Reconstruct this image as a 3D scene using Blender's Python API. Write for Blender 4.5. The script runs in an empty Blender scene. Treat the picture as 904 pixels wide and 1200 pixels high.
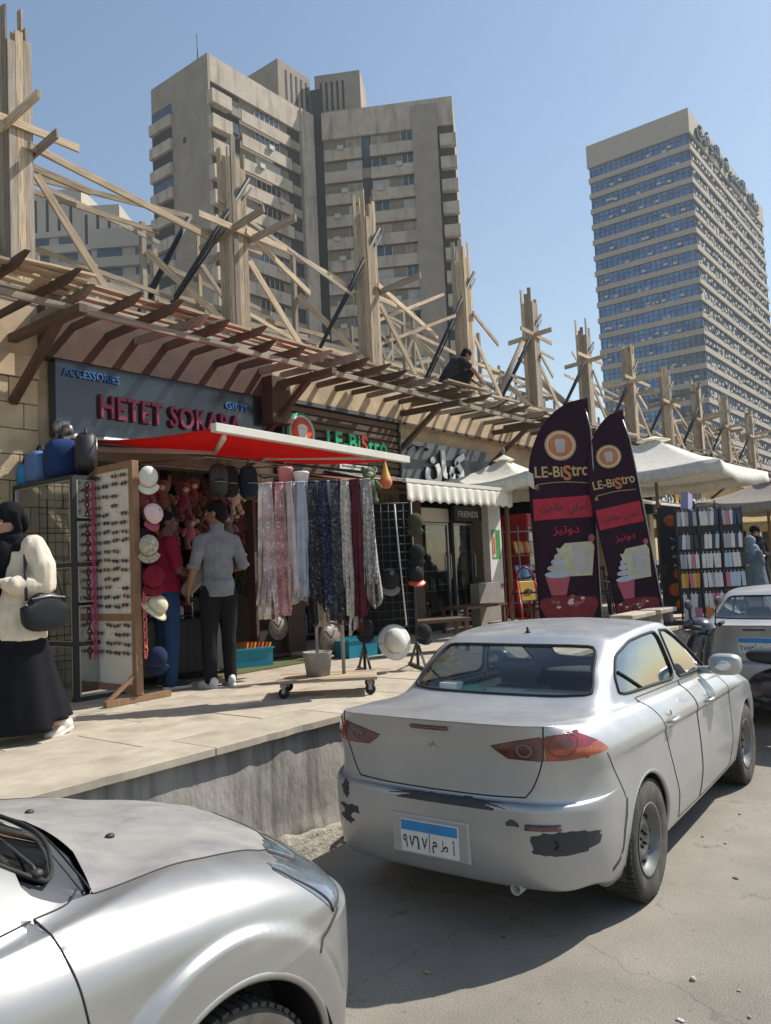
import bpy, bmesh, math, random
import numpy as np
from mathutils import Matrix, Vector, noise
from mathutils.bvhtree import BVHTree
R = math.radians
SC = bpy.context.scene
C = SC.collection
# ---------------------------------------------------------------- camera
CAMH = 1.922
YAW, PITCH, ROLL = R(38.0), R(4.05), R(2.65)
cam = bpy.data.cameras.new('camera'); camo = bpy.data.objects.new('camera', cam); C.objects.link(camo)
cam.sensor_fit = 'HORIZONTAL'; cam.sensor_width = 36.0; cam.lens = 36.0 * 930 / 904
cam.clip_start = 0.05; cam.clip_end = 3000
_f = Vector((math.cos(YAW)*math.cos(PITCH), math.sin(YAW)*math.cos(PITCH), math.sin(PITCH)))
_r = Vector((math.sin(YAW), -math.cos(YAW), 0)); _u = _r.cross(_f)
_r2 = math.cos(ROLL)*_r - math.sin(ROLL)*_u; _u2 = math.sin(ROLL)*_r + math.cos(ROLL)*_u
camo.matrix_world = Matrix(((_r2.x,_u2.x,-_f.x,0),(_r2.y,_u2.y,-_f.y,0),(_r2.z,_u2.z,-_f.z,CAMH),(0,0,0,1)))
SC.camera = camo
# ---------------------------------------------------------------- light
SUN_AZ, SUN_EL = R(-28), R(49)      # azimuth measured from +X (street) towards +Y (shops)
w = bpy.data.worlds.new('World'); SC.world = w; w.use_nodes = True
nt = w.node_tree; bg = nt.nodes['Background']; sky = nt.nodes.new('ShaderNodeTexSky')
sky.sky_type = 'NISHITA'; sky.sun_disc = False; sky.sun_elevation = SUN_EL; sky.sun_rotation = R(90) - SUN_AZ
sky.altitude = 30; sky.air_density = 1.35; sky.dust_density = 0.7; sky.ozone_density = 0.6
nt.links.new(sky.outputs[0], bg.inputs[0]); bg.inputs[1].default_value = 0.10
sl = bpy.data.lights.new('sun', 'SUN'); sl.energy = 4.6; sl.angle = R(0.53); sl.color = (1.0, 0.945, 0.86)
so = bpy.data.objects.new('sun', sl); C.objects.link(so)
_sd = Vector((math.cos(SUN_AZ)*math.cos(SUN_EL), math.sin(SUN_AZ)*math.cos(SUN_EL), math.sin(SUN_EL)))
so.rotation_euler = _sd.to_track_quat('Z', 'Y').to_euler(); so.location = _sd * 50
SC.view_settings.view_transform = 'Standard'; SC.view_settings.look = 'None'
SC.view_settings.exposure = 0.4; SC.view_settings.gamma = 1.0; SC.view_settings.use_curve_mapping = False
SC.render.engine = 'CYCLES'
SC.cycles.max_bounces = 8; SC.cycles.transparent_max_bounces = 12
SC.cycles.use_denoising = True

# ---------------------------------------------------------------- materials
MATS = {}
def lin(c):                      # '#rrggbb' or tuple -> linear rgba
    if isinstance(c, str):
        c = [int(c[i:i+2], 16)/255 for i in (1, 3, 5)]
        c = [x/12.92 if x <= .04045 else ((x+.055)/1.055)**2.4 for x in c]
    return (c[0], c[1], c[2], 1.0)
def mat(name, col, rough=.7, metal=0.0, vary=.12, nscale=6.0, bump=0.0, bscale=40.0, rnd=0.0, spec=.5,
        stretch=(1,1,1), col2=None, c2scale=None, c2lo=.5, c2hi=.62, coat=0.0, sheen=0.0, bdist=.02, c2stretch=None, detail=5.0):
    if name in MATS: return MATS[name]
    m = bpy.data.materials.new(name); m.use_nodes = True; MATS[name] = m
    n, l = m.node_tree.nodes, m.node_tree.links
    b = n['Principled BSDF']; b.inputs['Roughness'].default_value = rough; b.inputs['Metallic'].default_value = metal
    b.inputs['Specular IOR Level'].default_value = spec
    if coat: b.inputs['Coat Weight'].default_value = coat; b.inputs['Coat Roughness'].default_value = .06
    if sheen: b.inputs['Sheen Weight'].default_value = sheen
    col = lin(col)
    tc = n.new('ShaderNodeTexCoord'); mp = n.new('ShaderNodeMapping'); mp.inputs['Scale'].default_value = stretch
    l.new(tc.outputs['Object'], mp.inputs[0])
    src = mp.outputs[0]
    if rnd:
        oi = n.new('ShaderNodeObjectInfo'); ad = n.new('ShaderNodeVectorMath'); ad.operation = 'ADD'
        sc_ = n.new('ShaderNodeVectorMath'); sc_.operation = 'SCALE'; sc_.inputs[0].default_value = (7.1, 3.3, 5.7)
        l.new(oi.outputs['Random'], sc_.inputs['Scale']); l.new(src, ad.inputs[0]); l.new(sc_.outputs[0], ad.inputs[1]); src = ad.outputs[0]
    nz = n.new('ShaderNodeTexNoise'); nz.inputs['Scale'].default_value = nscale; nz.inputs['Detail'].default_value = detail
    nz.inputs['Roughness'].default_value = .62
    l.new(src, nz.inputs['Vector'])
    mr = n.new('ShaderNodeMapRange'); mr.inputs[1].default_value = .28; mr.inputs[2].default_value = .72
    mr.inputs[3].default_value = 1 - vary; mr.inputs[4].default_value = 1 + vary
    l.new(nz.outputs[0], mr.inputs[0])
    base = None
    if col2 is not None:
        n2 = n.new('ShaderNodeTexNoise'); n2.inputs['Scale'].default_value = c2scale or nscale*.4; n2.inputs['Detail'].default_value = 6
        s2 = src
        if c2stretch:
            mp2 = n.new('ShaderNodeMapping'); mp2.inputs['Scale'].default_value = c2stretch; l.new(tc.outputs['Object'], mp2.inputs[0]); s2 = mp2.outputs[0]
        l.new(s2, n2.inputs['Vector'])
        r2 = n.new('ShaderNodeMapRange'); r2.inputs[1].default_value = c2lo; r2.inputs[2].default_value = c2hi; l.new(n2.outputs[0], r2.inputs[0])
        mx = n.new('ShaderNodeMix'); mx.data_type = 'RGBA'; mx.inputs[6].default_value = col; mx.inputs[7].default_value = lin(col2)
        l.new(r2.outputs[0], mx.inputs[0]); base = mx.outputs[2]
    hs = n.new('ShaderNodeHueSaturation')
    if base is not None: l.new(base, hs.inputs['Color'])
    else: hs.inputs['Color'].default_value = col
    val = mr.outputs[0]
    if rnd:
        ma = n.new('ShaderNodeMapRange'); ma.inputs[3].default_value = 1 - rnd; ma.inputs[4].default_value = 1 + rnd
        l.new(oi.outputs['Random'], ma.inputs[0])
        mu = n.new('ShaderNodeMath'); mu.operation = 'MULTIPLY'; l.new(val, mu.inputs[0]); l.new(ma.outputs[0], mu.inputs[1]); val = mu.outputs[0]
    l.new(val, hs.inputs['Value']); l.new(hs.outputs[0], b.inputs['Base Color'])
    if bump:
        bz = n.new('ShaderNodeTexNoise'); bz.inputs['Scale'].default_value = bscale; bz.inputs['Detail'].default_value = 4
        l.new(src, bz.inputs['Vector'])
        bp = n.new('ShaderNodeBump'); bp.inputs['Strength'].default_value = bump; bp.inputs['Distance'].default_value = bdist
        l.new(bz.outputs[0], bp.inputs['Height']); l.new(bp.outputs[0], b.inputs['Normal'])
    return m
def glass(name, tint=(.55,.6,.58), trans=.75, rough=.02):
    """thin pane: mostly see-through, with a clear reflection"""
    if name in MATS: return MATS[name]
    m = bpy.data.materials.new(name); m.use_nodes = True; MATS[name] = m
    n, l = m.node_tree.nodes, m.node_tree.links; n.remove(n['Principled BSDF'])
    t = n.new('ShaderNodeBsdfTransparent'); t.inputs[0].default_value = (*tint, 1)
    g = n.new('ShaderNodeBsdfGlossy'); g.inputs['Roughness'].default_value = rough; g.inputs[0].default_value = (.9,.95,1,1)
    f = n.new('ShaderNodeLayerWeight'); pw = n.new('ShaderNodeMath'); pw.operation = 'POWER'; pw.inputs[1].default_value = 3.5
    l.new(f.outputs['Facing'], pw.inputs[0])
    mr = n.new('ShaderNodeMapRange'); mr.inputs[3].default_value = max(.05, 1-trans-.04); mr.inputs[4].default_value = 1
    mx = n.new('ShaderNodeMixShader'); l.new(pw.outputs[0], mr.inputs[0]); l.new(mr.outputs[0], mx.inputs[0])
    l.new(t.outputs[0], mx.inputs[1]); l.new(g.outputs[0], mx.inputs[2]); l.new(mx.outputs[0], n['Material Output'].inputs[0])
    return m

# ---------------------------------------------------------------- objects
def thing(name, label, cat, loc=(0,0,0), rotz=0.0, group=None):
    o = bpy.data.objects.new(name, None); C.objects.link(o); o.empty_display_size = .1
    o.location = loc; o.rotation_euler = (0, 0, rotz); o['label'] = label; o['category'] = cat
    if group: o['group'] = group
    return o
def tag(o, label, cat, group=None):
    o['label'] = label; o['category'] = cat
    if group: o['group'] = group
    return o
def struct(o): o['kind'] = 'structure'; return o
def stuff(o): o['kind'] = 'stuff'; return o
def link(name, me, parent=None, M=None):
    o = bpy.data.objects.new(name, me); C.objects.link(o)
    if parent: o.parent = parent
    if M is not None: o.matrix_basis = M
    return o
def frame_x(d, up=Vector((0,0,1))):
    """rotation with local x along d, z as near as can be to up"""
    x = Vector(d).normalized(); z = Vector(up)
    if abs(x.dot(z)) > .98: z = Vector((0,1,0)) if abs(x.y) < .9 else Vector((1,0,0))
    y = z.cross(x).normalized(); z = x.cross(y)
    return Matrix((x, y, z)).transposed()
class MB:
    def __init__(s): s.v = []; s.f = []; s.m = []; s.sm = []
    def add(s, vs, fs, mi=0, smooth=False):
        o = len(s.v); s.v += [tuple(p) for p in vs]
        for f in fs: s.f.append(tuple(i+o for i in f)); s.m.append(mi); s.sm.append(smooth)
        return s
    def box(s, a, b, mi=0):
        x0,y0,z0 = [min(p,q) for p,q in zip(a,b)]; x1,y1,z1 = [max(p,q) for p,q in zip(a,b)]
        return s.add([(x0,y0,z0),(x1,y0,z0),(x1,y1,z0),(x0,y1,z0),(x0,y0,z1),(x1,y0,z1),(x1,y1,z1),(x0,y1,z1)],
            [(0,3,2,1),(4,5,6,7),(0,1,5,4),(1,2,6,5),(2,3,7,6),(3,0,4,7)], mi)
    def cbox(s, c, d, mi=0, rot=None):
        vs = [Vector((sx*d[0]/2, sy*d[1]/2, sz*d[2]/2)) for sz in (-1,1) for sx,sy in ((-1,-1),(1,-1),(1,1),(-1,1))]
        if rot is not None: vs = [rot @ p for p in vs]
        vs = [Vector(c)+p for p in vs]
        return s.add(vs, [(0,3,2,1),(4,5,6,7),(0,1,5,4),(1,2,6,5),(2,3,7,6),(3,0,4,7)], mi)
    def bar(s, p, q, w, h, mi=0, up=(0,0,1)):
        p, q = Vector(p), Vector(q); F = frame_x(q-p, Vector(up))
        return s.cbox((p+q)/2, ((q-p).length, w, h), mi, F)
    def tube(s, pts, r, n=8, mi=0, closed=False, caps=True, smooth=True):
        pts = [Vector(p) for p in pts]; k = len(pts); rs = r if isinstance(r, (list, tuple)) else [r]*k
        rings = []; N = None
        for i, p in enumerate(pts):
            if closed: t = pts[(i+1) % k] - pts[i-1]
            else: t = pts[min(i+1, k-1)] - pts[max(i-1, 0)]
            t = t.normalized() if t.length > 1e-9 else Vector((0,0,1))
            if N is None:
                a = Vector((0,0,1)) if abs(t.z) < .9 else Vector((1,0,0)); N = (a - t*a.dot(t)).normalized()
            else:
                N = N - t*N.dot(t); N = N.normalized() if N.length > 1e-6 else t.orthogonal().normalized()
            B = t.cross(N)
            rings.append([p + rs[i]*(math.cos(2*math.pi*j/n)*N + math.sin(2*math.pi*j/n)*B) for j in range(n)])
        vs = [v for rg in rings for v in rg]; fs = []
        for i in range(k if closed else k-1):
            a, b = i*n, ((i+1) % k)*n
            for j in range(n): fs.append((a+j, a+(j+1) % n, b+(j+1) % n, b+j))
        s.add(vs, fs, mi, smooth)
        if caps and not closed: s.add(rings[0], [tuple(range(n-1,-1,-1))], mi); s.add(rings[-1], [tuple(range(n))], mi)
        return s
    def lathe(s, prof, n=16, mi=0, c=(0,0,0), rot=None, smooth=True, caps=True, sx=1, sy=1):
        """profile of (r, z) spun about z"""
        vs = []
        for r_, z_ in prof:
            for j in range(n):
                a = 2*math.pi*j/n; p = Vector((r_*math.cos(a)*sx, r_*math.sin(a)*sy, z_))
                vs.append(Vector(c) + (rot @ p if rot is not None else p))
        fs = [(i*n+j, i*n+(j+1) % n, (i+1)*n+(j+1) % n, (i+1)*n+j) for i in range(len(prof)-1) for j in range(n)]
        o = len(s.v); s.add(vs, fs, mi, smooth)
        if caps:
            s.f.append(tuple(o+j for j in range(n-1,-1,-1))); s.m.append(mi); s.sm.append(False)
            k = o+(len(prof)-1)*n; s.f.append(tuple(k+j for j in range(n))); s.m.append(mi); s.sm.append(False)
        return s
    def ball(s, c, r, n=12, k=8, mi=0, rot=None):
        rr = r if isinstance(r, (tuple, list)) else (r, r, r)
        vs = [(0,0,-1)]; 
        for i in range(1, k):
            a = math.pi*i/k - math.pi/2
            for j in range(n): vs.append((math.cos(a)*math.cos(2*math.pi*j/n), math.cos(a)*math.sin(2*math.pi*j/n), math.sin(a)))
        vs.append((0,0,1)); L = len(vs)-1
        fs = [(0, 1+(j+1) % n, 1+j) for j in range(n)]
        for i in range(k-2):
            a, b = 1+i*n, 1+(i+1)*n
            fs += [(a+j, a+(j+1) % n, b+(j+1) % n, b+j) for j in range(n)]
        fs += [(1+(k-2)*n+j, 1+(k-2)*n+(j+1) % n, L) for j in range(n)]
        P = []
        for p in vs:
            q = Vector((p[0]*rr[0], p[1]*rr[1], p[2]*rr[2]));  P.append(Vector(c) + (rot @ q if rot is not None else q))
        return s.add(P, fs, mi, True)
    def prism(s, poly, y0, y1, mi=0, plane='xz', smooth=False):
        """extrude a 2-D outline between two offsets along the axis left over"""
        def P(a, b, t): return (a, t, b) if plane == 'xz' else (a, b, t) if plane == 'xy' else (t, a, b)
        n = len(poly); vs = [P(a, b, y0) for a, b in poly] + [P(a, b, y1) for a, b in poly]
        s.add(vs, [tuple(range(n)), tuple(range(2*n-1, n-1, -1))], mi)
        return s.add(vs, [(j, (j+1) % n, n+(j+1) % n, n+j) for j in range(n)], mi, smooth)
    def grid(s, fn, nu, nv, mi=0, smooth=True, closed_u=False):
        vs = [fn(i/nu, j/nv) for i in range(nu+1) for j in range(nv+1)]
        fs = [(i*(nv+1)+j, (i+1)*(nv+1)+j, (i+1)*(nv+1)+j+1, i*(nv+1)+j+1) for i in range(nu) for j in range(nv)]
        return s.add(vs, fs, mi, smooth)
    def mesh(s, name, mats, fix=True):
        me = bpy.data.meshes.new(name); me.from_pydata(s.v, [], s.f)
        for m_ in (mats if isinstance(mats, (list, tuple)) else [mats]): me.materials.append(m_)
        me.polygons.foreach_set('material_index', s.m); me.polygons.foreach_set('use_smooth', s.sm)
        if fix:
            b = bmesh.new(); b.from_mesh(me); bmesh.ops.remove_doubles(b, verts=b.verts, dist=1e-5)
            bmesh.ops.recalc_face_normals(b, faces=b.faces); b.to_mesh(me); b.free()
        me.update(); return me
    def build(s, name, mats, parent=None, M=None, bevel=0.0, solid=0.0, sub=0, fix=True):
        o = link(name, s.mesh(name, mats, fix), parent, M)
        if solid: d = o.modifiers.new('solidify', 'SOLIDIFY'); d.thickness = solid; d.offset = 0
        if bevel: d = o.modifiers.new('bevel', 'BEVEL'); d.width = bevel; d.segments = 2; d.limit_method = 'ANGLE'; d.angle_limit = R(40)
        if sub: d = o.modifiers.new('subsurf', 'SUBSURF'); d.levels = sub; d.render_levels = sub
        return o
UNIT = {}
def beam(name, p, q, w, h, m, parent=None, up=(0,0,1), jag=0.0, rs=None, bevel=.004):
    """a timber from p to q (parent frame); its own x axis runs along the grain"""
    p, q = Vector(p), Vector(q); F = frame_x(q-p, Vector(up)); L = (q-p).length
    b = MB(); j = (lambda: rs.uniform(-jag, jag)) if jag and rs else (lambda: 0.0)
    e = [(-L/2+j(), -L/2+j()), (L/2+j(), L/2+j())]
    vs = [(e[sx][sy], (sy-.5)*w, (sz-.5)*h) for sz in (0,1) for sx,sy in ((0,0),(1,0),(1,1),(0,1))]
    b.add(vs, [(0,3,2,1),(4,5,6,7),(0,1,5,4),(1,2,6,5),(2,3,7,6),(3,0,4,7)])
    M = Matrix.Translation((p+q)/2) @ F.to_4x4()
    return b.build(name, m, parent, M, bevel=bevel)
def copytree(o, parent=None):
    c = o.copy(); C.objects.link(c)
    if parent: c.parent = parent
    for ch in o.children: copytree(ch, c)
    return c

# ---------------------------------------------------------------- writing
AR = {'ا':(0xFE8D,0xFE8E),'أ':(0xFE83,0xFE84),'ب':(0xFE8F,0xFE90,0xFE91,0xFE92),'ت':(0xFE95,0xFE96,0xFE97,0xFE98),'ج':(0xFE9D,0xFE9E,0xFE9F,0xFEA0),'ح':(0xFEA1,0xFEA2,0xFEA3,0xFEA4),'د':(0xFEA9,0xFEAA),'ر':(0xFEAD,0xFEAE),'ز':(0xFEAF,0xFEB0),'س':(0xFEB1,0xFEB2,0xFEB3,0xFEB4),'ص':(0xFEB9,0xFEBA,0xFEBB,0xFEBC),'ط':(0xFEC1,0xFEC2,0xFEC3,0xFEC4),'ع':(0xFEC9,0xFECA,0xFECB,0xFECC),'ف':(0xFED1,0xFED2,0xFED3,0xFED4),'ق':(0xFED5,0xFED6,0xFED7,0xFED8),'ك':(0xFED9,0xFEDA,0xFEDB,0xFEDC),'ل':(0xFEDD,0xFEDE,0xFEDF,0xFEE0),'م':(0xFEE1,0xFEE2,0xFEE3,0xFEE4),'ن':(0xFEE5,0xFEE6,0xFEE7,0xFEE8),'ه':(0xFEE9,0xFEEA,0xFEEB,0xFEEC),'و':(0xFEED,0xFEEE),'ي':(0xFEF1,0xFEF2,0xFEF3,0xFEF4),'ة':(0xFE93,0xFE94)}
def arabic(s):
    out = []
    for wd in s.split(' '):
        r_ = []
        for i, ch in enumerate(wd):
            if ch not in AR: r_.append(ch); continue
            fm = AR[ch]; prev = i > 0 and len(AR.get(wd[i-1], ())) == 4; nxt = i < len(wd)-1 and wd[i+1] in AR and len(fm) == 4
            r_.append(chr(fm[3 if prev and nxt else 1 if prev else 2 if nxt else 0]))
        out.append(''.join(reversed(r_)))
    return ' '.join(reversed(out))
TMP = bpy.data.scenes.new('workbench')       # scratch scene, removed at the end
def tmp_eval(o):
    vl = TMP.view_layers[0]; vl.update(); return o.evaluated_get(vl.depsgraph)
def text_mesh(s, width=None, height=None, depth=.0, bold=0.0):
    """mesh of a line of writing in its xy plane, lower left corner at 0, scaled to width and/or height"""
    c = bpy.data.curves.new('writing', 'FONT'); c.body = s; c.size = 1.0; c.offset = bold; c.resolution_u = 3
    o = bpy.data.objects.new('writing', c); TMP.collection.objects.link(o)
    me = bpy.data.meshes.new_from_object(tmp_eval(o))
    bpy.data.objects.remove(o); bpy.data.curves.remove(c)
    V = np.zeros(len(me.vertices)*3); me.vertices.foreach_get('co', V); V = V.reshape(-1,3)
    F = [tuple(p.vertices) for p in me.polygons]; bpy.data.meshes.remove(me)
    if not len(V): return [], [], 0, 0
    V -= V.min(0); w0, h0 = V[:,0].max(), V[:,1].max()
    sx = width/w0 if width else height/h0; sy = height/h0 if height else sx
    V[:,0] *= sx; V[:,1] *= sy
    return V, F, w0*sx, h0*sy
def writing(name, s, M, m, parent, width=None, height=None, depth=.004, bold=0.0):
    """flat or raised lettering; M maps (x right, y up, z out) to the parent frame"""
    V, F, _, _ = text_mesh(s, width, height, 0, bold)
    b = bmesh.new(); vs = [b.verts.new(v) for v in V]
    for f in F:
        try: b.faces.new([vs[i] for i in f])
        except ValueError: pass
    bmesh.ops.recalc_face_normals(b, faces=b.faces)
    if depth:
        g = bmesh.ops.extrude_face_region(b, geom=list(b.faces))
        bmesh.ops.translate(b, vec=(0,0,depth), verts=[e for e in g['geom'] if isinstance(e, bmesh.types.BMVert)])
        bmesh.ops.recalc_face_normals(b, faces=b.faces)
    me = bpy.data.meshes.new(name); b.to_mesh(me); b.free(); me.materials.append(m)
    return link(name, me, parent, M)
def letters(s, M, m, parent, height, depth, bold=0.0, width=None, name='letter', mats=None, gap=1.0):
    """raised sign letters, one object each"""
    c = bpy.data.curves.new('writing', 'FONT'); c.size = 1.0; c.offset = bold; o = bpy.data.objects.new('writing', c); TMP.collection.objects.link(o)
    def dims(t):
        c.body = t; bb = [Vector(v) for v in tmp_eval(o).bound_box]
        return min(v.x for v in bb), max(v.x for v in bb), min(v.y for v in bb), max(v.y for v in bb)
    a = dims(s); tot = a[1]-a[0]; cap = dims('H'); sy = height/(cap[3]-cap[2]); sx = width/tot if width else sy
    out = []; spots = []
    for k, ch in enumerate(s):
        if ch == ' ': continue
        p = dims(s[:k+1]); q = dims(ch); spots.append((ch, p[1]-(q[1]-q[0])-a[0], q[1]-q[0], q[2], q[3]-q[2]))
    bpy.data.objects.remove(o); bpy.data.curves.remove(c)
    for k, (ch, x, w_, y, h_) in enumerate(spots):
        mm = mats[k] if mats else m
        out.append(writing(name, ch, M @ Matrix.Translation((x*sx, y*sy, 0)), mm, parent, width=w_*sx, height=h_*sy, depth=depth, bold=bold))
    return out
def face_south(x, y, z):        # lettering frame on a wall that faces -Y
    return Matrix(((1,0,0,x),(0,0,-1,y),(0,1,0,z),(0,0,0,1)))
# ================================================================ setting
PZ = 0.88            # pavement height above the road
EDGE = 3.93          # pavement edge (y)
FY = 7.6             # shop front plane (y)
rs = random.Random(4)
def asphalt():
    m = mat('asphalt', (.23,.21,.176), .92, vary=.18, nscale=1.3, bump=.5, bscale=160, bdist=.006, col2=(.31,.283,.24), c2scale=.55, c2lo=.42, c2hi=.66, spec=.25)
    n, l = m.node_tree.nodes, m.node_tree.links; b = n['Principled BSDF']
    src = b.inputs['Base Color'].links[0].from_socket
    tc = n.new('ShaderNodeTexCoord')
    s = n.new('ShaderNodeTexNoise'); s.inputs['Scale'].default_value = 140; s.inputs['Detail'].default_value = 2
    l.new(tc.outputs['Object'], s.inputs['Vector'])
    mr = n.new('ShaderNodeMapRange'); mr.inputs[1].default_value = .3; mr.inputs[2].default_value = .7; mr.inputs[3].default_value = .68; mr.inputs[4].default_value = 1.3
    l.new(s.outputs[0], mr.inputs[0])
    st = n.new('ShaderNodeTexNoise'); st.inputs['Scale'].default_value = 2.6; st.inputs['Detail'].default_value = 7; st.inputs['Roughness'].default_value = .75
    l.new(tc.outputs['Object'], st.inputs['Vector'])
    m2 = n.new('ShaderNodeMapRange'); m2.inputs[1].default_value = .60; m2.inputs[2].default_value = .70; m2.inputs[3].default_value = 1; m2.inputs[4].default_value = .5
    l.new(st.outputs[0], m2.inputs[0])
    mu = n.new('ShaderNodeMath'); mu.operation = 'MULTIPLY'; l.new(mr.outputs[0], mu.inputs[0]); l.new(m2.outputs[0], mu.inputs[1])
    wz = n.new('ShaderNodeTexNoise'); wz.inputs['Scale'].default_value = 3.0; wz.inputs['Detail'].default_value = 6; l.new(tc.outputs['Object'], wz.inputs['Vector'])
    va = n.new('ShaderNodeVectorMath'); va.operation = 'MULTIPLY_ADD'; va.inputs[1].default_value = (.55,.55,0); l.new(wz.outputs['Color'], va.inputs[0]); l.new(tc.outputs['Object'], va.inputs[2])
    vo = n.new('ShaderNodeTexVoronoi'); vo.feature = 'DISTANCE_TO_EDGE'; vo.inputs['Scale'].default_value = .62; l.new(va.outputs[0], vo.inputs['Vector'])
    cr = n.new('ShaderNodeMapRange'); cr.inputs[1].default_value = .002; cr.inputs[2].default_value = .007; cr.inputs[3].default_value = .8; cr.inputs[4].default_value = 1; l.new(vo.outputs['Distance'], cr.inputs[0])
    m3 = n.new('ShaderNodeMath'); m3.operation = 'MULTIPLY'; l.new(mu.outputs[0], m3.inputs[0]); l.new(cr.outputs[0], m3.inputs[1])
    fs = n.new('ShaderNodeTexNoise'); fs.inputs['Scale'].default_value = 24; fs.inputs['Detail'].default_value = 3; l.new(tc.outputs['Object'], fs.inputs['Vector'])
    m4 = n.new('ShaderNodeMapRange'); m4.inputs[1].default_value = .68; m4.inputs[2].default_value = .76; m4.inputs[3].default_value = 1; m4.inputs[4].default_value = .55; l.new(fs.outputs[0], m4.inputs[0])
    m5 = n.new('ShaderNodeMath'); m5.operation = 'MULTIPLY'; l.new(m3.outputs[0], m5.inputs[0]); l.new(m4.outputs[0], m5.inputs[1]); mu = m5
    hs = n.new('ShaderNodeHueSaturation'); l.new(src, hs.inputs['Color']); l.new(mu.outputs[0], hs.inputs['Value']); l.new(hs.outputs[0], b.inputs['Base Color'])
    return m
M_asph = asphalt()
g = MB().grid(lambda u, v: (-330+690*u, -340+680*v, 0), 2, 2, smooth=False)
struct(g.build('road', M_asph))
# litter on the road: small stones and chips
for k in range(46):
    x, y = rs.uniform(1.6, 7.5), rs.uniform(.3, 2.6)
    if k > 34: x, y = rs.uniform(1.8, 6), 3.93 - abs(rs.gauss(0, .08)) - .03
    s = rs.uniform(.006, .02)
    b = MB(); b.ball((0,0,s*.4), (s*rs.uniform(.7,1.5), s, s*.6), 6, 4)
    b.v = [tuple(c*(1+rs.uniform(-.2,.2)) for c in v) for v in b.v]
    o = b.build('pebble', mat('pebble', (.3,.28,.24), .9, rnd=.5), None, Matrix.Translation((x,y,0)) @ Matrix.Rotation(rs.uniform(0,6), 4, 'Z'))
    tag(o, 'small loose stone or chip lying on the grey road', 'stone', 'loose stones and chips on the road')
LM = [mat('litter_%d' % k, c, .8, vary=.3, nscale=40) for k, c in enumerate([(.55,.53,.5),(.12,.1,.08),(.4,.3,.15),(.3,.06,.05)])]
for k in range(34):
    x, y = rs.uniform(1.9, 8.5), rs.uniform(.2, 2.4); w_ = rs.uniform(.006,.018)
    b = MB().grid(lambda u, v: ((u-.5)*w_*2.2, (v-.5)*w_*1.3, .002+.004*math.sin(u*5+k)*math.sin(v*4)+.003), 4, 3)
    o = b.build('litter_scrap', LM[k % 4], None, Matrix.Translation((x,y,0)) @ Matrix.Rotation(rs.uniform(0,6),4,'Z'), solid=.0015); tag(o, f'tiny {["pale","dark","tan","reddish"][k%4]} scrap of litter on the road', 'litter', 'scraps of litter on the road')
# pavement: a raised terrace with slabs
M_slab = mat('terrace_stone', (.45,.39,.30), .66, vary=.16, nscale=6, bump=.18, bscale=50, bdist=.004, rnd=.08, col2=(.31,.27,.21), c2scale=2.6, c2lo=.5, c2hi=.72, detail=8)
M_conc = mat('concrete', (.3,.28,.25), .9, vary=.15, nscale=5, bump=.4, bscale=30)
pv = struct(MB().box((-30, EDGE+.06, .03), (75, 14, PZ-.045)).build('pavement', M_conc))
for i in range(-2, 21):
    for j in range(5):
        x0 = i*1.0 + (.5 if j % 2 else 0); y0 = EDGE+.42 + j*.75; dz = rs.uniform(-.0025, .0025)
        MB().box((x0+.004, y0+.004, PZ-.045), (x0+.996, y0+.746, PZ+dz)).build('paving_slab', M_slab, pv, bevel=.004)
MB().box((19.8, EDGE+.1, PZ-.045), (75, 14, PZ-.003)).build('paving_screed', M_slab, pv)
MB().box((-30, EDGE+.42, PZ-.045), (-2.02, 14, PZ-.003)).build('paving_screed', M_slab, pv)
MB().box((-2, EDGE+4.18, PZ-.045), (19.8, 14, PZ-.003)).build('paving_screed', M_slab, pv)
x = -4.0
while x < 20.5:                          # coping: long slabs with chipped front edges
    L = rs.choice((.9, 1.2, 1.2, 1.5)); n = 14; b = MB()
    ed = [0 if rs.random() < .7 else rs.uniform(0, .018) for _ in range(n+1)]
    top = [(x+.004+(L-.008)*k/n, EDGE-.035+ed[k]) for k in range(n+1)] + [(x+L-.004, EDGE+.416), (x+.004, EDGE+.416)]
    b.prism([(p[0], p[1]) for p in top], PZ-.05, PZ+rs.uniform(-.002,.003), plane='xy')
    b.build('coping_slab', M_slab, pv, bevel=.003); x += L
# retaining wall under the pavement edge
def wall_material():
    m = mat('stained_render', (.36,.335,.30), .95, vary=.2, nscale=3, bump=.5, bscale=22, bdist=.012, col2=(.16,.15,.135), c2scale=3.0, c2lo=.46, c2hi=.7, c2stretch=(3.2,1,.35), stretch=(1.4,1,.7))
    return m
rw = thing('retaining_wall', 'low stained grey concrete wall holding up the paved terrace', 'wall', (0, EDGE, 0))
def wallf(u, v):
    x = -6+27*u; z = .0+v*(PZ-.05)
    d = .012*noise.noise((x*2, z*2.5, 3)) + .006*noise.noise((x*9, z*9, 1))
    if z < .22: d += .03*noise.noise((x*5, z*7, 8)) - .012
    return (x, .03+d, z)
MB().grid(wallf, 420, 22).build('render_coat', wall_material(), rw)
def footf(u, v):
    x = -6+27*u; t = v; k = noise.noise((x*1.3, 0, 5)); h = .17+.07*k+.03*noise.noise((x*7,0,2))
    return (x, -.075*(1-t)**.6 + .03*noise.noise((x*9, t*6, 4)) - .0, t*h)
MB().grid(footf, 540, 7).build('rough_footing', mat('rough_footing', (.33,.30,.25), .97, vary=.3, nscale=14, bump=.8, bscale=45, bdist=.02), rw)
rw2 = thing('retaining_wall', 'far stretch of low grey terrace wall beyond the scooter', 'wall', (0, EDGE, 0))
MB().box((21, .03, 0), (75, .05, PZ-.05)).build('render_coat', wall_material(), rw2)

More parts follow.
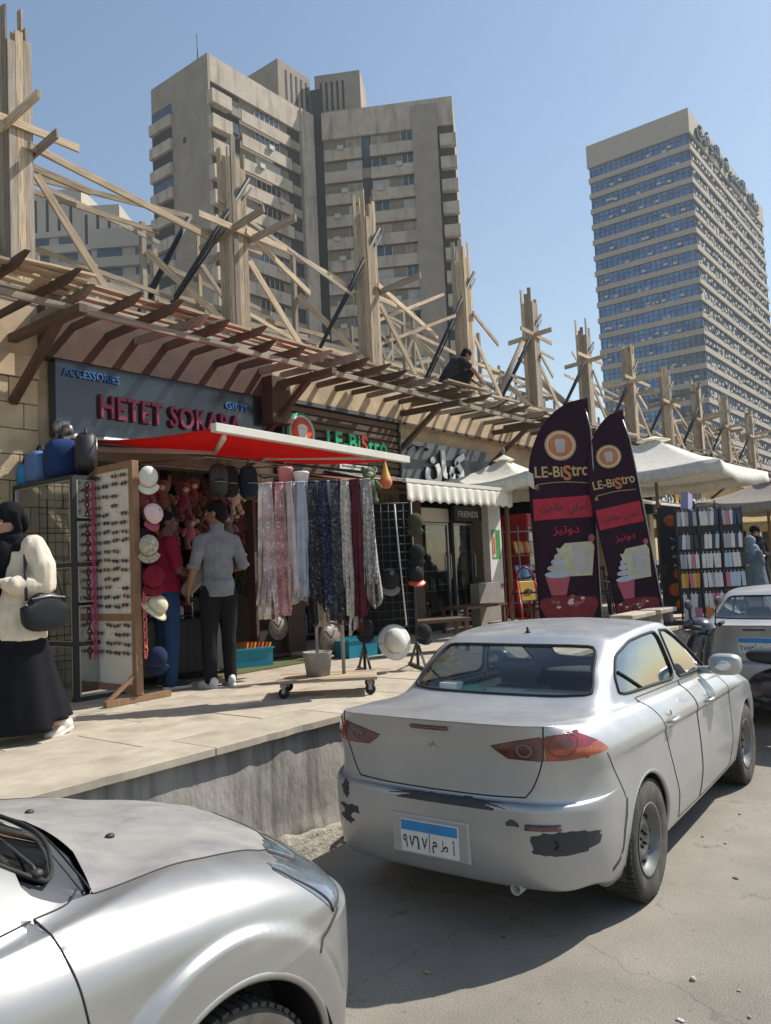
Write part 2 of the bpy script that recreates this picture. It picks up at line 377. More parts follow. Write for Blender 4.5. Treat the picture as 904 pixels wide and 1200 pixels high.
# ---------------------------------------------------------------- shop row
M_beige = mat('beige_stucco', (.52,.40,.26), .93, vary=.13, nscale=4, bump=.35, bscale=60, bdist=.008, col2=(.42,.33,.22), c2scale=1.8)
M_stone = mat('limestone_block', (.50,.39,.25), .93, vary=.14, nscale=5, bump=.45, bscale=45, bdist=.01, rnd=.1, col2=(.38,.30,.20), c2scale=2.4, c2lo=.5, c2hi=.7)
M_rust = mat('rust_brown_paint', (.085,.047,.031), .8, vary=.25, nscale=4, bump=.15, bscale=30, col2=(.05,.032,.024), c2scale=2.2, c2lo=.5, c2hi=.68)
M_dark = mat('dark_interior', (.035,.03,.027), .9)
M_lwood = mat('pine_board', (.45,.35,.235), .88, vary=.34, nscale=3.0, stretch=(1.4,26,26), bump=.4, bscale=9, bdist=.005, rnd=.34, col2=(.24,.195,.15), c2scale=2.2, c2lo=.5, c2hi=.68)
M_gwood = mat('weathered_board', (.29,.25,.20), .92, vary=.36, nscale=3.0, stretch=(1.2,22,22), bump=.3, bscale=9, bdist=.004, rnd=.3, col2=(.22,.18,.14), c2scale=1.2, c2lo=.5, c2hi=.7)
M_rafter = mat('dark_rafter_wood', (.11,.075,.05), .85, vary=.3, nscale=3.0, stretch=(1.2,20,20), bump=.25, bscale=9, bdist=.004, rnd=.3)
PIL = [4.15, 7.2, 10.05, 12.9, 15.75, 18.6, 21.45, 24.3, 27.2, 30.2, 33.5]
bd = thing('shop_row', 'long single storey row of shops with beige walls and flat roof', 'building', (0, FY, 0))
MB().box((-8, -.05, 3.98), (4.1, .3, 4.2)).box((-8,-.02,4.2),(4.1,.3,4.75)).build('wall', M_beige, bd)
MB().box((4.1, 0, 3.22), (60, .3, 4.2)).build('lintel', M_beige, bd)
MB().box((4.1, -.185, 4.2), (7.22, .3, 4.75)).build('fascia', M_rust, bd)
for a, b_ in zip(PIL[1:], PIL[2:]+[60]):
    MB().box((a+.02, -.18, 4.2), (b_, .3, 4.75)).build('fascia', M_beige, bd)
    MB().box((a+.02, -.2, 4.185), (b_, -.182, 4.225)).build('drip_edge', M_rust, bd)
for i, p in enumerate(PIL): MB().box((p-.14, -.005, PZ), (p+.14, .5, 3.3)).build('pillar', M_beige, bd)
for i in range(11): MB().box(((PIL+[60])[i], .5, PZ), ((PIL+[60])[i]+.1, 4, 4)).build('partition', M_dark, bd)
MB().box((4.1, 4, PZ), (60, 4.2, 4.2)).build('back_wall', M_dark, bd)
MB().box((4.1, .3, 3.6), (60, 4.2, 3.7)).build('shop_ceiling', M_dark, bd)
MB().box((-8, -.03, 4.752), (60, 6.5, 4.95)).build('roof_slab', M_conc, bd)
for j in range(12):                     # limestone blocks of the blank wall at the left
    z0 = PZ + j*.258; x = -3 - (.3 if j % 2 else 0)
    while x < 4.08:
        L = min(rs.choice((.45,.5,.6)), 4.1-x)
        if L < .12: break
        if not (.9 < x+L/2 < 3.55 and 2.75 < z0 < 3.2):
            MB().box((x+.004, -.02+rs.uniform(-.004,.004), z0+.004), (x+L-.004, .2, z0+.254)).build('stone_block', M_stone, bd, bevel=.006)
        x += L
MB().box((-3, .04, PZ), (4.09, .21, 3.98)).build('mortar_bed', M_conc, bd)

# ---------------------------------------------------------------- timber eave
ev = thing('timber_eave', 'dark timber eave of rafters and pale battens running above the shops', 'roof', (0, FY, 4.4))
x = .35; k = 0
while x < 44:
    zz = .12 + rs.uniform(-.03,.03) + .05*max(0, 1-abs(x-3)/4); tip = -1.36 + rs.uniform(-.16,.08); h = rs.uniform(.055,.08); tl = rs.uniform(.1,.24)
    b = MB()
    if x < 14:
        b.prism([(-.0,zz-h/2),(tip+tl,zz-h/2),(tip,zz+h/2+.015),(tip+.02,zz+h/2+.02),(0,zz+h/2)], -.024, .024, plane='yz')
    else: b.box((-.028, tip+.1, zz-h/2), (.028, 0, zz+h/2))
    b.build('rafter', M_rafter if rs.random() < .72 else M_gwood, ev, Matrix.Translation((x + rs.uniform(-.025,.025), 0, 0)) @ Matrix.Rotation(rs.gauss(0,.045), 4, 'Z') @ Matrix.Rotation(rs.gauss(0,.012), 4, 'X'))
    x += .37 if x < 26 else .74; k += 1
for yy, zz in ((-1.2,.20),(-1.02,.205),(-.80,.20),(-.55,.205)):
    x = 0.2 + rs.uniform(0,.6)
    while x < 44:
        L = rs.uniform(.7, 2.9)
        if rs.random() < .12: x += L*.6; continue
        beam('batten', (x, yy+rs.uniform(-.06,.06), zz+.05*max(0,1-abs(x-3)/4)), (x+L-.02, yy+rs.uniform(-.06,.06), zz+rs.uniform(-.012,.03)+.05*max(0,1-abs(x+L-3)/4)), rs.uniform(.05,.10), .026, M_lwood if rs.random() < .75 else M_gwood, ev, jag=.02, rs=rs, bevel=0)
        x += L
for yy in (-1.0,):
    x = .1
    while x < 44:
        beam('purlin', (x, yy, .035), (x+2.84, yy+rs.uniform(-.02,.02), .035), .045, .06, M_gwood, ev, bevel=0); x += 2.85
for p in [3.86]+PIL[1:]:                            # brackets: strut up from the pillar, arm below the rafters
    beam('bracket_strut', (p-.02, -.02, -.68), (p-.02, -.95, -.02), .075, .07, M_rust, ev)
    beam('bracket_arm', (p-.02, -.02, -.045), (p-.02, -1.3, -.045), .09, .08, M_rafter, ev)
MB().box((PIL[1]-.17, -.36, -.55), (PIL[1]+.17, -.07, .06)).build('bracket_casing', M_rust, ev, bevel=.01)
for k in range(60):                      # short boards thrown across the rafters
    xx = rs.uniform(.6, 24); yy = rs.uniform(-1.25,-.35); a = rs.choice((0,0,rs.uniform(-.4,.4),1.4)); L = rs.uniform(.35,1.3)
    beam('loose_board', (xx,yy,.235+.02*(k%3)), (xx+L*math.cos(a), min(-.25, yy+L*math.sin(a)), .235+.02*(k%3)+rs.uniform(0,.05)), rs.uniform(.07,.13), .022, M_lwood if k % 3 else M_gwood, ev, jag=.03, rs=rs, bevel=0)
# loose boards and debris along the edge of the roof
ORDB = ['first','second','third','fourth','fifth','sixth','seventh','eighth','ninth','tenth','eleventh']
for k in range(46):
    x = rs.uniform(1.5, 22); y = rs.uniform(7.55, 9.4); a = rs.choice((0, 0, rs.uniform(-.5,.5), 1.5)); L = rs.uniform(.5, 2.2); z = 4.975 + .03*rs.randint(0,3)
    o = beam('loose_board', (x,y,z), (x+L*math.cos(a), y+L*math.sin(a), z+.012+rs.uniform(0,.08)*(k%3==0)), .11, .025, M_lwood if k % 2 else M_gwood, None, jag=.02, rs=rs, bevel=0)
    tag(o, f'{"pale" if k % 2 else "weathered grey"} loose board on the roof near the {ORDB[min(10, int(max(0, x-2.5)/2.85))]} formwork column', 'board', 'loose boards on the roof')

# ---------------------------------------------------------------- formwork columns
M_rod = mat('dark_steel_rod', (.028,.03,.036), .6, metal=.3)
ORD = ['leftmost', 'second from the left, tall', 'third from the left', 'fourth from the left, beside the kneeling worker', 'fifth from the left', 'sixth from the left', 'seventh from the left', 'eighth from the left', 'ninth from the left', 'tenth from the left', 'eleventh from the left']
CX = [3.98, 6.93, 9.72, 12.6, 15.3, 18.05, 20.95, 23.85, 26.9, 30.15, 33.7]
TOP = [7.62, 7.55, 7.78, 7.85, 7.62, 7.55, 7.6, 7.5, 7.55, 7.6, 7.5]
for k, (cx, zt) in enumerate(zip(CX, TOP)):
    r_ = random.Random(100+k); hw = .125
    t = thing('formwork_column', ORD[k] + ' timber formwork column with braces on the shop roof', 'formwork', (cx, 7.75, 4.95), 0, 'timber formwork columns along the roof')
    H = zt-4.95
    if k:
        H -= .15
    for side in range(4):                # three planks a side, uneven tops
        for q in range(3):
            s = (q-1)*.083; hh = H + r_.choice((0, -.1, -.05, .12, .32 if q != 1 else 0, .2))*(1 if k else 1.25); off = hw + r_.uniform(0,.006)
            if side == 0: p = (s, -off)
            elif side == 1: p = (off, s)
            elif side == 2: p = (s, off)
            else: p = (-off, s)
            up = (0,1,0) if side in (0,2) else (1,0,0)
            beam('plank', (p[0], p[1], .0), (p[0]-.012, p[1], hh), .08, .022, M_lwood if r_.random() < .72 else M_gwood, t, up=up, jag=.012, rs=r_, bevel=.002)
    for s in (-1, 1):                    # yokes across, towards the street
        zy = H*r_.uniform(.5,.72)
        if k > 1 and r_.random() < .3: continue
        beam('yoke', (s*.16, .55+r_.uniform(-.2,.2), zy+r_.uniform(-.03,.05)), (s*.16, -.75+r_.uniform(-.25,.2), zy+r_.uniform(-.02,.09)+.05), .03, .1, M_gwood if s > 0 else M_lwood, t, jag=.01, rs=r_)
        beam('yoke', (-.6+r_.uniform(-.2,.1), s*.16, zy+.1+r_.uniform(-.02,.02)), (.75+r_.uniform(-.2,.35), s*.16, zy+.08+r_.uniform(-.04,.04)), .03, .085, M_lwood, t, jag=.01, rs=r_)
    beam('rail', (.05, -.18, H*(.55+.06*(k%2))), ((2.7 if k == 0 else r_.uniform(1.1,2.3)), .1, H*(.50-.05*(k%3))+r_.uniform(-.1,.1)), .03, .085, M_lwood, t, jag=.02, rs=r_)
    beam('rail', (.05, 1.5, H*.36), (2.9, 1.45, H*.36+r_.uniform(-.1,.2)), .035, .1, M_gwood, t, jag=.02, rs=r_)
    for yy_, zf in ((1.0,r_.uniform(.25,.7)),(2.6,r_.uniform(.3,.75)),(3.3,r_.uniform(.2,.6))):
        beam('rail', (-.2, yy_, H*zf), (2.95, yy_+r_.uniform(-.2,.2), H*(zf+r_.uniform(-.12,.12))), .025, .07, M_gwood if yy_ > 2 else M_lwood, t, jag=.03, rs=r_, bevel=0)
    if k > 2: beam('rail', (.05, 1.55, H*.18), (2.9, 1.5, H*.2+r_.uniform(-.1,.2)), .035, .09, M_gwood, t, jag=.02, rs=r_)
    beam('brace', (.17, -.1, H*.46), (1.15+r_.uniform(-.1,.1), -.15, .02), .03, .09, M_lwood, t, jag=.01, rs=r_)
    beam('brace', (-.85+r_.uniform(-.05,.05), .75, H*.5), (-.12, -.2, .02), .03, .09, M_lwood, t, jag=.01, rs=r_)
    beam('prop', (-.85, .8, 0), (-.86, .8, H*(.66 if k % 2 else .75)), .07, .07, M_gwood, t, jag=.01, rs=r_)
    if k > 1: beam('prop', (1.35, 1.5, 0), (1.34, 1.5, H*r_.uniform(.45,.65)), .06, .06, M_gwood, t, jag=.01, rs=r_)
    if k == 0:
        MB().tube([(2.0,1.2,0),(2.62,.5,1.75)], .045, 10).build('steel_prop', M_rod, t)
        beam('prop', (2.35, .9, 0), (2.33,.9,1.35), .08,.08, M_gwood, t, jag=.01, rs=r_)
    else:
        MB().tube([(-1.0+r_.uniform(-.05,.05), .5, 0), (.1, -.22, H*.9)], .03, 8).build('steel_prop', M_rod, t)
        MB().tube([(-.93+r_.uniform(-.05,.05), .5, 0), (.16, -.2, H*.86)], .014, 6).build('steel_prop', M_rod, t)
    for j in range(3):                       # long thin ties from post to post
        a_, b_ = H*r_.uniform(.15,.85), H*r_.uniform(.1,.8); yy_ = r_.uniform(-.1,.5)
        beam('tie', (r_.uniform(-.3,.3), yy_, a_), (r_.uniform(1.6,3.0), yy_+r_.uniform(-.1,.3), b_), .022, .055, M_lwood if j else M_gwood, t, jag=.03, rs=r_, bevel=0)
    for j in range(5 if k > 0 else 3):       # clutter behind: thin props, ties and diagonals
        px, py, ph = r_.uniform(-1.3,1.6), r_.uniform(.9,3.4), H*r_.uniform(.35,.85)
        beam('prop', (px,py,0), (px+r_.uniform(-.05,.05),py,ph), .05, .05, M_gwood if j % 2 else M_lwood, t, jag=.02, rs=r_, bevel=0)
        beam('brace', (px,py-.04,ph*r_.uniform(.6,.9)), (px+r_.choice((-1,1))*r_.uniform(.6,1.2),py-.04,r_.uniform(0,.4)), .025, .07, M_lwood if j % 2 else M_gwood, t, jag=.02, rs=r_, bevel=0)
        beam('rail', (px-r_.uniform(.3,1.0),py+.05,ph*r_.uniform(.5,.9)), (px+r_.uniform(.5,1.6),py+.05,ph*r_.uniform(.5,.9)), .025, .07, M_gwood, t, jag=.02, rs=r_, bevel=0)
    if k in (3,):
        MB().tube([(1.3,.3,0),(2.1,-.1,1.55)], .06, 8).build('steel_prop', M_gwood, t)

# ---------------------------------------------------------------- towers
M_tc = mat('tower_concrete', (.31,.262,.21), .92, vary=.14, nscale=.5, col2=(.27,.225,.18), c2scale=.35, c2lo=.45, c2hi=.7, c2stretch=(1,1,.35), bump=.1, bscale=3)
M_tp = mat('tower_parapet', (.46,.395,.315), .92, vary=.16, nscale=.6, col2=(.27,.225,.175), c2scale=.7, c2lo=.5, c2hi=.74, c2stretch=(1.6,1.6,.3), detail=8)
M_tg = mat('tower_glass', (.05,.07,.085), .12, vary=.4, nscale=.9, spec=.8)
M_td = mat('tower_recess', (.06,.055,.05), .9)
M_tw = mat('white_window_frame', (.5,.48,.45), .6)
M_tin = mat('tower_infill_panel', (.25,.21,.165), .9, vary=.15, nscale=.7)
M_tcur = mat('beige_curtain', (.33,.27,.2), .8, vary=.3, nscale=2); M_tbl = mat('pale_shutter', (.42,.41,.39), .7, vary=.2, nscale=1.5)
M_ac = mat('ac_case_and_blind', (.45,.43,.4), .6)
def ac(b, x, y, z, s=1.0): b.box((x-.4*s,y-.35*s,z),(x+.4*s,y,z+.55*s))
def rotM(loc, ang): return Matrix.Translation(loc) @ Matrix.Rotation(ang, 4, 'Z')
def bands(t, M, x0, x1, ztop, nf, pitch, seed, out=.2, ph=1.5, rec=.5, wins=((.12,.62),), hood=True):
    """one stack of balcony bands on a face that looks to -y in frame M"""
    q = random.Random(seed)
    for i in range(nf):
        z = ztop - (i+1)*pitch
        MB().box((x0, -out, z), (x1, .0, z+ph)).build('balcony_band', M_tp, t, M)
        MB().box((x0+.02, rec-.1, z+ph+.002), (x1-.02, rec+.1, z+pitch-.002)).build('infill', M_tin, t, M)
        for a, c in wins:
            xa, xb = x0+(x1-x0)*a, x0+(x1-x0)*c
            wo = MB().box((xa, rec-.16, z+ph+.05), (xb, rec-.11, z+pitch-.12)).build('window', q.choice((M_tg,M_tg,M_tg,M_td,M_tcur,M_tbl)), t, M)
            b = MB(); nn = max(2, int((xb-xa)/.75))
            for k in range(nn+1): b.box((xa+(xb-xa)*k/nn-.04, rec-.22, z+ph+.05), (xa+(xb-xa)*k/nn+.04, rec-.165, z+pitch-.12))
            stuff(b.build('window_bars', M_tw, wo, Matrix.Identity(4)))
        if q.random() < .45: b = MB(); ac(b, x0+(x1-x0)*q.uniform(.2,.9), -out-.002, z+ph-.3+q.uniform(-.3,.2)); b.build('air_conditioner', M_ac, t, M)
ZT = 62.3
t1 = thing('apartment_tower', 'tall beige concrete apartment tower at left with stacked balcony bands', 'building', (58.2, 68.3, 0))
MB().box((0, .6, 0), (17.2, 10.7, ZT)).build('core', M_tc, t1)
MB().box((-.0, -.02, ZT-3.2), (17.2, .598, ZT+.02)).build('parapet', M_tp, t1)
MB().box((-.3, 0, 0), (0, 10.75, ZT+.02)).build('gable_wall', M_tc, t1)
MB().box((14.9, -.3, 0), (17.25, .598, ZT-.01)).build('end_pier', M_tp, t1)
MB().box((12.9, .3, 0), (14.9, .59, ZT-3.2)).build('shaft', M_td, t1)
I4 = Matrix.Identity(4)
bands(t1, I4, 4.6, 12.9, ZT-3.2, 19, 3.0, 1, wins=((.3,.8),))
for i in range(19):
    z = ZT-3.2-(i+1)*3.0
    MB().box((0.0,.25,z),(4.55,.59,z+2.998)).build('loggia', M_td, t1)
    MB().box((-.33,-.75,z+.1),(2.6,.248,z+1.7)).build('balcony', M_tp, t1)
    if i % 2: MB().box((2.8,.1,z+1.2),(4.3,.248,z+2.5)).build('window', M_tg, t1)
    else: MB().box((3.0,-.2,z+.2),(4.5,.248,z+1.2)).build('balcony', M_tin, t1)
    MB().box((13.1,-.1,z+.2),(14.7,.298,z+1.25)).build('balcony', M_tc, t1)
    # balconies up the gable end
    MB().box((-.75,6.6,z),(-.302,10.8,z+1.35)).build('balcony', M_tp, t1)
    MB().box((-.36,6.8,z+1.45),(-.302,10.6,z+2.9)).build('loggia', M_td if i % 3 else M_tg, t1)
MB().box((-.34,4.2,ZT-9.2),(-.302,4.7,ZT-8.5)).build('vent_hole', M_td, t1)
MB().tube([(.8,3,ZT),(.8,3,ZT+4.2)], .07, 6).build('antenna_mast', M_rod, t1)
MB().box((12.3, 1.1, ZT), (18.3, 7.2, ZT+6.1)).build('stair_penthouse', M_tc, t1)
for k in range(5): MB().box((13.6+k*.95, 1.06, ZT+1.2), (13.95+k*.95, 1.099, ZT+5.2)).build('slit', M_td, t1)
t2 = thing('apartment_tower', 'second beige apartment tower, turned to face the street, with broad blank pier', 'building', (75.9, 67.0, 0), math.atan2(-15, 8.5))
LW = 17.3
MB().box((0,.6,0),(LW,9,ZT)).build('core', M_tc, t2)
MB().box((.0,-.1,ZT-3.7),(LW,.598,ZT+.03)).build('parapet', M_tp, t2)
MB().box((-1.6,.9,0),(0,5,ZT+4)).build('shaft', M_td, t2)
bands(t2, I4, .15, 5.2, ZT-3.7, 19, 3.0, 5, wins=((.6,.98),))
bands(t2, I4, 6.3, 12.0, ZT-3.7, 19, 3.0, 6, wins=((.03,.4),(.72,.98)))
MB().box((12.0,-.45,0),(15.2,.598,ZT-.8)).build('blank_pier', M_tc, t2)
for i in range(19):
    z = ZT-3.7-(i+1)*3.0
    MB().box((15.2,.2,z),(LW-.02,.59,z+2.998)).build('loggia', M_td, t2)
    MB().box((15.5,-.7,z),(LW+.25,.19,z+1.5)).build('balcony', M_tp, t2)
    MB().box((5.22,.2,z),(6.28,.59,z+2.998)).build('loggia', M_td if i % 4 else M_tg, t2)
    if i % 3 == 1: MB().box((5.25,-.1,z+.2),(6.25,.198,z+1.5)).build('infill', M_tin, t2)
MB().box((-1.0,1.2,ZT),(5.2,6,ZT+6.1)).build('stair_penthouse', M_tc, t2)
for k in range(5): MB().box((-.3+k*.75,1.16,ZT+1.0),(0+k*.75,1.199,ZT+5.0)).build('slit', M_td, t2)
# office tower at right
t3 = thing('office_tower', 'tall slab office tower at right with bands of blue glass and roof lettering', 'building', (159.05, 43.5, 0))
TX, TY, T3Z = 61.0, 21.3, 90.4
M_bg = mat('blue_window_glass', (.09,.16,.27), .12, metal=.6, vary=.4, nscale=.35, spec=1.0, detail=2)
M_ob = mat('office_concrete', (.40,.345,.28), .9, vary=.1, nscale=.3, col2=(.34,.295,.245), c2scale=.3, c2lo=.48, c2hi=.72)
MB().box((.9,.9,0),(TX-.9,TY-.9,T3Z-1)).build('core', M_td, t3)
MB().box((-.25,-.25,T3Z-4.9),(TX,TY,T3Z)).build('crown', M_ob, t3)
q = random.Random(8)
for i in range(25):
    zb = T3Z-4.9-(i+1)*3.4; z1 = zb+1.05
    MB().box((-.15,-.15,zb),(TX-.1,TY-.1,z1)).build('spandrel_band', M_ob, t3)
    MB().box((.22,.22,z1+.002),(TX-.3,TY-.3,zb+3.398)).build('window_strip', M_bg, t3)
    b = MB(); n = 18
    for k in range(n+1): b.box((.15, .5+(TY-1.1)*k/n-.05, z1+.003), (.218, .5+(TY-1.1)*k/n+.05, zb+3.397))
    n = 48
    for k in range(n+1): b.box((.5+(TX-1.1)*k/n-.06, .10, z1+.003), (.5+(TX-1.1)*k/n+.06, .218, zb+3.397))
    b.box((.16,.25,z1+1.35),(.218,TY-.4,z1+1.43)); 
    stuff(b.build('mullions', M_td if i % 2 else M_rod, t3))
    b = MB()
    for k in range(q.randint(2,7)):
        y = q.uniform(1,TY-2); z = z1+q.uniform(-.1,.7); b.box((-.2,y,z),(.148,y+.8,z+.5))
    for k in range(26):
        x = 1+k*2.2+q.uniform(-.6,.6); z = z1+q.uniform(-.2,1.1); b.box((x,-.3,z),(x+.8,.098,z+.5))
    for k in range(12):
        x = q.uniform(1,TX-3); b.box((x,.12,z1+.01),(x+q.uniform(.8,2.2),.215,z1+q.uniform(.8,1.9)))  # these boxes are window blinds, sharing the air conditioner mesh and material
    stuff(b.build('ac_units_and_blinds', M_ac, t3))
for wd_, x0_, w0_ in (('والتوفيق',3.2,19.5),('التنمية',24.5,17),('بنك',44,10)): writing('roof_lettering', arabic(wd_), face_south(x0_, -.3, T3Z-4.6), mat('teal_sign_letters', (.03,.06,.075), .5), t3, width=w0_, height=4.2, depth=.5, bold=.01)
# pale blocks far behind at the left
M_wc = mat('pale_concrete', (.45,.40,.33), .9, vary=.08, nscale=.3)
def pale(label, A, B, zt, depth, nf, slits, low=0.0):
    A, B = Vector(A), Vector(B); d = B-A; L = d.length
    t = thing('apartment_block', label, 'building', (A.x, A.y, 0), math.atan2(d.y, d.x))
    MB().box((0,.5,0),(L,depth,zt)).build('core', M_wc, t)
    MB().box((-.05,.0,zt-slits),(L+.02,.498,zt+.02)).build('parapet', M_wc, t)
    n = int(L/2.2)
    if slits > 4:
        for k in range(n): MB().box((1+k*(L-1)/n,-.04,zt-slits+1),(1.5+k*(L-1)/n,-.002,zt-1.6)).build('slit', M_td, t)
    for i in range(nf):
        z = zt-slits-(i+1)*3.1
        MB().box((0,-.3,z),(L,.45,z+1.5)).build('balcony_band', M_wc, t)
        nn = max(2,int(L/5))
        for k in range(nn):
            MB().box((L*(k+.15)/nn,.4,z+1.55),(L*(k+.8)/nn,.499,z+3.0)).build('window', M_tg, t)
    return t
pale('white apartment block behind the leftmost formwork column', (58.5,150.5), (75.5,124), 71.5, 14, 18, 8.5)
pale('white block with dark roof slits, just left of the tall tower', (75.3,124.4), (79.6,118.7), 68.2, 10, 17, 8)
pale('shaded pale block low between the first column and the tall tower', (66.5,107), (80,87), 55.8, 14, 15, 3.0)
# ================================================================ cars
def paint(name, col, dust):
    m = mat(name, col, .36, metal=.5, vary=.05, nscale=2.5, spec=.5, coat=.55, detail=3)
    n, l = m.node_tree.nodes, m.node_tree.links; b = n['Principled BSDF']
    src = b.inputs['Base Color'].links[0].from_socket
    tc = n.new('ShaderNodeTexCoord'); nz = n.new('ShaderNodeTexNoise'); nz.inputs['Scale'].default_value = 3.2; nz.inputs['Detail'].default_value = 8; nz.inputs['Roughness'].default_value = .7
    l.new(tc.outputs['Object'], nz.inputs['Vector'])
    mr = n.new('ShaderNodeMapRange'); mr.inputs[1].default_value = .4; mr.inputs[2].default_value = .75; mr.inputs[3].default_value = dust*.35; mr.inputs[4].default_value = dust; l.new(nz.outputs[0], mr.inputs[0])
    mx = n.new('ShaderNodeMix'); mx.data_type = 'RGBA'; mx.inputs[7].default_value = (.36,.335,.30,1)
    l.new(mr.outputs[0], mx.inputs[0]); l.new(src, mx.inputs[6]); l.new(mx.outputs[2], b.inputs['Base Color'])
    ro = n.new('ShaderNodeMapRange'); ro.inputs[3].default_value = .30; ro.inputs[4].default_value = .72; l.new(mr.outputs[0], ro.inputs[0]); l.new(ro.outputs[0], b.inputs['Roughness'])
    me = n.new('ShaderNodeMapRange'); me.inputs[3].default_value = .72; me.inputs[4].default_value = .0; l.new(mr.outputs[0], me.inputs[0]); l.new(me.outputs[0], b.inputs['Metallic'])
    co = n.new('ShaderNodeMapRange'); co.inputs[3].default_value = .45; co.inputs[4].default_value = .0; l.new(mr.outputs[0], co.inputs[0]); l.new(co.outputs[0], b.inputs['Coat Weight'])
    return m
M_rubber = mat('black_rubber', (.018,.018,.018), .75, vary=.2, nscale=20)
M_tyre = mat('dusty_tyre', (.04,.038,.035), .9, vary=.3, nscale=9, col2=(.10,.09,.075), c2scale=5, c2lo=.45, c2hi=.7)
M_rim = mat('dull_steel_rim', (.3,.3,.3), .45, metal=.75, vary=.2, nscale=8)
M_rimd = mat('black_steel_wheel', (.15,.15,.15), .45, metal=.6, vary=.2)
M_plast = mat('black_plastic', (.03,.031,.033), .55, vary=.2, nscale=15)
M_seat = mat('dark_seat_cloth', (.2,.2,.2), .9)
M_trim = mat('grey_trim', (.42,.41,.38), .8)
M_white = mat('white_plastic', (.72,.71,.68), .5)
M_chrome = mat('chrome', (.7,.7,.7), .12, metal=1.0, vary=.02)
M_red = mat('red_lens', (.24,.010,.010), .16, vary=.45, nscale=26, spec=.8, coat=1.0, bump=.25, bscale=160, bdist=.004, col2=(.11,.004,.006), c2scale=9, c2lo=.45, c2hi=.6)
M_redd = mat('dark_red_lens', (.12,.012,.014), .16, vary=.45, nscale=26, spec=.8, coat=1.0, bump=.25, bscale=160, bdist=.004, col2=(.045,.006,.008), c2scale=9, c2lo=.45, c2hi=.6)
M_amber = mat('amber_lens', (.36,.055,.012), .16, vary=.45, nscale=26, coat=1.0, bump=.25, bscale=160, bdist=.004)
M_clear = mat('clear_lens', (.17,.21,.25), .05, metal=.3, vary=.3, nscale=9, coat=1.0)
M_bare = mat('bare_dark_bumper_plastic', (.045,.048,.055), .7, vary=.25, nscale=20)
G_car = glass('car_glass', (.92,.96,.92), .9)
G_side = glass('car_side_glass', (.2,.235,.235), .66)

def crom(P, k):
    """catmull-rom through rows of control points, k steps a span"""
    P = np.asarray(P, float); n = len(P); out = []
    Q = np.concatenate([[2*P[0]-P[1]], P, [2*P[-1]-P[-2]]])
    t = np.arange(k)/k; t = t.reshape((-1,)+(1,)*(P.ndim-1))
    for i in range(n-1):
        a, b, c, d = Q[i], Q[i+1], Q[i+2], Q[i+3]
        out.append(.5*((2*b)+(-a+c)*t+(2*a-5*b+4*c-d)*t**2+(-a+3*b-3*c+d)*t**3))
    out.append(P[-1:][...]); return np.concatenate(out)
def smooth_poly(P, k=6):
    P = np.array(P, float); n = len(P); out = []
    for i in range(n):
        a, b, c, d = P[i-1], P[i], P[(i+1) % n], P[(i+2) % n]
        for j in range(k):
            t = j/k; out.append(.5*((2*b)+(-a+c)*t+(2*a-5*b+4*c-d)*t*t+(-a+3*b-3*c+d)*t**3))
    return np.array(out)
def dense(P, step=.01):
    P = np.array(P, float); out = []
    for a, b in zip(P, np.roll(P, -1, 0)):
        n = max(1, int(np.linalg.norm(b-a)/step))
        for j in range(n): out.append(a+(b-a)*j/n)
    return np.array(out)
def chaikin(P, n=2, k=.2):
    P = np.array(P, float)
    for _ in range(n):
        Q = np.roll(P, -1, 0); P = np.stack([P+(Q-P)*k, Q+(P-Q)*k], 1).reshape(-1,2)
    return [tuple(p) for p in P]
def inpoly(pts, poly):
    x, y = pts[:,0], pts[:,1]; ins = np.zeros(len(pts), bool)
    for (x1,y1), (x2,y2) in zip(poly, np.roll(poly, -1, 0)):
        c = ((y1 > y) != (y2 > y)); 
        if y2 != y1: ins ^= c & (x < (x2-x1)*(y-y1)/(y2-y1)+x1)
    return ins
AX = {'side': (0,2,1), 'rear': (1,2,0), 'top': (0,1,2)}
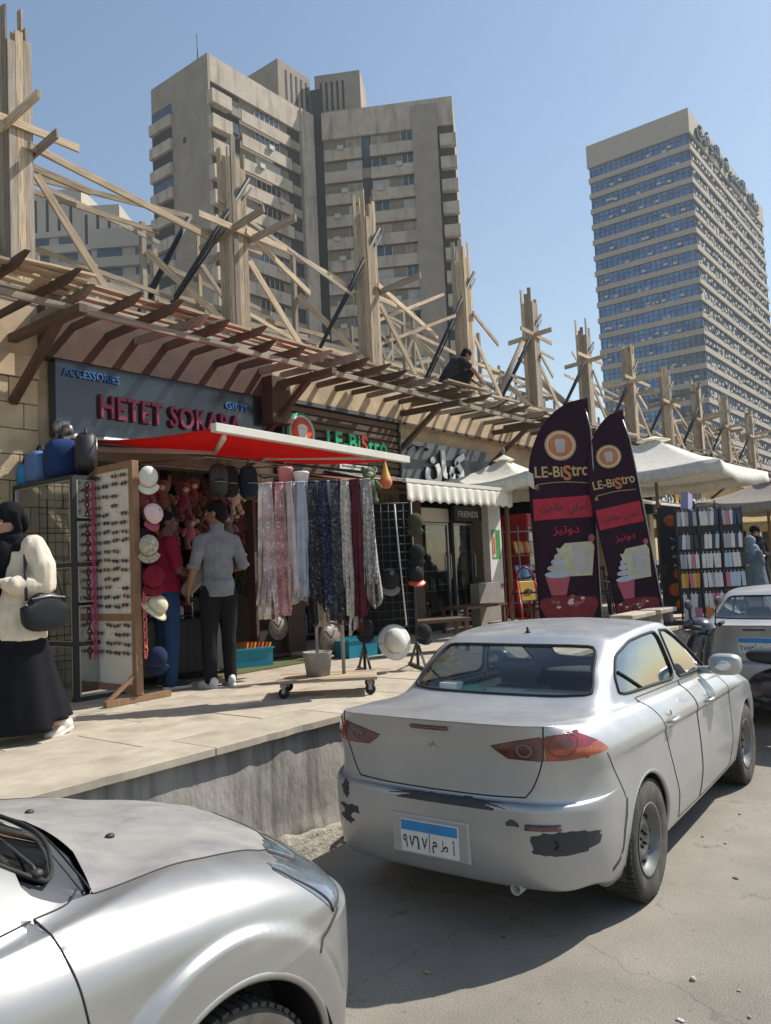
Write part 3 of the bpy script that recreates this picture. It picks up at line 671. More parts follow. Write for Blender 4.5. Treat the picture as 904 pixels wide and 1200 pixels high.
class Shell:
    """a smooth car skin that is cut into parts along outlines drawn in side, rear or top view"""
    def __init__(s, rings, ku=16, kv=11, bulge=None):
        G = np.array(rings, float)                     # rows x cols x 3 (half car, y >= 0)
        G = crom(G, kv); G = crom(G.transpose(1,0,2), ku).transpose(1,0,2)
        G[:,0,1] = 0; G[:,-1,1] = 0; G[-1,:,1] = 0
        if bulge is not None: G = bulge(G)
        nv, nu = G.shape[:2]; A = G.reshape(-1,3); B = A.copy(); B[:,1] *= -1
        V = np.concatenate([A, B]); N = nv*nu; idx = np.arange(N).reshape(nv, nu)
        q = np.stack([idx[:-1,:-1], idx[:-1,1:], idx[1:,1:], idx[1:,:-1]], -1).reshape(-1,4)
        F = np.concatenate([q[:, ::-1], q+N])
        # weld the seam on the centre plane
        m = np.arange(2*N); on = np.where(np.abs(A[:,1]) < 1e-7)[0]; m[on+N] = on
        s.V = V; s.F = m[F]; s.part = np.zeros(len(s.F), int); s.names = ['body']
        s.bvh = BVHTree.FromPolygons([tuple(v) for v in V], [tuple(f) for f in F])
        s.lines = []
    def centres(s): return s.V[s.F].mean(1)
    def normals(s):
        P = s.V[s.F]; n = np.cross(P[:,2]-P[:,0], P[:,3]-P[:,1]); return n/np.maximum(1e-12, np.linalg.norm(n, axis=1))[:,None]
    def ray(s, view, a, b, sign):
        i, j, k = AX[view]; o = [0,0,0]; o[i] = a; o[j] = b; o[k] = 6.0*sign; d = [0,0,0]; d[k] = -sign
        h = s.bvh.ray_cast(Vector(o), Vector(d)); return h[0]
    def cut(s, name, view, poly, sign, lim=None, line=0.0, only=None, snap=True, nmin=.12):
        """faces inside the outline become part `name`; sign: which side the outline is seen from"""
        poly = dense(poly); i, j, k = AX[view]; Cn = s.centres(); Nn = s.normals()
        ok = Nn[:,k]*sign > nmin
        if lim is not None: ok &= lim(Cn)
        if only is not None: ok &= np.isin(s.part, [s.names.index(n) for n in only])
        ins = np.zeros(len(s.F), bool); w = np.where(ok)[0]; ins[w] = inpoly(Cn[w][:, [i,j]], poly)
        if name not in s.names: s.names.append(name)
        pid = s.names.index(name)
        if snap:
            inv = np.zeros(len(s.V), bool); outv = np.zeros(len(s.V), bool)
            inv[s.F[ins].ravel()] = True; outv[s.F[~ins & ok].ravel()] = True
            for v in np.where(inv & outv)[0]:
                p = s.V[v]; d = (poly-p[[i,j]]); q = (d**2).sum(1).argmin()
                if (d[q]**2).sum() < .035**2:
                    h = s.ray(view, poly[q][0], poly[q][1], sign)
                    if h is not None and (Vector(p)-h).length < .09: s.V[v] = h
        s.part[ins] = pid
        if line:
            pts = [s.ray(view, a, b, sign) for a, b in poly[::2]]
            s.lines.append((pts, line))
    def edge_line(s, view, pts, sign, r_=.0028):
        P = crom(pts, 8); s.lines.append(([s.ray(view, a, b, sign) for a, b in P], r_, False))
    def mesh(s, name, mats, off=0.0, solid=0):
        if name not in s.names: return None
        f = s.F[s.part == s.names.index(name)]
        if not len(f): return None
        P = s.V
        used = np.unique(f); mp = {v: i for i, v in enumerate(used)}
        V = P[used]
        faces = []
        for q in f:
            g = []
            for v in q:
                if mp[v] not in g: g.append(mp[v])
            if len(g) > 2: faces.append(tuple(g))
        me = bpy.data.meshes.new(name); me.from_pydata([tuple(v) for v in V], [], faces); me.materials.append(mats)
        me.polygons.foreach_set('use_smooth', [True]*len(faces)); me.update()
        if off:
            nn = [v.normal.copy() for v in me.vertices]
            for v, n_ in zip(me.vertices, nn): v.co += n_*off
        return me
    def obj(s, name, oname, m, parent, off=0.0, solid=0.0):
        me = s.mesh(name, m, off)
        if me is None: return None
        o = link(oname, me, parent)
        if solid: d = o.modifiers.new('solidify', 'SOLIDIFY'); d.thickness = solid; d.offset = -1
        return o
    def main_piece(s, name):
        """stray faces cut off from the part go back to the body"""
        pid = s.names.index(name); w_ = np.where(s.part == pid)[0]; par = {}
        def fd(a):
            while par.setdefault(a, a) != a: par[a] = par[par[a]]; a = par[a]
            return a
        for f in w_:
            q_ = s.F[f]; r0 = fd(int(q_[0]))
            for v in q_[1:]: par[fd(int(v))] = r0; r0 = fd(r0)
        g = np.array([fd(int(s.F[f][0])) for f in w_]); u_, c_ = np.unique(g, return_counts=True)
        s.part[w_[g != u_[c_.argmax()]]] = 0
    def seams(s, parent, m):
        for L in s.lines:
            pts, r_ = L[0], L[1]; closed = len(L) < 3
            run = [p for p in pts if p is not None]
            if len(run) > 3:
                keep = [run[0]]
                for p in run[1:]:
                    if (p-keep[-1]).length > .12: break
                    if (p-keep[-1]).length > .004: keep.append(p)
                if len(keep) > 3: MB().tube(keep, r_, 5, caps=True).build('panel_gap', m, parent, fix=False)
    def strip(s, view, pts, sign, r_, name, m, parent, closed=True, flat=None):
        poly = dense(pts, .02) if closed else crom(pts, 8)
        P = [s.ray(view, a, b, sign) for a, b in poly]; P = [p for p in P if p is not None]
        K = [P[0]]
        for p in P[1:]:
            if (p-K[-1]).length > .006: K.append(p)
        return MB().tube(K, r_, 6, closed=closed and (K[0]-K[-1]).length < .1).build(name, m, parent, fix=False)
def wheel(t, x, y, r, wdt, side, rimr, style, rimmat=None, steer=0.0):
    """one road wheel: tyre and rim under one part"""
    M = Matrix.Translation((x, y, r)) @ Matrix.Rotation(steer, 4, 'Z') @ Matrix.Rotation(R(90)*side, 4, 'X')   # local +z points outwards
    h = wdt/2
    ty = MB().lathe([(rimr-.01,-h*.9),(r*.93,-h),(r*.985,-h*.82),(r,-h*.6),(r,h*.6),(r*.985,h*.82),(r*.93,h),(rimr+.03,h*.96),(rimr-.005,h*.86)], 40, caps=False)
    for k in range(60):                  # tread blocks
        a = 2*math.pi*k/60; F = Matrix.Rotation(a, 3, 'Z')
        for zz in (-.33,0,.33): ty.cbox(F @ Vector((r-.002, 0, zz*wdt)), (.012, 2*math.pi*r/60*.62, wdt*.24), 0, F)
    wh = ty.build('wheel', M_tyre, t, M)
    rm = MB().lathe([(rimr-.006,h*.88),(rimr+.002,h*.93),(rimr-.012,h*.9),(rimr-.03,h*.45),(rimr-.055,h*.28),(rimr*.62,h*.42),(rimr*.5,h*.55),(rimr*.34,h*.55),(rimr*.3,h*.42),(.001,h*.44)], 36, caps=False)
    if style == 'steel':
        for k in range(10): F = Matrix.Rotation(2*math.pi*k/10, 3, 'Z'); rm.ball(F @ Vector((rimr*.71, 0, h*.37)), (.024,.017,.012), 8, 5, 1)
        for k in range(5): F = Matrix.Rotation(2*math.pi*(k+.3)/5, 3, 'Z'); rm.lathe([(.012,h*.4),(.011,h*.62),(.004,h*.64)], 6, 1, F @ Vector((rimr*.22,0,0)))
    rm.build('rim', [rimmat or M_rim, M_rubber], wh)
    return wh
def steering(t, c, tilt, r=.185):
    F = Matrix.Rotation(tilt, 3, 'Y'); b = MB()
    b.tube([Vector(c) + F @ Vector((0, r*math.cos(a), r*math.sin(a))) for a in np.linspace(0, 2*math.pi, 28)[:-1]], .016, 8, closed=True)
    b.ball(c, (.035,.07,.06), 8, 6, rot=F)
    for a in (.3, math.pi-.3, -math.pi/2): b.tube([Vector(c), Vector(c)+F @ Vector((0, r*math.cos(a), r*math.sin(a)))], .014, 6)
    b.build('steering_wheel', M_plast, t)
def seat(t, x, y, w, zb, zt, m, lean=.25):
    b = MB(); F = Matrix.Rotation(-lean, 3, 'Y')
    b.cbox((x+.2, y, zb), (.5, w, .16)); b.cbox(Vector((x-.06-lean*.25, y, (zb+zt)/2)), (.14, w, zt-zb), 0, F)
    o = b.build('seat', m, t, bevel=.045)
    if w < .7:
        b = MB().cbox((x-.16-lean*.3, y, zt+.11), (.09, .25, .17), 0, F).tube([(x-.13-lean*.3,y-.05,zt-.04),(x-.15-lean*.3,y-.05,zt+.1)], .006, 6)
        b.build('headrest', m, o, bevel=.035)

# ---------------------------------------------------------------- silver saloon in the centre
def saloon_rings(p):
    """control rings of a three-box car; origin on the ground under the rear axle, x forward"""
    xr, xf, w, WB = p['xr'], p['xf'], p['w'], p['wb']
    def low(z, dx, w_, zr=None, zf=None, dxf=0.0):
        zr = z if zr is None else zr; zf = z if zf is None else zf; a = xr+dx; f = xf+dxf
        return [(a,0,zr),(a+.015,.4,zr),(a+.075,.66,zr),(a+.27,w_-.065,zr+(z-zr)*.3),(-.42,w_-.02,z),(0,w_-.004,z),(.5,w_-.002,z),(1.15,w_,z),(1.8,w_-.002,z),(2.25,w_-.006,z),(WB,w_-.01,z),(f-.38,w_-.075,zf+(z-zf)*.4),(f-.15,.62,zf),(f-.04,.33,zf),(f,0,zf)]
    r = []
    r.append(low(.20, .16, w-.10, .27, .22, -.12)); r.append(low(.27, .06, w-.045, .31, .28, -.05))
    r.append(low(.45, .022, w-.008, .47, .45)); r.append(low(.60, .016, w, .655, .56)); r.append(low(.685, .020, w, .697, .62, -.02))
    r.append(low(.72, .038, w-.001, .713, .64, -.035)); r.append(low(.735, .078, w-.002, .722, .66, -.05)); r.append(low(.82, .085, w-.006, .84, .70, -.07))
    lp = p['lip']
    a = xr
    r.append([(a+.075,0,.97),(a+.09,.4,.97),(a+.14,.66,.965),(a+.31,w-.075,.955),(-.42,w-.028,.945),(0,w-.018,.935),(.5,w-.018,.925),(1.15,w-.018,.915),(1.8,w-.022,.90),(2.25,w-.03,.885),(WB,w-.04,.86),(xf-.42,w-.13,.79),(xf-.2,.56,.735),(xf-.1,.3,.735),(xf-.08,0,.74)])
    r.append([(a+.04,0,lp-.01),(a+.06,.4,lp-.012),(a+.13,.64,lp-.02),(a+.34,w-.13,lp-.045),(-.40,w-.085,1.035),(0,w-.075,1.02),(.5,w-.072,1.005),(1.15,w-.075,.99),(1.8,w-.085,.97),(2.25,w-.105,.955),(WB,w-.135,.93),(xf-.5,w-.22,.86),(xf-.3,.5,.80),(xf-.2,.27,.79),(xf-.17,0,.79)])
    r.append([(a+.058,0,lp+.004),(a+.078,.4,lp+.002),(a+.148,.6,lp-.004),(a+.40,w-.19,lp-.02),(-.34,w-.13,1.065),(.03,w-.118,1.05),(.5,w-.112,1.035),(1.15,w-.115,1.02),(1.8,w-.125,1.0),(2.2,w-.155,.985),(WB-.05,w-.21,.965),(xf-.6,w-.34,.90),(xf-.42,.42,.845),(xf-.32,.22,.84),(xf-.3,0,.84)])
    b0 = p['wb0']                        # base of the rear screen
    zb = p.get('zb', 1.10)
    r.append([(b0-.03,0,zb+.004),(b0-.015,.36,zb+.002),(b0+.03,.60,zb-.002),(b0+.12,.685,zb-.01),(b0+.28,.722,zb-.022),(.17,.738,1.075),(.5,.75,1.06),(1.15,.755,1.04),(1.8,.745,1.02),(2.08,.715,1.008),(2.24,.655,1.0),(2.36,.52,.995),(2.43,.37,.995),(2.47,.19,1.0),(2.48,0,1.0)])
    r.append([(-.03,0,1.275),(-.02,.34,1.272),(.02,.57,1.265),(.10,.645,1.255),(.22,.678,1.25),(.38,.692,1.25),(.60,.70,1.25),(1.12,.702,1.25),(1.58,.685,1.235),(1.74,.645,1.222),(1.84,.58,1.215),(1.92,.47,1.215),(1.97,.34,1.22),(2.0,.17,1.222),(2.01,0,1.224)])
    r.append([(.22,0,1.412),(.225,.30,1.408),(.245,.515,1.398),(.30,.595,1.392),(.40,.622,1.40),(.54,.635,1.41),(.75,.64,1.42),(1.1,.64,1.425),(1.33,.622,1.41),(1.44,.585,1.40),(1.50,.52,1.395),(1.55,.42,1.398),(1.58,.31,1.402),(1.60,.16,1.406),(1.61,0,1.408)])
    r.append([(.34,0,1.444),(.345,.25,1.442),(.365,.43,1.436),(.42,.50,1.43),(.50,.53,1.436),(.61,.54,1.445),(.79,.545,1.455),(1.07,.545,1.458),(1.26,.53,1.448),(1.35,.50,1.438),(1.40,.44,1.434),(1.44,.35,1.435),(1.47,.26,1.437),(1.48,.14,1.44),(1.49,0,1.441)])
    r.append([(.66,0,1.472),(.665,.1,1.471),(.68,.18,1.470),(.71,.22,1.469),(.75,.24,1.472),(.79,.245,1.476),(.88,.25,1.48),(1.05,.25,1.482),(1.17,.245,1.478),(1.22,.23,1.474),(1.25,.2,1.472),(1.28,.16,1.472),(1.3,.12,1.472),(1.31,.06,1.473),(1.32,0,1.473)])
    r.append([(.8,0,1.480),(.8,0,1.480),(.81,0,1.481),(.83,0,1.482),(.85,0,1.483),(.88,0,1.485),(.94,0,1.487),(1.04,0,1.488),(1.1,0,1.486),(1.13,0,1.485),(1.15,0,1.484),(1.17,0,1.484),(1.18,0,1.483),(1.185,0,1.483),(1.19,0,1.483)])
    return r
def jitter_poly(c, rx, ry, n, amp, seed, pw=2.0):
    q = random.Random(seed); P = []
    for k in range(n):
        a = 2*math.pi*k/n; s_ = 1+q.uniform(-amp, amp); ca, sa = math.cos(a), math.sin(a)
        f = (abs(ca)**pw+abs(sa)**pw)**(-1/pw); P.append((c[0]+rx*f*ca*s_, c[1]+ry*f*sa*s_))
    return P
def saloon_crease(G):
    """pressed line along the doors and a soft hollow under it"""
    x, y, z = G[...,0], G[...,1], G[...,2]; zl = .845+.045*np.clip((2.4-x)/2.6, 0, 1.2)
    m_ = (y > .7) & (x > -.55) & (x < 2.5); t_ = np.clip((zl-z)/.022, 0, 1); fade = np.clip((z-.45)/.25, 0, 1)*np.clip((x+.55)/.3, 0, 1)*np.clip((2.5-x)/.3, 0, 1)
    G[...,1] = y - np.where(m_, .011*t_*t_*(3-2*t_)*fade, 0)
    return G
def saloon(label, loc, rotz, p, paintm, detail=True):
    t = thing('parked_car', label, 'car', loc, rotz)
    S = Shell(saloon_rings(p), bulge=saloon_crease); WB, w, xr = p['wb'], p['w'], p['xr']; lp = p['lip']
    rw_ = .325; ar = .372
    circ = lambda cx, r_, cz=.33: [(cx+r_*math.cos(a), cz+r_*math.sin(a)) for a in np.linspace(0, 2*math.pi, 60)[:-1]]
    rear_win = [(-.605,1.13-1.1+p.get('zb',1.10)),(.605,1.13-1.1+p.get('zb',1.10)),(.595,1.19),(.545,1.345),(.50,1.383),(-.50,1.383),(-.545,1.345),(-.595,1.19)]
    wind = [(-.60,1.045),(.60,1.045),(.50,1.30),(.43,1.378),(-.43,1.378),(-.50,1.30)]
    rsw = [(.05,1.115),(.09,1.215),(.22,1.325),(.46,1.388),(.72,1.402),(.985,1.405),(1.055,1.078),(.6,1.098)]
    fsw = [(1.125,1.075),(1.055,1.405),(1.25,1.392),(1.43,1.325),(1.68,1.20),(1.97,1.045),(1.6,1.058)]
    rear_win, wind, rsw, fsw = [chaikin(q_, 2, k_) for q_, k_ in ((rear_win,.16),(wind,.16),(rsw,.13),(fsw,.10))]
    for sg, nm in ((-1,'r'),(1,'l')):
        S.cut('arch', 'side', circ(0, ar), sg, lim=lambda c: (c[:,2] < .8) & (abs(c[:,1]) > .55)); S.cut('arch', 'side', circ(WB, ar), sg, lim=lambda c: (c[:,2] < .8) & (abs(c[:,1]) > .5))
    S.cut('rear_window', 'rear', rear_win, -1, lim=lambda c: (c[:,0] < .9) & (c[:,2] > 1.08), nmin=.05)
    S.cut('windscreen', 'rear', wind, 1, lim=lambda c: (c[:,0] > 1.1) & (c[:,2] > 1.0), nmin=.05)
    for sg, nm in ((-1,'r'),(1,'l')):
        S.cut('rear_side_window_'+nm, 'side', rsw, sg, lim=lambda c: c[:,2] > 1.0)
        S.cut('front_side_window_'+nm, 'side', fsw, sg, lim=lambda c: c[:,2] > 1.0)
        lo = lambda c: (c[:,2] < 1.09)
        S.cut('rear_door_'+nm, 'side', [(.22,1.075),(.30,1.0),(.385,.86),(.44,.70),(.50,.56),(.56,.44),(.60,.285),(1.115,.275),(1.118,.7),(1.10,1.055)], sg, lim=lo, line=.0035, only=['body'])
        S.cut('front_door_'+nm, 'side', [(1.125,.275),(1.128,.7),(1.112,1.055),(1.7,1.04),(2.03,1.02),(2.075,.8),(2.07,.5),(2.02,.285)], sg, lim=lo, line=.0035, only=['body'])
    # tail lamps
    lin_, lout = [(.35,.985),(.50,1.022),(.625,1.045),(.625,.925),(.44,.928)], [(.632,1.047),(.78,1.064),(1.0,1.066),(1.0,.925),(.632,.925)]
    if p.get('lamps', 'wrap') == 'wrap':
        for sg, nm in ((-1,'r'),(1,'l')):
            S.cut('lamp_inner_'+nm, 'rear', [(sg*a, b) for a, b in lin_], -1, lim=lambda c: c[:,0] < -.4, line=.003)
            S.cut('lamp_outer_'+nm, 'rear', [(sg*a, b) for a, b in lout], -1, lim=lambda c: c[:,0] < -.70, snap=True)
            S.cut('lamp_outer_'+nm, 'side', [(-1.1,.925),(-.80,.925),(-.535,.945),(-.60,.995),(-.70,1.045),(-.80,1.064),(-1.1,1.066)], sg, lim=lambda c: (c[:,0] > -.95) & (abs(c[:,1]) > .70), line=.003, nmin=.2)
    else:
        for sg, nm in ((-1,'r'),(1,'l')):
            S.cut('lamp_outer_'+nm, 'rear', [(sg*a, b) for a, b in [(.60,.96),(.66,1.06),(.9,1.05),(.9,.80),(.66,.76)]], -1, lim=lambda c: c[:,0] < -.45, line=.003)
    if p.get('lamps','wrap') == 'wrap':
        for sg, nm in ((-1,'r'),(1,'l')):
            S.cut('amber_'+nm, 'rear', [(sg*.775,.90),(sg*1.0,.90),(sg*1.0,.988),(sg*.80,.992)], -1, lim=lambda c: c[:,0] < -.45, only=['lamp_outer_'+nm], nmin=-.3)
            S.cut('amber_'+nm, 'side', [(-.9,.90),(-.5,.90),(-.5,.97),(-.9,.988)], sg, lim=lambda c: c[:,0] < -.45, only=['lamp_outer_'+nm], nmin=.1)
    S.cut('boot_lid', 'rear', [(-.52,.735),(.52,.735),(.575,.86),(.62,1.0),(.63,1.3),(-.63,1.3),(-.62,1.0),(-.575,.86)], -1, lim=lambda c: (c[:,0] < -.45), line=.0, only=['body'], nmin=.25)
    S.cut('boot_lid', 'top', [(xr,-.62),(xr,.62),(p['wb0']-.06,.60),(p['wb0']-.06,-.60)], 1, lim=lambda c: c[:,2] > 1.03, only=['body'], nmin=.2)
    for sg in (-1,1):
        S.edge_line('rear', [(sg*.632,lp-.01),(sg*.628,1.0),(sg*.62,.95),(sg*.60,.88),(sg*.56,.79),(sg*.52,.738)], -1, .004)
        S.edge_line('top', [(xr+.1,sg*.632),(-.7,sg*.63),(-.5,sg*.61),(p['wb0']-.03,sg*.585)], 1, .003)
        if p.get('lamps','wrap') == 'wrap': S.edge_line('side', [(-.56,.925),(-.47,.80),(-.40,.70),(-.375,.655)], sg, .003)
    S.edge_line('rear', [(-.52,.738),(-.3,.730),(0,.728),(.3,.730),(.52,.738)], -1, .004)
    S.cut('bonnet', 'top', [(2.52,-.68),(2.9,-.62),(p['xf']-.3,-.5),(p['xf']-.22,0),(p['xf']-.3,.5),(2.9,.62),(2.52,.68),(2.5,0)], 1, lim=lambda c: c[:,2] < 1.02, only=['body'], line=.003)
    if detail:
        # worn bumper: bare plastic where the paint is gone
        S.cut('bare', 'rear', jitter_poly((-.69,.535), .13, .055, 40, .10, 3, 3.5), -1, lim=lambda c: c[:,0] < -.45, only=['body'])
        S.cut('bare', 'rear', jitter_poly((-.47,.625), .045, .016, 26, .3, 4), -1, lim=lambda c: c[:,0] < -.45, only=['body'])
        S.cut('bare', 'rear', jitter_poly((.56,.56), .095, .02, 30, .4, 5), -1, lim=lambda c: c[:,0] < -.45, only=['body'])
        S.cut('bare', 'rear', jitter_poly((.60,.51), .055, .035, 30, .4, 15), -1, lim=lambda c: c[:,0] < -.45, only=['body'])
        S.cut('bare', 'rear', jitter_poly((.60,.665), .035, .05, 30, .3, 6), -1, lim=lambda c: c[:,0] < -.45, only=['body'], nmin=.02)
        S.cut('bare', 'top', jitter_poly((xr+.035,-.10), .036, .30, 70, .3, 7, 4), 1, lim=lambda c: (c[:,2] < .75) & (c[:,2] > .672) & (c[:,0] < -.7), only=['body'], nmin=.02, snap=False)
        S.cut('bare', 'side', [(-.375,.65),(-.345,.66),(-.365,.56),(-.40,.50),(-.415,.40),(-.45,.34),(-.52,.31),(-.53,.335),(-.46,.365),(-.435,.42),(-.43,.5),(-.40,.57)], -1, lim=lambda c: c[:,0] < -.3, only=['body'])
    for k_ in S.names:
        if 'door' in k_: S.main_piece(k_)
    body = S.obj('body', 'body', paintm, t, solid=0)
    lid = S.obj('boot_lid', 'boot_lid', paintm, t); S.obj('bonnet', 'bonnet', paintm, t)
    for k in ('bare',): S.obj(k, 'bare_bumper_patch', M_bare, t, .0004)
    S.obj('rear_window', 'rear_window', G_car, t, -.004); S.obj('windscreen', 'windscreen', G_car, t, -.004)
    S.strip('rear', rear_win, -1, .011, 'window_seal', M_rubber, t); S.strip('rear', wind, 1, .011, 'window_seal', M_rubber, t)
    for sg, nm in ((-1,'r'),(1,'l')):
        S.obj('rear_side_window_'+nm, 'side_window', G_side, t, -.006); S.obj('front_side_window_'+nm, 'side_window', G_side, t, -.006)
        S.strip('side', rsw, sg, .010, 'window_seal', M_rubber, t); S.strip('side', fsw, sg, .010, 'window_seal', M_rubber, t)
        S.strip('side', [(.15,1.235),(.26,1.175),(.40,1.105)], sg, .009, 'window_divider', M_rubber, t, closed=False)
        for dn, hx, hz in (('rear_door_', .50, .905), ('front_door_', 1.40, .885)):
            d = S.obj(dn+nm, 'door', paintm, t)
            h = S.ray('side', hx, hz, sg)
            if h is not None and d:
                b = MB().tube([h+Vector((-.09,sg*.006,0)), h+Vector((-.07,sg*.03,.004)), h+Vector((0,sg*.036,.006)), h+Vector((.06,sg*.03,.004)), h+Vector((.085,sg*.006,0))], [.008,.013,.014,.013,.008], 8)
                b.build('door_handle', paintm, d)
                MB().ball(h+Vector((0,sg*-.004,-.022)), (.055,.008,.028), 10, 6).build('handle_recess', M_trim, d)
                MB().ball(h+Vector((.0,sg*.002,.045)), (.016,.006,.02), 8, 6).build('lock_cover', M_trim, d)
        for cx in (0, WB):
            P = [S.ray('side', cx+(ar)*math.cos(a), .33+ar*math.sin(a), sg) for a in np.linspace(-.25, math.pi+.25, 40)]
            P = [q for q in P if q is not None]
            if len(P) > 3: MB().tube([q+Vector((0,-sg*.012,0)) for q in P], .016, 6).build('arch_lip', paintm, t)
            MB().grid(lambda u, v: (cx+(ar+.012)*math.cos(u*math.pi*1.2-.3), sg*(w-.05-.42*v), .33+(ar+.012)*math.sin(u*math.pi*1.2-.3)), 20, 3).build('wheel_well', M_plast, t)
        wheel(t, 0, sg*(w-.125), rw_, .205, -sg, .20, 'steel', p.get('rim')); wheel(t, WB, sg*(w-.125), rw_, .205, -sg, .20, 'steel', p.get('rim'))
        lo_ = S.obj('lamp_outer_'+nm, 'tail_lamp', M_red, t, .003); S.obj('lamp_inner_'+nm, 'tail_lamp', M_redd, t, .003); S.obj('amber_'+nm, 'indicator_lamp', M_amber, t, .003)
        if p.get('lamps','wrap') == 'wrap':
            c = S.ray('rear', sg*.70, 1.0, -1)
            if c is not None:
                rg = [S.ray('rear', sg*(.705+.055*math.cos(a)), .998+.055*math.sin(a), -1) for a in np.linspace(0, 2*math.pi, 24)[:-1]]
                MB().tube([q_+Vector((-.005,0,0)) for q_ in rg if q_ is not None], .004, 5, closed=True).build('lens_ring', M_red, lo_)
            for rr_, mm_ in ((.038,M_clear),(.03,M_redd)):
                rg = [S.ray('rear', sg*(.53+rr_*math.cos(a)), .972+rr_*.8*math.sin(a), -1) for a in np.linspace(0, 2*math.pi, 20)[:-1]]
                MB().tube([q_+Vector((-.004,0,0)) for q_ in rg if q_ is not None], .0035, 5, closed=True).build('reverse_lens_ring', mm_, lo_)
        # mirror
        mx_, mz = 1.68, 1.10
        b = MB().ball((0,0,0), (1,1,1), 20, 14)
        b.v = [(mx_+.075*np.sign(q[0])*abs(q[0])**.7, sg*(w+.06)+.115*np.sign(q[1])*abs(q[1])**.62, mz+.078*np.sign(q[2])*abs(q[2])**.66) for q in b.v]
        b.tube([(mx_+.02,sg*(w-.14),mz-.05),(mx_+.02,sg*(w-.02),mz-.045)], .03, 8)
        mo = b.build('wing_mirror', paintm, t); MB().ball((mx_-.075, sg*(w+.06), mz), (.003,.06,.038), 14, 8).build('mirror_glass', M_chrome, mo)
    S.seams(t, M_rubber)
    # floor, sill plates, cabin
    MB().box((xr+.45,-w+.2,.235),(p['xf']-.5,w-.2,.3)).build('floor_pan', M_plast, t)
    MB().box((xr+.28,-.62,.27),(.30,.62,p.get('zb',1.1)-.16)).build('boot_floor', M_trim, t)
    MB().prism([(p['wb0']+.02,p.get('zb',1.1)-.03),(.38,p.get('zb',1.1)-.03),(.38,p.get('zb',1.1)-.07),(p['wb0']+.02,p.get('zb',1.1)-.07)], -.63, .63).build('parcel_shelf', M_trim, t)
    MB().box((1.95,-.66,.6),(2.35,.66,.98)).build('dashboard', M_plast, t, bevel=.05)
    for y in (-.36,.36): seat(t, 1.12, y, .46, .52, 1.0, M_seat)
    seat(t, .40, 0, 1.2, .52, .98, M_seat)
    steering(t, (1.70, p.get('sw',-.36), 1.03), R(-62))
    for sg in (-1,1):
        MB().box((.3,sg*(w-.12),.3),(2.2,sg*(w-.085),.98)).build('door_lining', M_trim, t)
    MB().grid(lambda u,v: (.42+1.1*u, -.54+1.08*v, 1.385+.02*math.sin(math.pi*u)*math.sin(math.pi*v)), 4, 4).build('roof_lining', M_trim, t)
    # boot lid trim
    c = S.ray('rear', 0, lp-.055, -1)
    if c is not None:
        MB().tube([S.ray('rear', y, lp-.045, -1)+Vector((-.004,0,0)) for y in np.linspace(-.115,.115,9)], .012, 6).build('brake_light_strip', M_redd, lid)
    return t, S, lid
P_silver = paint('silver_paint', (.46,.475,.49), .42)
LP = dict(xr=-.985, xf=3.585, w=.88, wb=2.635, lip=1.105, wb0=-.27, sw=-.34, rim=M_rimd)
t, S, lid = saloon('dented silver saloon parked in the centre with scraped rear bumper', (4.46, 2.575, 0), R(2.8), LP, P_silver)
car1 = t
# emblem: three lozenges
c0 = S.ray('rear', 0, .965, -1)
em = MB()
for k in range(3):
    a = R(90+120*k); d = Vector((math.cos(a), math.sin(a))); n_ = Vector((-d.y, d.x)); L = .036
    P = [Vector((0,0)), d*L*.5+n_*L*.30, d*L, d*L*.5-n_*L*.30]
    em.prism([(c0.y - p_.x, c0.z + p_.y) for p_ in P], c0.x-.010, c0.x-.0035, plane='yz')
em.build('emblem', M_chrome, lid)
# licence plate
def plate(t, x, y, z, wd, hg, digits, chars, M_blue):
    """plate facing -x; lettering frame has x to the right when seen from behind the car"""
    P = MB().box((x-.006, y-wd/2, z-hg/2), (x, y+wd/2, z+hg/2)).build('licence_plate', M_white, t, bevel=.004)
    MB().box((x-.0085, y-wd/2+.006, z+hg*.17), (x-.0062, y+wd/2-.006, z+hg/2-.006)).build('blue_band', M_blue, P)
    def fr(a, b): return Matrix(((0,0,-1,x-.0063),(-1,0,0,y-a),(0,1,0,z+b),(0,0,0,1)))
    K = mat('plate_black', (.02,.02,.022), .5)
    for s_, a, b_, ww, hh in chars: writing('lettering', s_, fr(a, b_), K, P, width=ww, height=hh, depth=.0012, bold=.012)
    MB().box((x-.0078, y-.003, z-hg/2+.01), (x-.0062, y+.0005, z+hg*.15)).build('divider', K, P)
    return P, fr, K
M_blue = mat('plate_blue', (.03,.25,.55), .45)
px_ = S.ray('rear', 0, .49, -1).x-.012
MB().box((px_+.0005,-.24,.385),(px_+.03,.24,.60)).build('plate_recess', P_silver, t, bevel=.01)
pl, fr, K = plate(t, px_, .0, .488, .36, .17, [], [('٩',-.165,-.062,.028,.066),('٧',-.126,-.062,.036,.064),('٧',-.046,-.062,.034,.064),(arabic('م'),.018,-.070,.03,.062),(arabic('ط'),.070,-.058,.044,.062),(arabic('أ'),.142,-.062,.014,.074),('EGYPT',-.155,.046,.085,.024),(arabic('مصر'),.075,.042,.07,.03)], M_blue)
MB().tube([(px_-.008,.066,-.066+.488+.004),(px_-.008,.068,.488-.03),(px_-.008,.072,.488-.004),(px_-.008,.082,.488+.0),(px_-.008,.094,.488-.004)], .0042, 6).build('lettering', K, pl)
c = S.ray('rear', -.62, .615, -1)
MB().tube([S.ray('rear', y, .613, -1)+Vector((-.004,0,0)) for y in np.linspace(-.70,-.54,9)], .016, 6).build('rear_reflector', M_redd, t)
c = S.ray('rear', -.67, .53, -1)
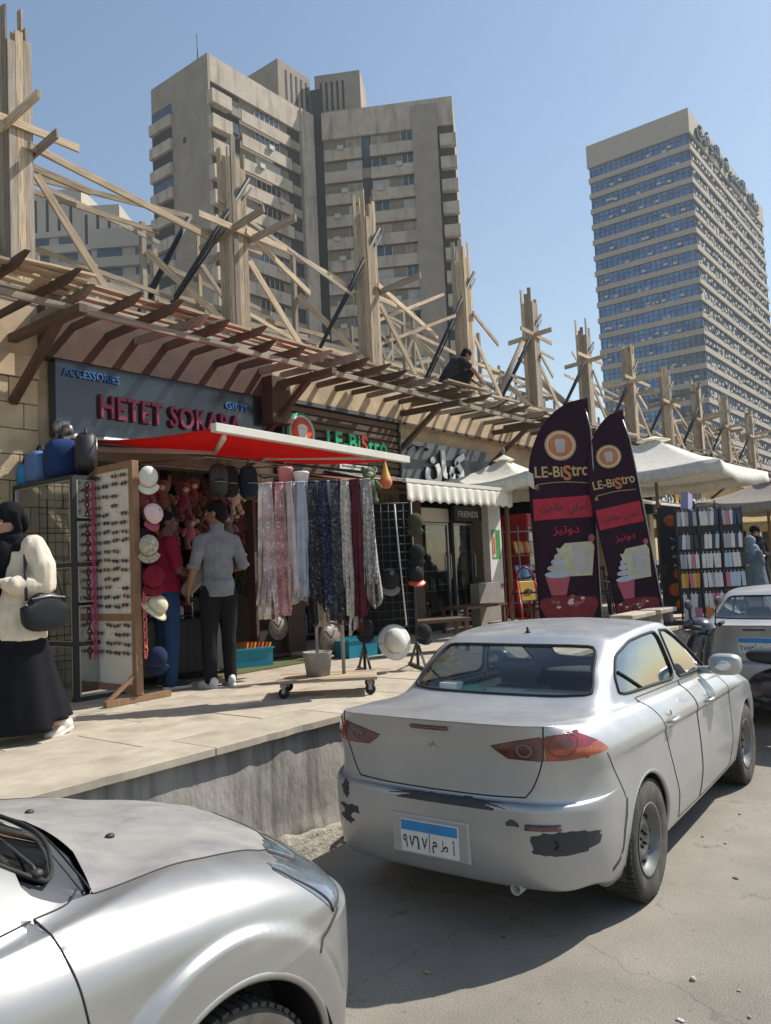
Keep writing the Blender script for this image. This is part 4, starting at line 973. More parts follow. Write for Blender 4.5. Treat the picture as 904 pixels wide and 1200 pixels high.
MB().lathe([(.022,-.004),(.022,.003),(.014,.003),(.013,-.02)], 14, rot=Matrix.Rotation(R(-90),3,'Y'), c=c).build('tow_eye_hole', M_rubber, t)
MB().lathe([(.028,0),(.03,.16),(.024,.16),(.022,.02)], 16, rot=Matrix.Rotation(R(90),3,'Y') @ Matrix.Rotation(math.pi,3,'X'), c=(-.74,-.45,.285)).build('exhaust_tip', M_trim, t)
MB().lathe([(.022,0),(.02,.012),(.012,.02)], 12, c=(.36,0,1.44)).tube([(.36,0,1.455),(.345,0,1.48)], .009, 8).build('antenna_base', M_plast, t)
# things left on the parcel shelf
o = MB().cbox((.05,-.12,1.082),(.26,.62,.006)).cbox((.12,.12,1.088),(.2,.3,.004)).build('papers', M_white); o.matrix_world = t.matrix_basis; tag(o, 'white papers lying behind the rear window of the centre car', 'paper')
o = MB().cbox((.02,.42,1.11),(.1,.13,.075)).build('tissue_box', M_white, bevel=.006); o.matrix_world = t.matrix_basis; tag(o, 'small white box at left behind the centre car rear window', 'box')
o = MB().ball((.06,.27,1.095),(.07,.09,.04),10,6).build('green_cloth', mat('green_cloth', (.05,.3,.2), .9)); o.matrix_world = t.matrix_basis; tag(o, 'crumpled green cloth behind the centre car rear window', 'cloth')

# ---------------------------------------------------------------- silver car beyond the scooter
LP2 = dict(xr=-.98, xf=3.52, w=.87, wb=2.60, lip=1.115, wb0=-.36, sw=-.34, lamps='corner', rim=M_rim, zb=1.11)
P_sil2 = paint('pale_silver_paint', (.5,.5,.5), .45)
t, S, lid = saloon('pale silver saloon at right behind the black scooter', (10.2, 2.25, 0), R(0), LP2, P_sil2, detail=False)
px_ = S.ray('rear', 0, .9, -1).x-.008
pl, fr, K = plate(t, px_, 0, .90, .36, .17, [], [('٧٨٣',-.125,-.062,.105,.06),(arabic('س ف'),.02,-.062,.12,.06),('EGYPT',-.155,.046,.085,.024),(arabic('مصر'),.075,.042,.07,.03)], M_blue)
MB().tube([(px_-.008,.142,.842),(px_-.008,.144,.87),(px_-.008,.148,.896),(px_-.008,.156,.90),(px_-.008,.166,.896)], .0042, 6).build('lettering', K, pl)
c0 = S.ray('rear', 0, 1.035, -1)
em = MB()
for rx, rz, oz in ((.05,.034,0),(.018,.032,0),(.034,.013,.012)):
    em.tube([(c0.x-.006, rx*math.cos(a), c0.z+oz+rz*math.sin(a)) for a in np.linspace(0,2*math.pi,24)[:-1]], .0035, 5, closed=True)
em.build('emblem', M_chrome, lid)

# ---------------------------------------------------------------- silver SUV nosing in at the lower left (origin under its front axle)
def suv_rings():
    w = .875
    def low(z, w_, xr, xf, zr=None, zf=None):
        zr = z if zr is None else zr; zf = z if zf is None else zf
        return [(xr,0,zr),(xr+.02,.4,zr),(xr+.07,.66,zr),(xr+.25,w_-.05,z),(-3.0,w_-.01,z),(-2.63,w_,z),(-2.1,w_,z),(-1.4,w_,z),(-.85,w_,z),(-.42,w_,z),(0,w_-.006,z),(.46,w_-.05,zf+(z-zf)*.35),(xf-.16,.665,zf),(xf-.05,.37,zf),(xf,0,zf)]
    r = [low(.28,w-.12,-3.35,.72,.35,.27), low(.36,w-.04,-3.42,.81,.42,.35), low(.52,w-.006,-3.45,.855,.52,.50), low(.66,w,-3.45,.862,.66,.66),
         low(.74,w,-3.43,.858,.74,.765), low(.757,w,-3.425,.845,.757,.778), low(.79,w-.004,-3.41,.80,.8,.798), low(.86,w-.012,-3.40,.78,.88,.845)]
    r.append([(-3.39,0,.98),(-3.37,.4,.98),(-3.32,.66,.98),(-3.15,w-.07,.97),(-3.0,w-.03,.97),(-2.63,w-.025,.965),(-2.1,w-.025,.96),(-1.4,w-.025,.955),(-.85,w-.025,.955),(-.42,w-.03,.955),(0,w-.04,.95),(.38,w-.105,.925),(.55,.605,.91),(.67,.34,.91),(.72,0,.915)])
    r.append([(-3.38,0,1.05),(-3.36,.4,1.05),(-3.31,.64,1.05),(-3.12,w-.10,1.04),(-2.98,w-.06,1.04),(-2.6,w-.055,1.035),(-2.1,w-.055,1.03),(-1.4,w-.055,1.03),(-.85,w-.06,1.025),(-.42,w-.075,1.025),(0,w-.11,1.025),(.30,w-.20,1.0),(.44,.52,.975),(.56,.29,.97),(.61,0,.975)])
    r.append([(-3.36,0,1.10),(-3.34,.4,1.10),(-3.29,.62,1.10),(-3.1,w-.12,1.09),(-2.96,w-.085,1.085),(-2.6,w-.08,1.08),(-2.1,w-.08,1.075),(-1.4,w-.08,1.07),(-.85,w-.09,1.065),(-.40,w-.13,1.07),(-.06,w-.20,1.072),(.18,w-.34,1.055),(.30,.42,1.035),(.40,.23,1.035),(.44,0,1.04)])
    r.append([(-3.32,0,1.16),(-3.3,.38,1.16),(-3.25,.58,1.155),(-3.07,.70,1.15),(-2.93,.735,1.14),(-2.55,.75,1.13),(-2.1,.755,1.12),(-1.4,.755,1.11),(-.95,.745,1.10),(-.58,.70,1.10),(-.33,.60,1.105),(-.22,.46,1.112),(-.15,.32,1.118),(-.11,.17,1.12),(-.10,0,1.122)])
    r.append([(-3.24,0,1.42),(-3.22,.34,1.42),(-3.18,.52,1.41),(-3.02,.63,1.4),(-2.85,.66,1.4),(-2.5,.675,1.4),(-2.05,.68,1.4),(-1.45,.68,1.4),(-1.12,.67,1.39),(-.88,.64,1.38),(-.74,.56,1.375),(-.66,.44,1.38),(-.61,.31,1.385),(-.58,.16,1.39),(-.57,0,1.39)])
    r.append([(-3.1,0,1.60),(-3.08,.3,1.60),(-3.04,.47,1.59),(-2.9,.56,1.58),(-2.75,.59,1.59),(-2.4,.60,1.6),(-2.0,.605,1.61),(-1.6,.605,1.61),(-1.42,.595,1.6),(-1.28,.56,1.59),(-1.2,.49,1.585),(-1.14,.39,1.59),(-1.1,.28,1.595),(-1.08,.14,1.6),(-1.07,0,1.6)])
    r.append([(-2.8,0,1.65),(-2.79,.15,1.65),(-2.77,.24,1.65),(-2.7,.29,1.65),(-2.6,.30,1.65),(-2.35,.31,1.655),(-2.0,.31,1.66),(-1.75,.31,1.66),(-1.62,.305,1.655),(-1.53,.29,1.65),(-1.48,.25,1.65),(-1.44,.2,1.65),(-1.41,.14,1.65),(-1.4,.07,1.65),(-1.39,0,1.65)])
    r.append([(-2.6,0,1.665),(-2.6,0,1.665),(-2.58,0,1.665),(-2.54,0,1.666),(-2.5,0,1.667),(-2.3,0,1.67),(-2.0,0,1.672),(-1.85,0,1.672),(-1.76,0,1.67),(-1.7,0,1.669),(-1.67,0,1.668),(-1.65,0,1.668),(-1.63,0,1.667),(-1.62,0,1.667),(-1.61,0,1.667)])
    return r
def suv_bulge(G):
    for cx in (0, -2.63):
        d = np.hypot(G[...,0]-cx, (G[...,2]-.36))
        s = np.clip((.56-d)/.03, 0, 1); s = s*s*(3-2*s)
        m_ = (G[...,1] > .5) & (G[...,2] < .99)
        G[...,1] += np.where(m_, 0.019*s*(1+.25*np.clip((d-.42)/.15, 0, 1)), 0)
    return G
t = thing('parked_car', 'dusty silver off-road car nosing in at the lower left corner', 'car', (1.50, 2.66, 0), R(0))
S = Shell(suv_rings(), bulge=suv_bulge); P_suv = paint('dusty_silver_paint', (.36,.365,.36), .3)
P_bon = paint('faded_grey_bonnet_paint', (.44,.44,.43), .85)
circ = lambda cx, r_: [(cx+r_*math.cos(a), .36+r_*math.sin(a)) for a in np.linspace(0, 2*math.pi, 70)[:-1]]
for sg, nm in ((-1,'r'),(1,'l')):
    for cx in (0,-2.63): S.cut('arch', 'side', circ(cx, .425), sg, lim=lambda c: (c[:,2] < .9) & (abs(c[:,1]) > .5))
wind = [(-.585,1.135),(-.3,1.16),(0,1.17),(.3,1.16),(.585,1.135),(.56,1.38),(.47,1.56),(-.47,1.56),(-.56,1.38)]
S.cut('windscreen', 'rear', wind, 1, lim=lambda c: (c[:,0] > -1.35) & (c[:,2] > 1.09), nmin=.05)
rwin = [(-.56,1.2),(.56,1.2),(.46,1.55),(-.46,1.55)]
S.cut('rear_window', 'rear', rwin, -1, lim=lambda c: (c[:,0] < -2.9) & (c[:,2] > 1.1), nmin=.05)
S.cut('cowl', 'top', [(-.46,-.625),(-.37,-.645),(-.27,-.63),(-.24,-.55),(-.18,-.38),(-.13,0),(-.18,.38),(-.24,.55),(-.27,.63),(-.37,.645),(-.46,.625),(-.46,.3),(-.44,0),(-.46,-.3)], 1, lim=lambda c: (c[:,2] > 1.05) & (c[:,0] > -.7), only=['body'])
S.cut('bonnet', 'top', [(-.27,-.635),(.1,-.63),(.36,-.60),(.50,-.52),(.60,-.33),(.66,0),(.60,.33),(.50,.52),(.36,.60),(.1,.63),(-.27,.635),(-.17,0)], 1, lim=lambda c: (c[:,2] > .88) & (c[:,0] > -.35), only=['body'], line=.0035)
fwin = [(-1.52,1.125),(-1.50,1.55),(-1.30,1.53),(-1.05,1.38),(-.68,1.135)]; bwin = [(-2.45,1.135),(-2.35,1.55),(-1.62,1.56),(-1.60,1.125)]
for sg, nm in ((-1,'r'),(1,'l')):
    S.cut('side_f_'+nm, 'side', fwin, sg, lim=lambda c: c[:,2] > 1.08); S.cut('side_b_'+nm, 'side', bwin, sg, lim=lambda c: c[:,2] > 1.08)
    S.cut('lamp_'+nm, 'rear', [(sg*.34,.82),(sg*.34,.94),(sg*.6,.98),(sg*.95,.995),(sg*.95,.803),(sg*.6,.803)], 1, lim=lambda c: (c[:,0] > .29+(.99-c[:,2])*1.05) & (c[:,2] < .975), only=['body','bonnet'], nmin=-.1, snap=False)
    pid = S.names.index('lamp_'+nm); inv = np.zeros(len(S.V), bool); out_ = inv.copy(); inv[S.F[S.part == pid].ravel()] = True; out_[S.F[S.part != pid].ravel()] = True
    for v in np.where(inv & out_)[0]:
        p_ = S.V[v]; xe = .29+(.99-p_[2])*1.05
        if abs(p_[0]-xe) < .05 and p_[1]*sg > .4: S.V[v] = S.bvh.find_nearest(Vector((xe, p_[1], p_[2])))[0]
    def near(P, r_=.004): 
        Q = crom([(a, sg*b_, c) for a, b_, c in P], 6); S.lines.append(([S.bvh.find_nearest(Vector(p))[0] for p in Q], r_, False))
    near([(.305,.72,.975),(.36,.76,.925),(.42,.78,.865),(.48,.79,.805)], .006)
    near([(.52,.78,.792),(.46,.81,.775),(.41,.84,.757),(.36,.86,.735)], .006)
    S.cut('door_'+nm, 'side', [(-.46,1.09),(-.44,.98),(-.42,.85),(-.415,.6),(-.42,.42),(-1.5,.42),(-1.52,1.10)], sg, lim=lambda c: c[:,2] < 1.12, only=['body'], line=.003)
S.edge_line('side', [(-.46,1.09),(-.36,1.085),(-.30,1.095)], -1, .003)
for k_ in ('door_r','door_l'): S.main_piece(k_)
S.obj('body','body',P_suv,t); S.obj('bonnet','bonnet',P_bon,t); S.obj('cowl','cowl_panel',mat('cowl_plastic',(.06,.065,.075),.5),t,-.02)
S.obj('windscreen','windscreen',G_car,t,-.004); S.obj('rear_window','rear_window',G_side,t,-.004)
S.strip('rear', wind, 1, .007, 'window_seal', M_rubber, t); S.strip('rear', rwin, -1, .012, 'window_seal', M_rubber, t)
for sg, nm in ((-1,'r'),(1,'l')):
    for k in ('side_f_','side_b_'): S.obj(k+nm,'side_window',G_side,t,-.006)
    S.strip('side', fwin, sg, .012, 'window_seal', M_rubber, t); S.strip('side', bwin, sg, .012, 'window_seal', M_rubber, t)
    S.obj('door_'+nm,'door',P_suv,t); S.obj('lamp_'+nm,'headlamp',M_clear,t,.002)
    for cx in (0,-2.63):
        P = [S.ray('side', cx+.425*math.cos(a), .36+.425*math.sin(a), sg) for a in np.linspace(-.3, math.pi+.3, 44)]; P = [q for q in P if q is not None]
        MB().tube([q+Vector((0,-sg*.012,0)) for q in P], .016, 6).build('arch_lip', P_suv, t)
        MB().grid(lambda u, v: (cx+.435*math.cos(u*math.pi*1.2-.3), sg*(.86-.5*v), .36+.435*math.sin(u*math.pi*1.2-.3)), 20, 3).build('wheel_well', M_plast, t)
        wheel(t, cx, sg*.74, .35, .225, -sg, .21, 'steel')
    MB().ball((-1.05, sg*1.0, 1.16), (.07,.11,.09), 14, 10).build('wing_mirror', P_suv, t)
S.seams(t, M_rubber)
MB().box((-3.1,-.66,.32),(.5,.66,.38)).build('floor_pan', M_plast, t)
MB().box((-.95,-.68,.62),(-.48,.68,1.04)).build('dashboard', M_plast, t, bevel=.05)
MB().box((-.35,-.6,.45),(.55,.6,.85)).build('engine_block', M_plast, t)
for y in (-.37,.37): seat(t, -1.75, y, .5, .68, 1.22, M_seat)
seat(t, -2.6, 0, 1.2, .66, 1.2, M_seat); steering(t, (-1.12,.36,1.10), R(-60))
for sg in (-1,1): MB().box((-1.6,sg*.74,.4),(-.5,sg*.77,1.05)).build('door_lining', M_trim, t)
for y0, y1 in ((-.58,-.02),(.0,.5)):
    a = S.ray('top', -.40+.12*(abs(y0)<.1), y0, 1)+Vector((0,0,.012)); b2 = S.ray('top', -.42, y1, 1)+Vector((0,0,.02))
    wp = MB().tube([a, a+Vector((0,.02,.015)), b2], .005, 6).ball(a,(.018,.018,.012),8,6).build('wiper', M_plast, t)
    MB().bar(a+Vector((-.03,.1,.012)), b2+Vector((-.02,.05,.006)), .012, .016).build('wiper_blade', M_rubber, wp)
for x_, y_ in ((.02,-.26),(.02,.26)):
    c = S.ray('top', x_, y_, 1); MB().ball(c+Vector((0,0,.004)), (.018,.014,.010), 8, 6).build('washer_jet', M_plast, t)
# ================================================================ signs, awnings, shop goods
ORDN = ['first','second','third','fourth','fifth','sixth','seventh','eighth','ninth','tenth','eleventh','twelfth','thirteenth','fourteenth','fifteenth','sixteenth','seventeenth','eighteenth','nineteenth','twentieth','twenty-first','twenty-second','twenty-third','twenty-fourth']
def cloth(name, col, **k): return mat(name, col, k.pop('rough',.9), vary=k.pop('vary',.15), nscale=k.pop('nscale',12), bump=.15, bscale=120, bdist=.003, spec=k.pop('spec',.12), **k)
def sheer(name, col, tr=.35):
    """fabric that lets some sun through"""
    m = cloth(name, col); n, l = m.node_tree.nodes, m.node_tree.links; b = n['Principled BSDF']
    t = n.new('ShaderNodeBsdfTranslucent'); mx = n.new('ShaderNodeMixShader'); mx.inputs[0].default_value = tr
    l.new(b.inputs['Base Color'].links[0].from_socket, t.inputs[0]); l.new(b.outputs[0], mx.inputs[1]); l.new(t.outputs[0], mx.inputs[2]); l.new(mx.outputs[0], n['Material Output'].inputs[0])
    return m
M_signblue = mat('slate_blue_sign', (.022,.034,.048), .2, vary=.25, nscale=1.2, spec=.7, col2=(.008,.009,.012), c2scale=1.1, c2lo=.5, c2hi=.6)
M_magenta = mat('magenta_letter', (.19,.02,.065), .5, vary=.25, nscale=8); M_ltblue = mat('light_blue_letter', (.03,.16,.40), .45, vary=.2)
M_black = mat('matt_black', (.02,.02,.021), .6); M_steel = mat('grey_steel', (.3,.3,.3), .4, metal=.8)
M_slat = mat('dark_slat_wood', (.10,.055,.035), .8, vary=.3, nscale=3, stretch=(1.2,20,20), rnd=.25)
M_green = mat('green_letter', (.01,.32,.14), .45, vary=.15); M_orange = mat('red_orange_letter', (.65,.08,.03), .45, vary=.15); M_cream = mat('cream_print', (.62,.55,.42), .7)
M_offw = mat('off_white_panel', (.66,.63,.56), .7, vary=.08, nscale=3)
# -- first shop
t = thing('shop_sign', 'slate blue shop sign with magenta letters above the red awning', 'sign', (4.2, 7.43, 3.40))
MB().box((0,0,0),(2.82,.14,.80)).build('panel', M_signblue, t, bevel=.006)
letters('HETET SOKARA', face_south(.48,-.002,.24), M_magenta, t, .25, .045, .018, width=1.95)
letters('ACCESSORIES', face_south(.07,-.002,.63), M_ltblue, t, .085, .02, .01, width=.66)
letters('GIFTS', face_south(2.2,-.002,.565), M_ltblue, t, .085, .02, .01, width=.37)
# -- second shop
t = thing('shop_sign', 'slatted wooden shop sign with green lettering and round logo', 'sign', (7.36, 7.42, 3.24))
MB().box((0,.03,0),(2.56,.16,.94)).build('backing', M_black, t)
MB().box((-.03,-.05,.945),(2.6,.16,1.0)).build('top_rail', mat('grey_rail', (.07,.075,.08), .6), t)
for k in range(9): beam('slat', (.02,.012,.06+k*.103), (2.54,.012,.06+k*.103), .03, .072, M_slat, t)
for x in (.0,2.56): MB().box((x-.02,-.03,0),(x+.02,.16,.94)).build('side_rail', M_black, t)
letters('LE-BiStro', face_south(.82,-.03,.40), M_green, t, .25, .03, .03, width=1.36, mats=[M_green]*5+[M_orange]+[M_green]*3)
lg = MB().lathe([(.001,.03),(.27,.03),(.27,0)], 40, c=(.33,-.01,.56), rot=Matrix.Rotation(R(90),3,'X')).build('logo_disc', M_green, t)
MB().lathe([(.001,.008),(.235,.008),(.235,0)], 40, c=(.33,-.041,.56), rot=Matrix.Rotation(R(90),3,'X')).build('logo_ring', M_offw, lg)
MB().lathe([(.001,.008),(.205,.008),(.205,0)], 40, c=(.33,-.05,.56), rot=Matrix.Rotation(R(90),3,'X')).build('logo_field', M_orange, lg)
def cup(b, x, y, z, s):
    b.prism([(x-.35*s,z-.5*s),(x+.35*s,z-.5*s),(x+.45*s,z+.25*s),(x-.45*s,z+.25*s)], y-.006, y); b.prism([(x+.5*s*math.cos(a)*1.0, z+.27*s+.28*s*math.sin(a)) for a in np.linspace(0,math.pi,12)], y-.0061, y)
b = MB(); cup(b, .33, -.0585, .56, .2); b.build('logo_cup', M_offw, lg)
MB().box((1.10,-.03,.13),(1.95,.0,.20)).build('slogan_strip', M_offw, t)
writing('slogan', 'Simple Moments Sweet', face_south(1.14,-.031,.148), M_black, t, width=.77, height=.042, depth=.002, bold=.01)
# -- third shop
M_kay = mat('mottled_grey_sign', (.10,.112,.12), .6, vary=.35, nscale=2.5, col2=(.055,.06,.065), c2scale=2, c2lo=.5, c2hi=.58)
t = thing('shop_sign', 'grey shop sign with thick white Arabic letters beside the pale umbrella', 'sign', (9.99, 7.42, 3.18))
MB().box((0,.02,0),(2.7,.16,.78)).build('panel', M_kay, t)
writing('letter_back', arabic('كيان'), face_south(.54,-.0,.06), M_black, t, width=1.22, height=.62, depth=.03, bold=.045)
writing('letter_face', arabic('كيان'), face_south(.56,-.032,.06), M_white, t, width=1.22, height=.62, depth=.02, bold=.045)
for x in (.18,.42): MB().tube([(x,.02,.62),(x,-.1,.68),(x,-.16,.64)], .012, 6).ball((x,-.18,.62),(.035,.05,.035),8,6).build('spotlight', M_black, t)
# -- distant sign
t = thing('shop_sign', 'distant black sign with white Arabic lettering and yellow butterfly', 'sign', (21.0, 7.38, 3.05))
MB().box((0,0,0),(4.4,.2,.80)).build('panel', M_black, t)
writing('lettering', arabic('كريب'), face_south(.3,-.004,.24), M_white, t, width=1.4, height=.42, depth=.03, bold=.02)
writing('lettering', arabic('سوق'), face_south(2.9,-.004,.24), M_white, t, width=1.3, height=.42, depth=.03, bold=.02)
b = MB()
for sx in (-1,1):
    for sz, r_ in ((1,.2),(-1,.16)): b.ball((2.2+sx*.2,-.01,.42+sz*.14),(r_,.02,r_),10,6)
b.build('butterfly', mat('yellow_print', (.7,.42,.05), .6), t)
MB().box((.2,-.02,.06),(4.2,-.003,.1)).build('lower_line', M_white, t)

# -- awnings
M_redc = sheer('red_awning_cloth', (.62,.035,.03), .45)
t = thing('retractable_awning', 'sloping red awning with white front bar over the accessories shop', 'awning', (4.30, 7.42, 3.265))
def redf(u, v):
    x = .12*v+(2.84-.12*v)*u; y = -.02-2.12*v; z = .105 - (.185+.05*u)*v - .075*math.sin(math.pi*v)*(.6+.4*math.sin(math.pi*u)); return (x, y, z)
MB().grid(redf, 16, 12).build('canopy', M_redc, t, solid=.004)
beam('front_bar', (.10,-2.16,-.075), (2.88,-2.16,-.135), .07, .075, M_offw, t)
for x in (.25, 2.45):
    q = 1 if x < 1 else -1
    MB().bar((x,-.05,.02),(x+q*.75,-1.1,-.075),.045,.05).bar((x+q*.75,-1.1,-.075),(x,-2.12,-.14),.04,.045).build('folding_arm', M_offw, t, bevel=.008)
MB().lathe([(.05,-1.42),(.055,-1.4),(.055,1.4),(.05,1.42)], 14, c=(1.42,.0,.13), rot=Matrix.Rotation(R(90),3,'Y')).build('roller', M_steel, t)
MB().box((-.12,-.14,.05),(-.03,.0,.27)).ball((-.08,-.17,.17),(.05,.07,.06),10,8).ball((-.14,-.1,.21),(.05,.06,.07),10,8).build('end_bracket', M_steel, t, bevel=.01)
M_brawn = mat('brown_striped_canvas', (.20,.06,.035), .85, vary=.3, nscale=2.2, stretch=(.6,9,9))
t = thing('flat_awning', 'low brown striped awning under the slatted sign', 'awning', (7.4, 7.4, 3.12))
MB().grid(lambda u, v: (2.5*u, -.02-.95*v, .12-.20*v+.03*math.sin(7*u)*v), 14, 6).build('canopy', M_brawn, t, solid=.006)
beam('front_bar', (0,-.97,-.10), (2.5,-.97,-.10), .03, .05, M_slat, t); beam('front_bar', (0,-.9,-.17), (2.5,-.9,-.17), .03, .03, M_slat, t)
M_wst = mat('white_striped_awning', (.72,.68,.58), .85, vary=.1, nscale=7, stretch=(3,.2,.2), detail=1)
t = thing('scalloped_awning', 'cream awning with scalloped valance over the black drinks shop', 'awning', (8.15, 7.45, 3.0))
MB().grid(lambda u, v: (2.75*u, -.02-1.4*v, .33-.30*v-.03*math.sin(math.pi*v)), 12, 8).build('canopy', sheer('cream_awning', (.68,.64,.55), .3), t, solid=.004)
def valf(u, v):
    s = .23+.035*abs(math.sin(u*math.pi*13)); return (2.75*u, -1.445-.02*math.sin(u*math.pi*26)*v, .02-s*v)
MB().grid(valf, 130, 5).build('valance', M_wst, t, solid=.003)
beam('front_bar', (-.02,-1.43,.035), (2.77,-1.43,.035), .05, .05, M_offw, t)
# -- parasols
M_par = sheer('parasol_canvas', (.74,.71,.63), .15); M_par2 = sheer('grey_parasol_canvas', (.33,.30,.26), .2)
def parasol(label, loc, half, ze, za, m, rot=0.0, pole=True, grey=False):
    t = thing('parasol', label, 'umbrella', loc, rot)
    cs = [(-half,-half),(half,-half),(half,half),(-half,half)]
    for k in range(4):
        a, b_ = cs[k], cs[(k+1) % 4]
        def pf(u, v):
            ex = a[0]+(b_[0]-a[0])*u; ey = a[1]+(b_[1]-a[1])*u; s = .05+.95*v
            sag = -.10*math.sin(math.pi*u)*v - .07*math.sin(math.pi*v)
            inn = 1-.05*math.sin(math.pi*u)*v
            return (ex*s*inn, ey*s*inn, za+(ze-za)*v+sag)
        MB().grid(pf, 12, 10).build('canopy_panel', m, t, solid=.003)
        def vf(u, v):
            p = pf(u, 1); return (p[0]*(1+.01*v), p[1]*(1+.01*v), p[2]-.22*v-.015*math.sin(u*19)*v)
        MB().grid(vf, 12, 2).build('valance', m, t, solid=.003)
        MB().tube([(0,0,za-.35),(a[0]*.97,a[1]*.97,ze-.03)], .013, 6).build('rib', M_gwood, t)
    MB().grid(lambda u, v: (half*.2*v*math.cos(u*2*math.pi), half*.2*v*math.sin(u*2*math.pi), za+.10-.10*v), 16, 3).build('vent_cap', m, t)
    MB().ball((0,0,za+.16),(.03,.03,.06),8,6).build('finial', M_gwood, t)
    MB().lathe([(.035,0),(.035,za-.1)], 12).build('pole', mat('ochre_pole', (.26,.17,.08), .7), t)
    MB().box((-.3,-.3,0),(.3,.3,.09)).build('base_slab', M_conc, t, bevel=.02)
    return t
parasol('pale canvas parasol behind the first feather flag', (11.58, 6.5, PZ), .9, 2.40, 2.74, M_par)
parasol('large pale canvas parasol behind the second feather flag', (16.6, 5.72, PZ), 1.78, 2.72, 3.46, M_par, R(0))
parasol('grey parasol at the right edge above the goods rack', (20.5, 4.45, PZ), 1.4, 2.22, 2.70, M_par2)
parasol('yellowish parasol far off under the grey one', (27.5, 5.8, PZ), 1.8, 2.0, 2.6, sheer('straw_canvas', (.55,.42,.2), .3))

# -- feather flags
M_flag = cloth('dark_plum_flag', (.032,.014,.026)); M_fred = cloth('flag_red_band', (.42,.04,.06)); M_fpink = mat('flag_pink_print', (.40,.09,.12), .8)
M_fgold = mat('flag_gold_print', (.50,.33,.16), .8); M_forange = mat('flag_orange_print', (.50,.18,.07), .8); M_fwhite = mat('flag_white_print', (.46,.44,.42), .8); M_fblue = mat('flag_blue_cream', (.42,.47,.58), .8); M_fyel = mat('flag_cream_print', (.52,.48,.33), .8, vary=.2); M_cake = mat('flag_red_cake', (.19,.015,.022), .7, vary=.35, nscale=9)
def flag(label, loc, rotz, W, Hh, tilt, seed):
    t = thing('feather_flag', label, 'flag', loc, rotz)
    T = Matrix.Rotation(tilt, 4, 'Y')
    # cloth in its own plane: x from 0 (pole) to -W, z up from .1
    def left(z): # x of the free edge
        f = (z-.1)/(Hh-.1); return -W*(1 if f < .62 else max(.02, math.sqrt(max(0, 1-((f-.62)/.38)**2)))) * (.93+.07*min(1, f/.5)) 
    wav = lambda x, z: .03*math.sin(z*2.1+seed)*(-x/W) + .018*math.sin(x*7+z*1.3+seed)
    def P(x, z, o=0.0): return T @ Vector((x, wav(x,z)-o, z))
    MB().grid(lambda u, v: P(left(.1+(Hh-.1)*v)*(1-u), .1+(Hh-.1)*v), 14, 60).build('cloth', M_flag, t, solid=.003)
    def patch(name, poly, m, o):
        """flat print that follows the cloth"""
        n = len(poly); cx = sum(p[0] for p in poly)/n; cz = sum(p[1] for p in poly)/n
        vs = [P(cx,cz,o)]; fs = []; K = 7
        poly = [(a0+(b0-a0)*j/3, a1+(b1-a1)*j/3) for (a0,a1),(b0,b1) in zip(poly, poly[1:]+poly[:1]) for j in range(3)]; n = len(poly)
        for k in range(1,K+1): vs += [P(cx+(p[0]-cx)*k/K, cz+(p[1]-cz)*k/K, o) for p in poly]
        for j in range(n):
            fs.append((0,1+j,1+(j+1)%n))
            for k in range(K-1): fs.append((1+k*n+j,1+(k+1)*n+j,1+(k+1)*n+(j+1)%n,1+k*n+(j+1)%n))
        b = MB().add(vs, fs, 0, True); return b.build(name, m, t)
    ell = lambda cx, cz, rx, rz, n=28: [(cx+rx*math.cos(a), cz+rz*math.sin(a)) for a in np.linspace(0,2*math.pi,n+1)[:-1]]
    s = W; mid = -.47*s
    patch('logo_ring', ell(mid, Hh*.795, .245*s, .235*s), M_fgold, .011); patch('logo_ring', ell(mid, Hh*.795, .215*s, .205*s), M_cream, .014); patch('logo_field', ell(mid, Hh*.795, .19*s, .18*s), M_forange, .017)
    patch('logo_cup', [(mid-.06*s,Hh*.795-.11*s),(mid+.06*s,Hh*.795-.11*s),(mid+.085*s,Hh*.795+.05*s),(mid+.06*s,Hh*.795+.10*s),(mid-.06*s,Hh*.795+.10*s),(mid-.085*s,Hh*.795+.05*s)], M_fwhite, .020)
    def wr(s_, x, z, w_, h_, m, bold=.01, mats=None):
        V, F, _, _ = text_mesh(s_, w_, h_, 0, bold)
        MB().add([P(x+v[0], z+v[1], .016) for v in V], F).build('lettering', m, t)
    wr('LE-Bi', -.90*s, Hh*.655, .44*s, .17*s, M_fgold, .02); wr('S', -.455*s, Hh*.64, .13*s, .235*s, M_forange, .03); wr('tro', -.325*s, Hh*.657, .27*s, .17*s, M_fgold, .02)
    MB().tube([P(-.88*s+.8*s*k/20, Hh*.625+.03*s*math.sin(math.pi*k/20), .016) for k in range(21)], .006, 5).tube([P(-.88*s+.04*s*math.cos(a)*(1-a/14), Hh*.612+.04*s*math.sin(a)*(1-a/14), .016) for a in np.linspace(1,10,24)], .006, 5).build('scroll', M_fgold, t)
    patch('red_band', [(-.95*s,Hh*.47),(-.04*s,Hh*.478),(-.04*s,Hh*.572),(-.95*s,Hh*.562)], M_fred, .011)
    wr(arabic('احلي طاجن'), -.86*s, Hh*.488, .74*s, .19*s, M_black, .012); wr(arabic('دوتيز'), -.68*s, Hh*.40, .42*s, .15*s, M_fred, .015)
    # dripping cup, cupcake, red cake
    patch('cream_cup', [(-.56*s,Hh*.225),(-.10*s,Hh*.225),(-.04*s,Hh*.35),(-.08*s,Hh*.372),(-.5*s,Hh*.368),(-.58*s,Hh*.345),(-.64*s,Hh*.35),(-.6*s,Hh*.31),(-.55*s,Hh*.30)], M_fyel, .011)
    patch('cream_cup', [(-.38*s,Hh*.24),(-.14*s,Hh*.24),(-.12*s,Hh*.35),(-.38*s,Hh*.35)], M_fwhite, .014); patch('cherry', ell(-.08*s,Hh*.385,.05*s,.06*s,14), M_fpink, .014)
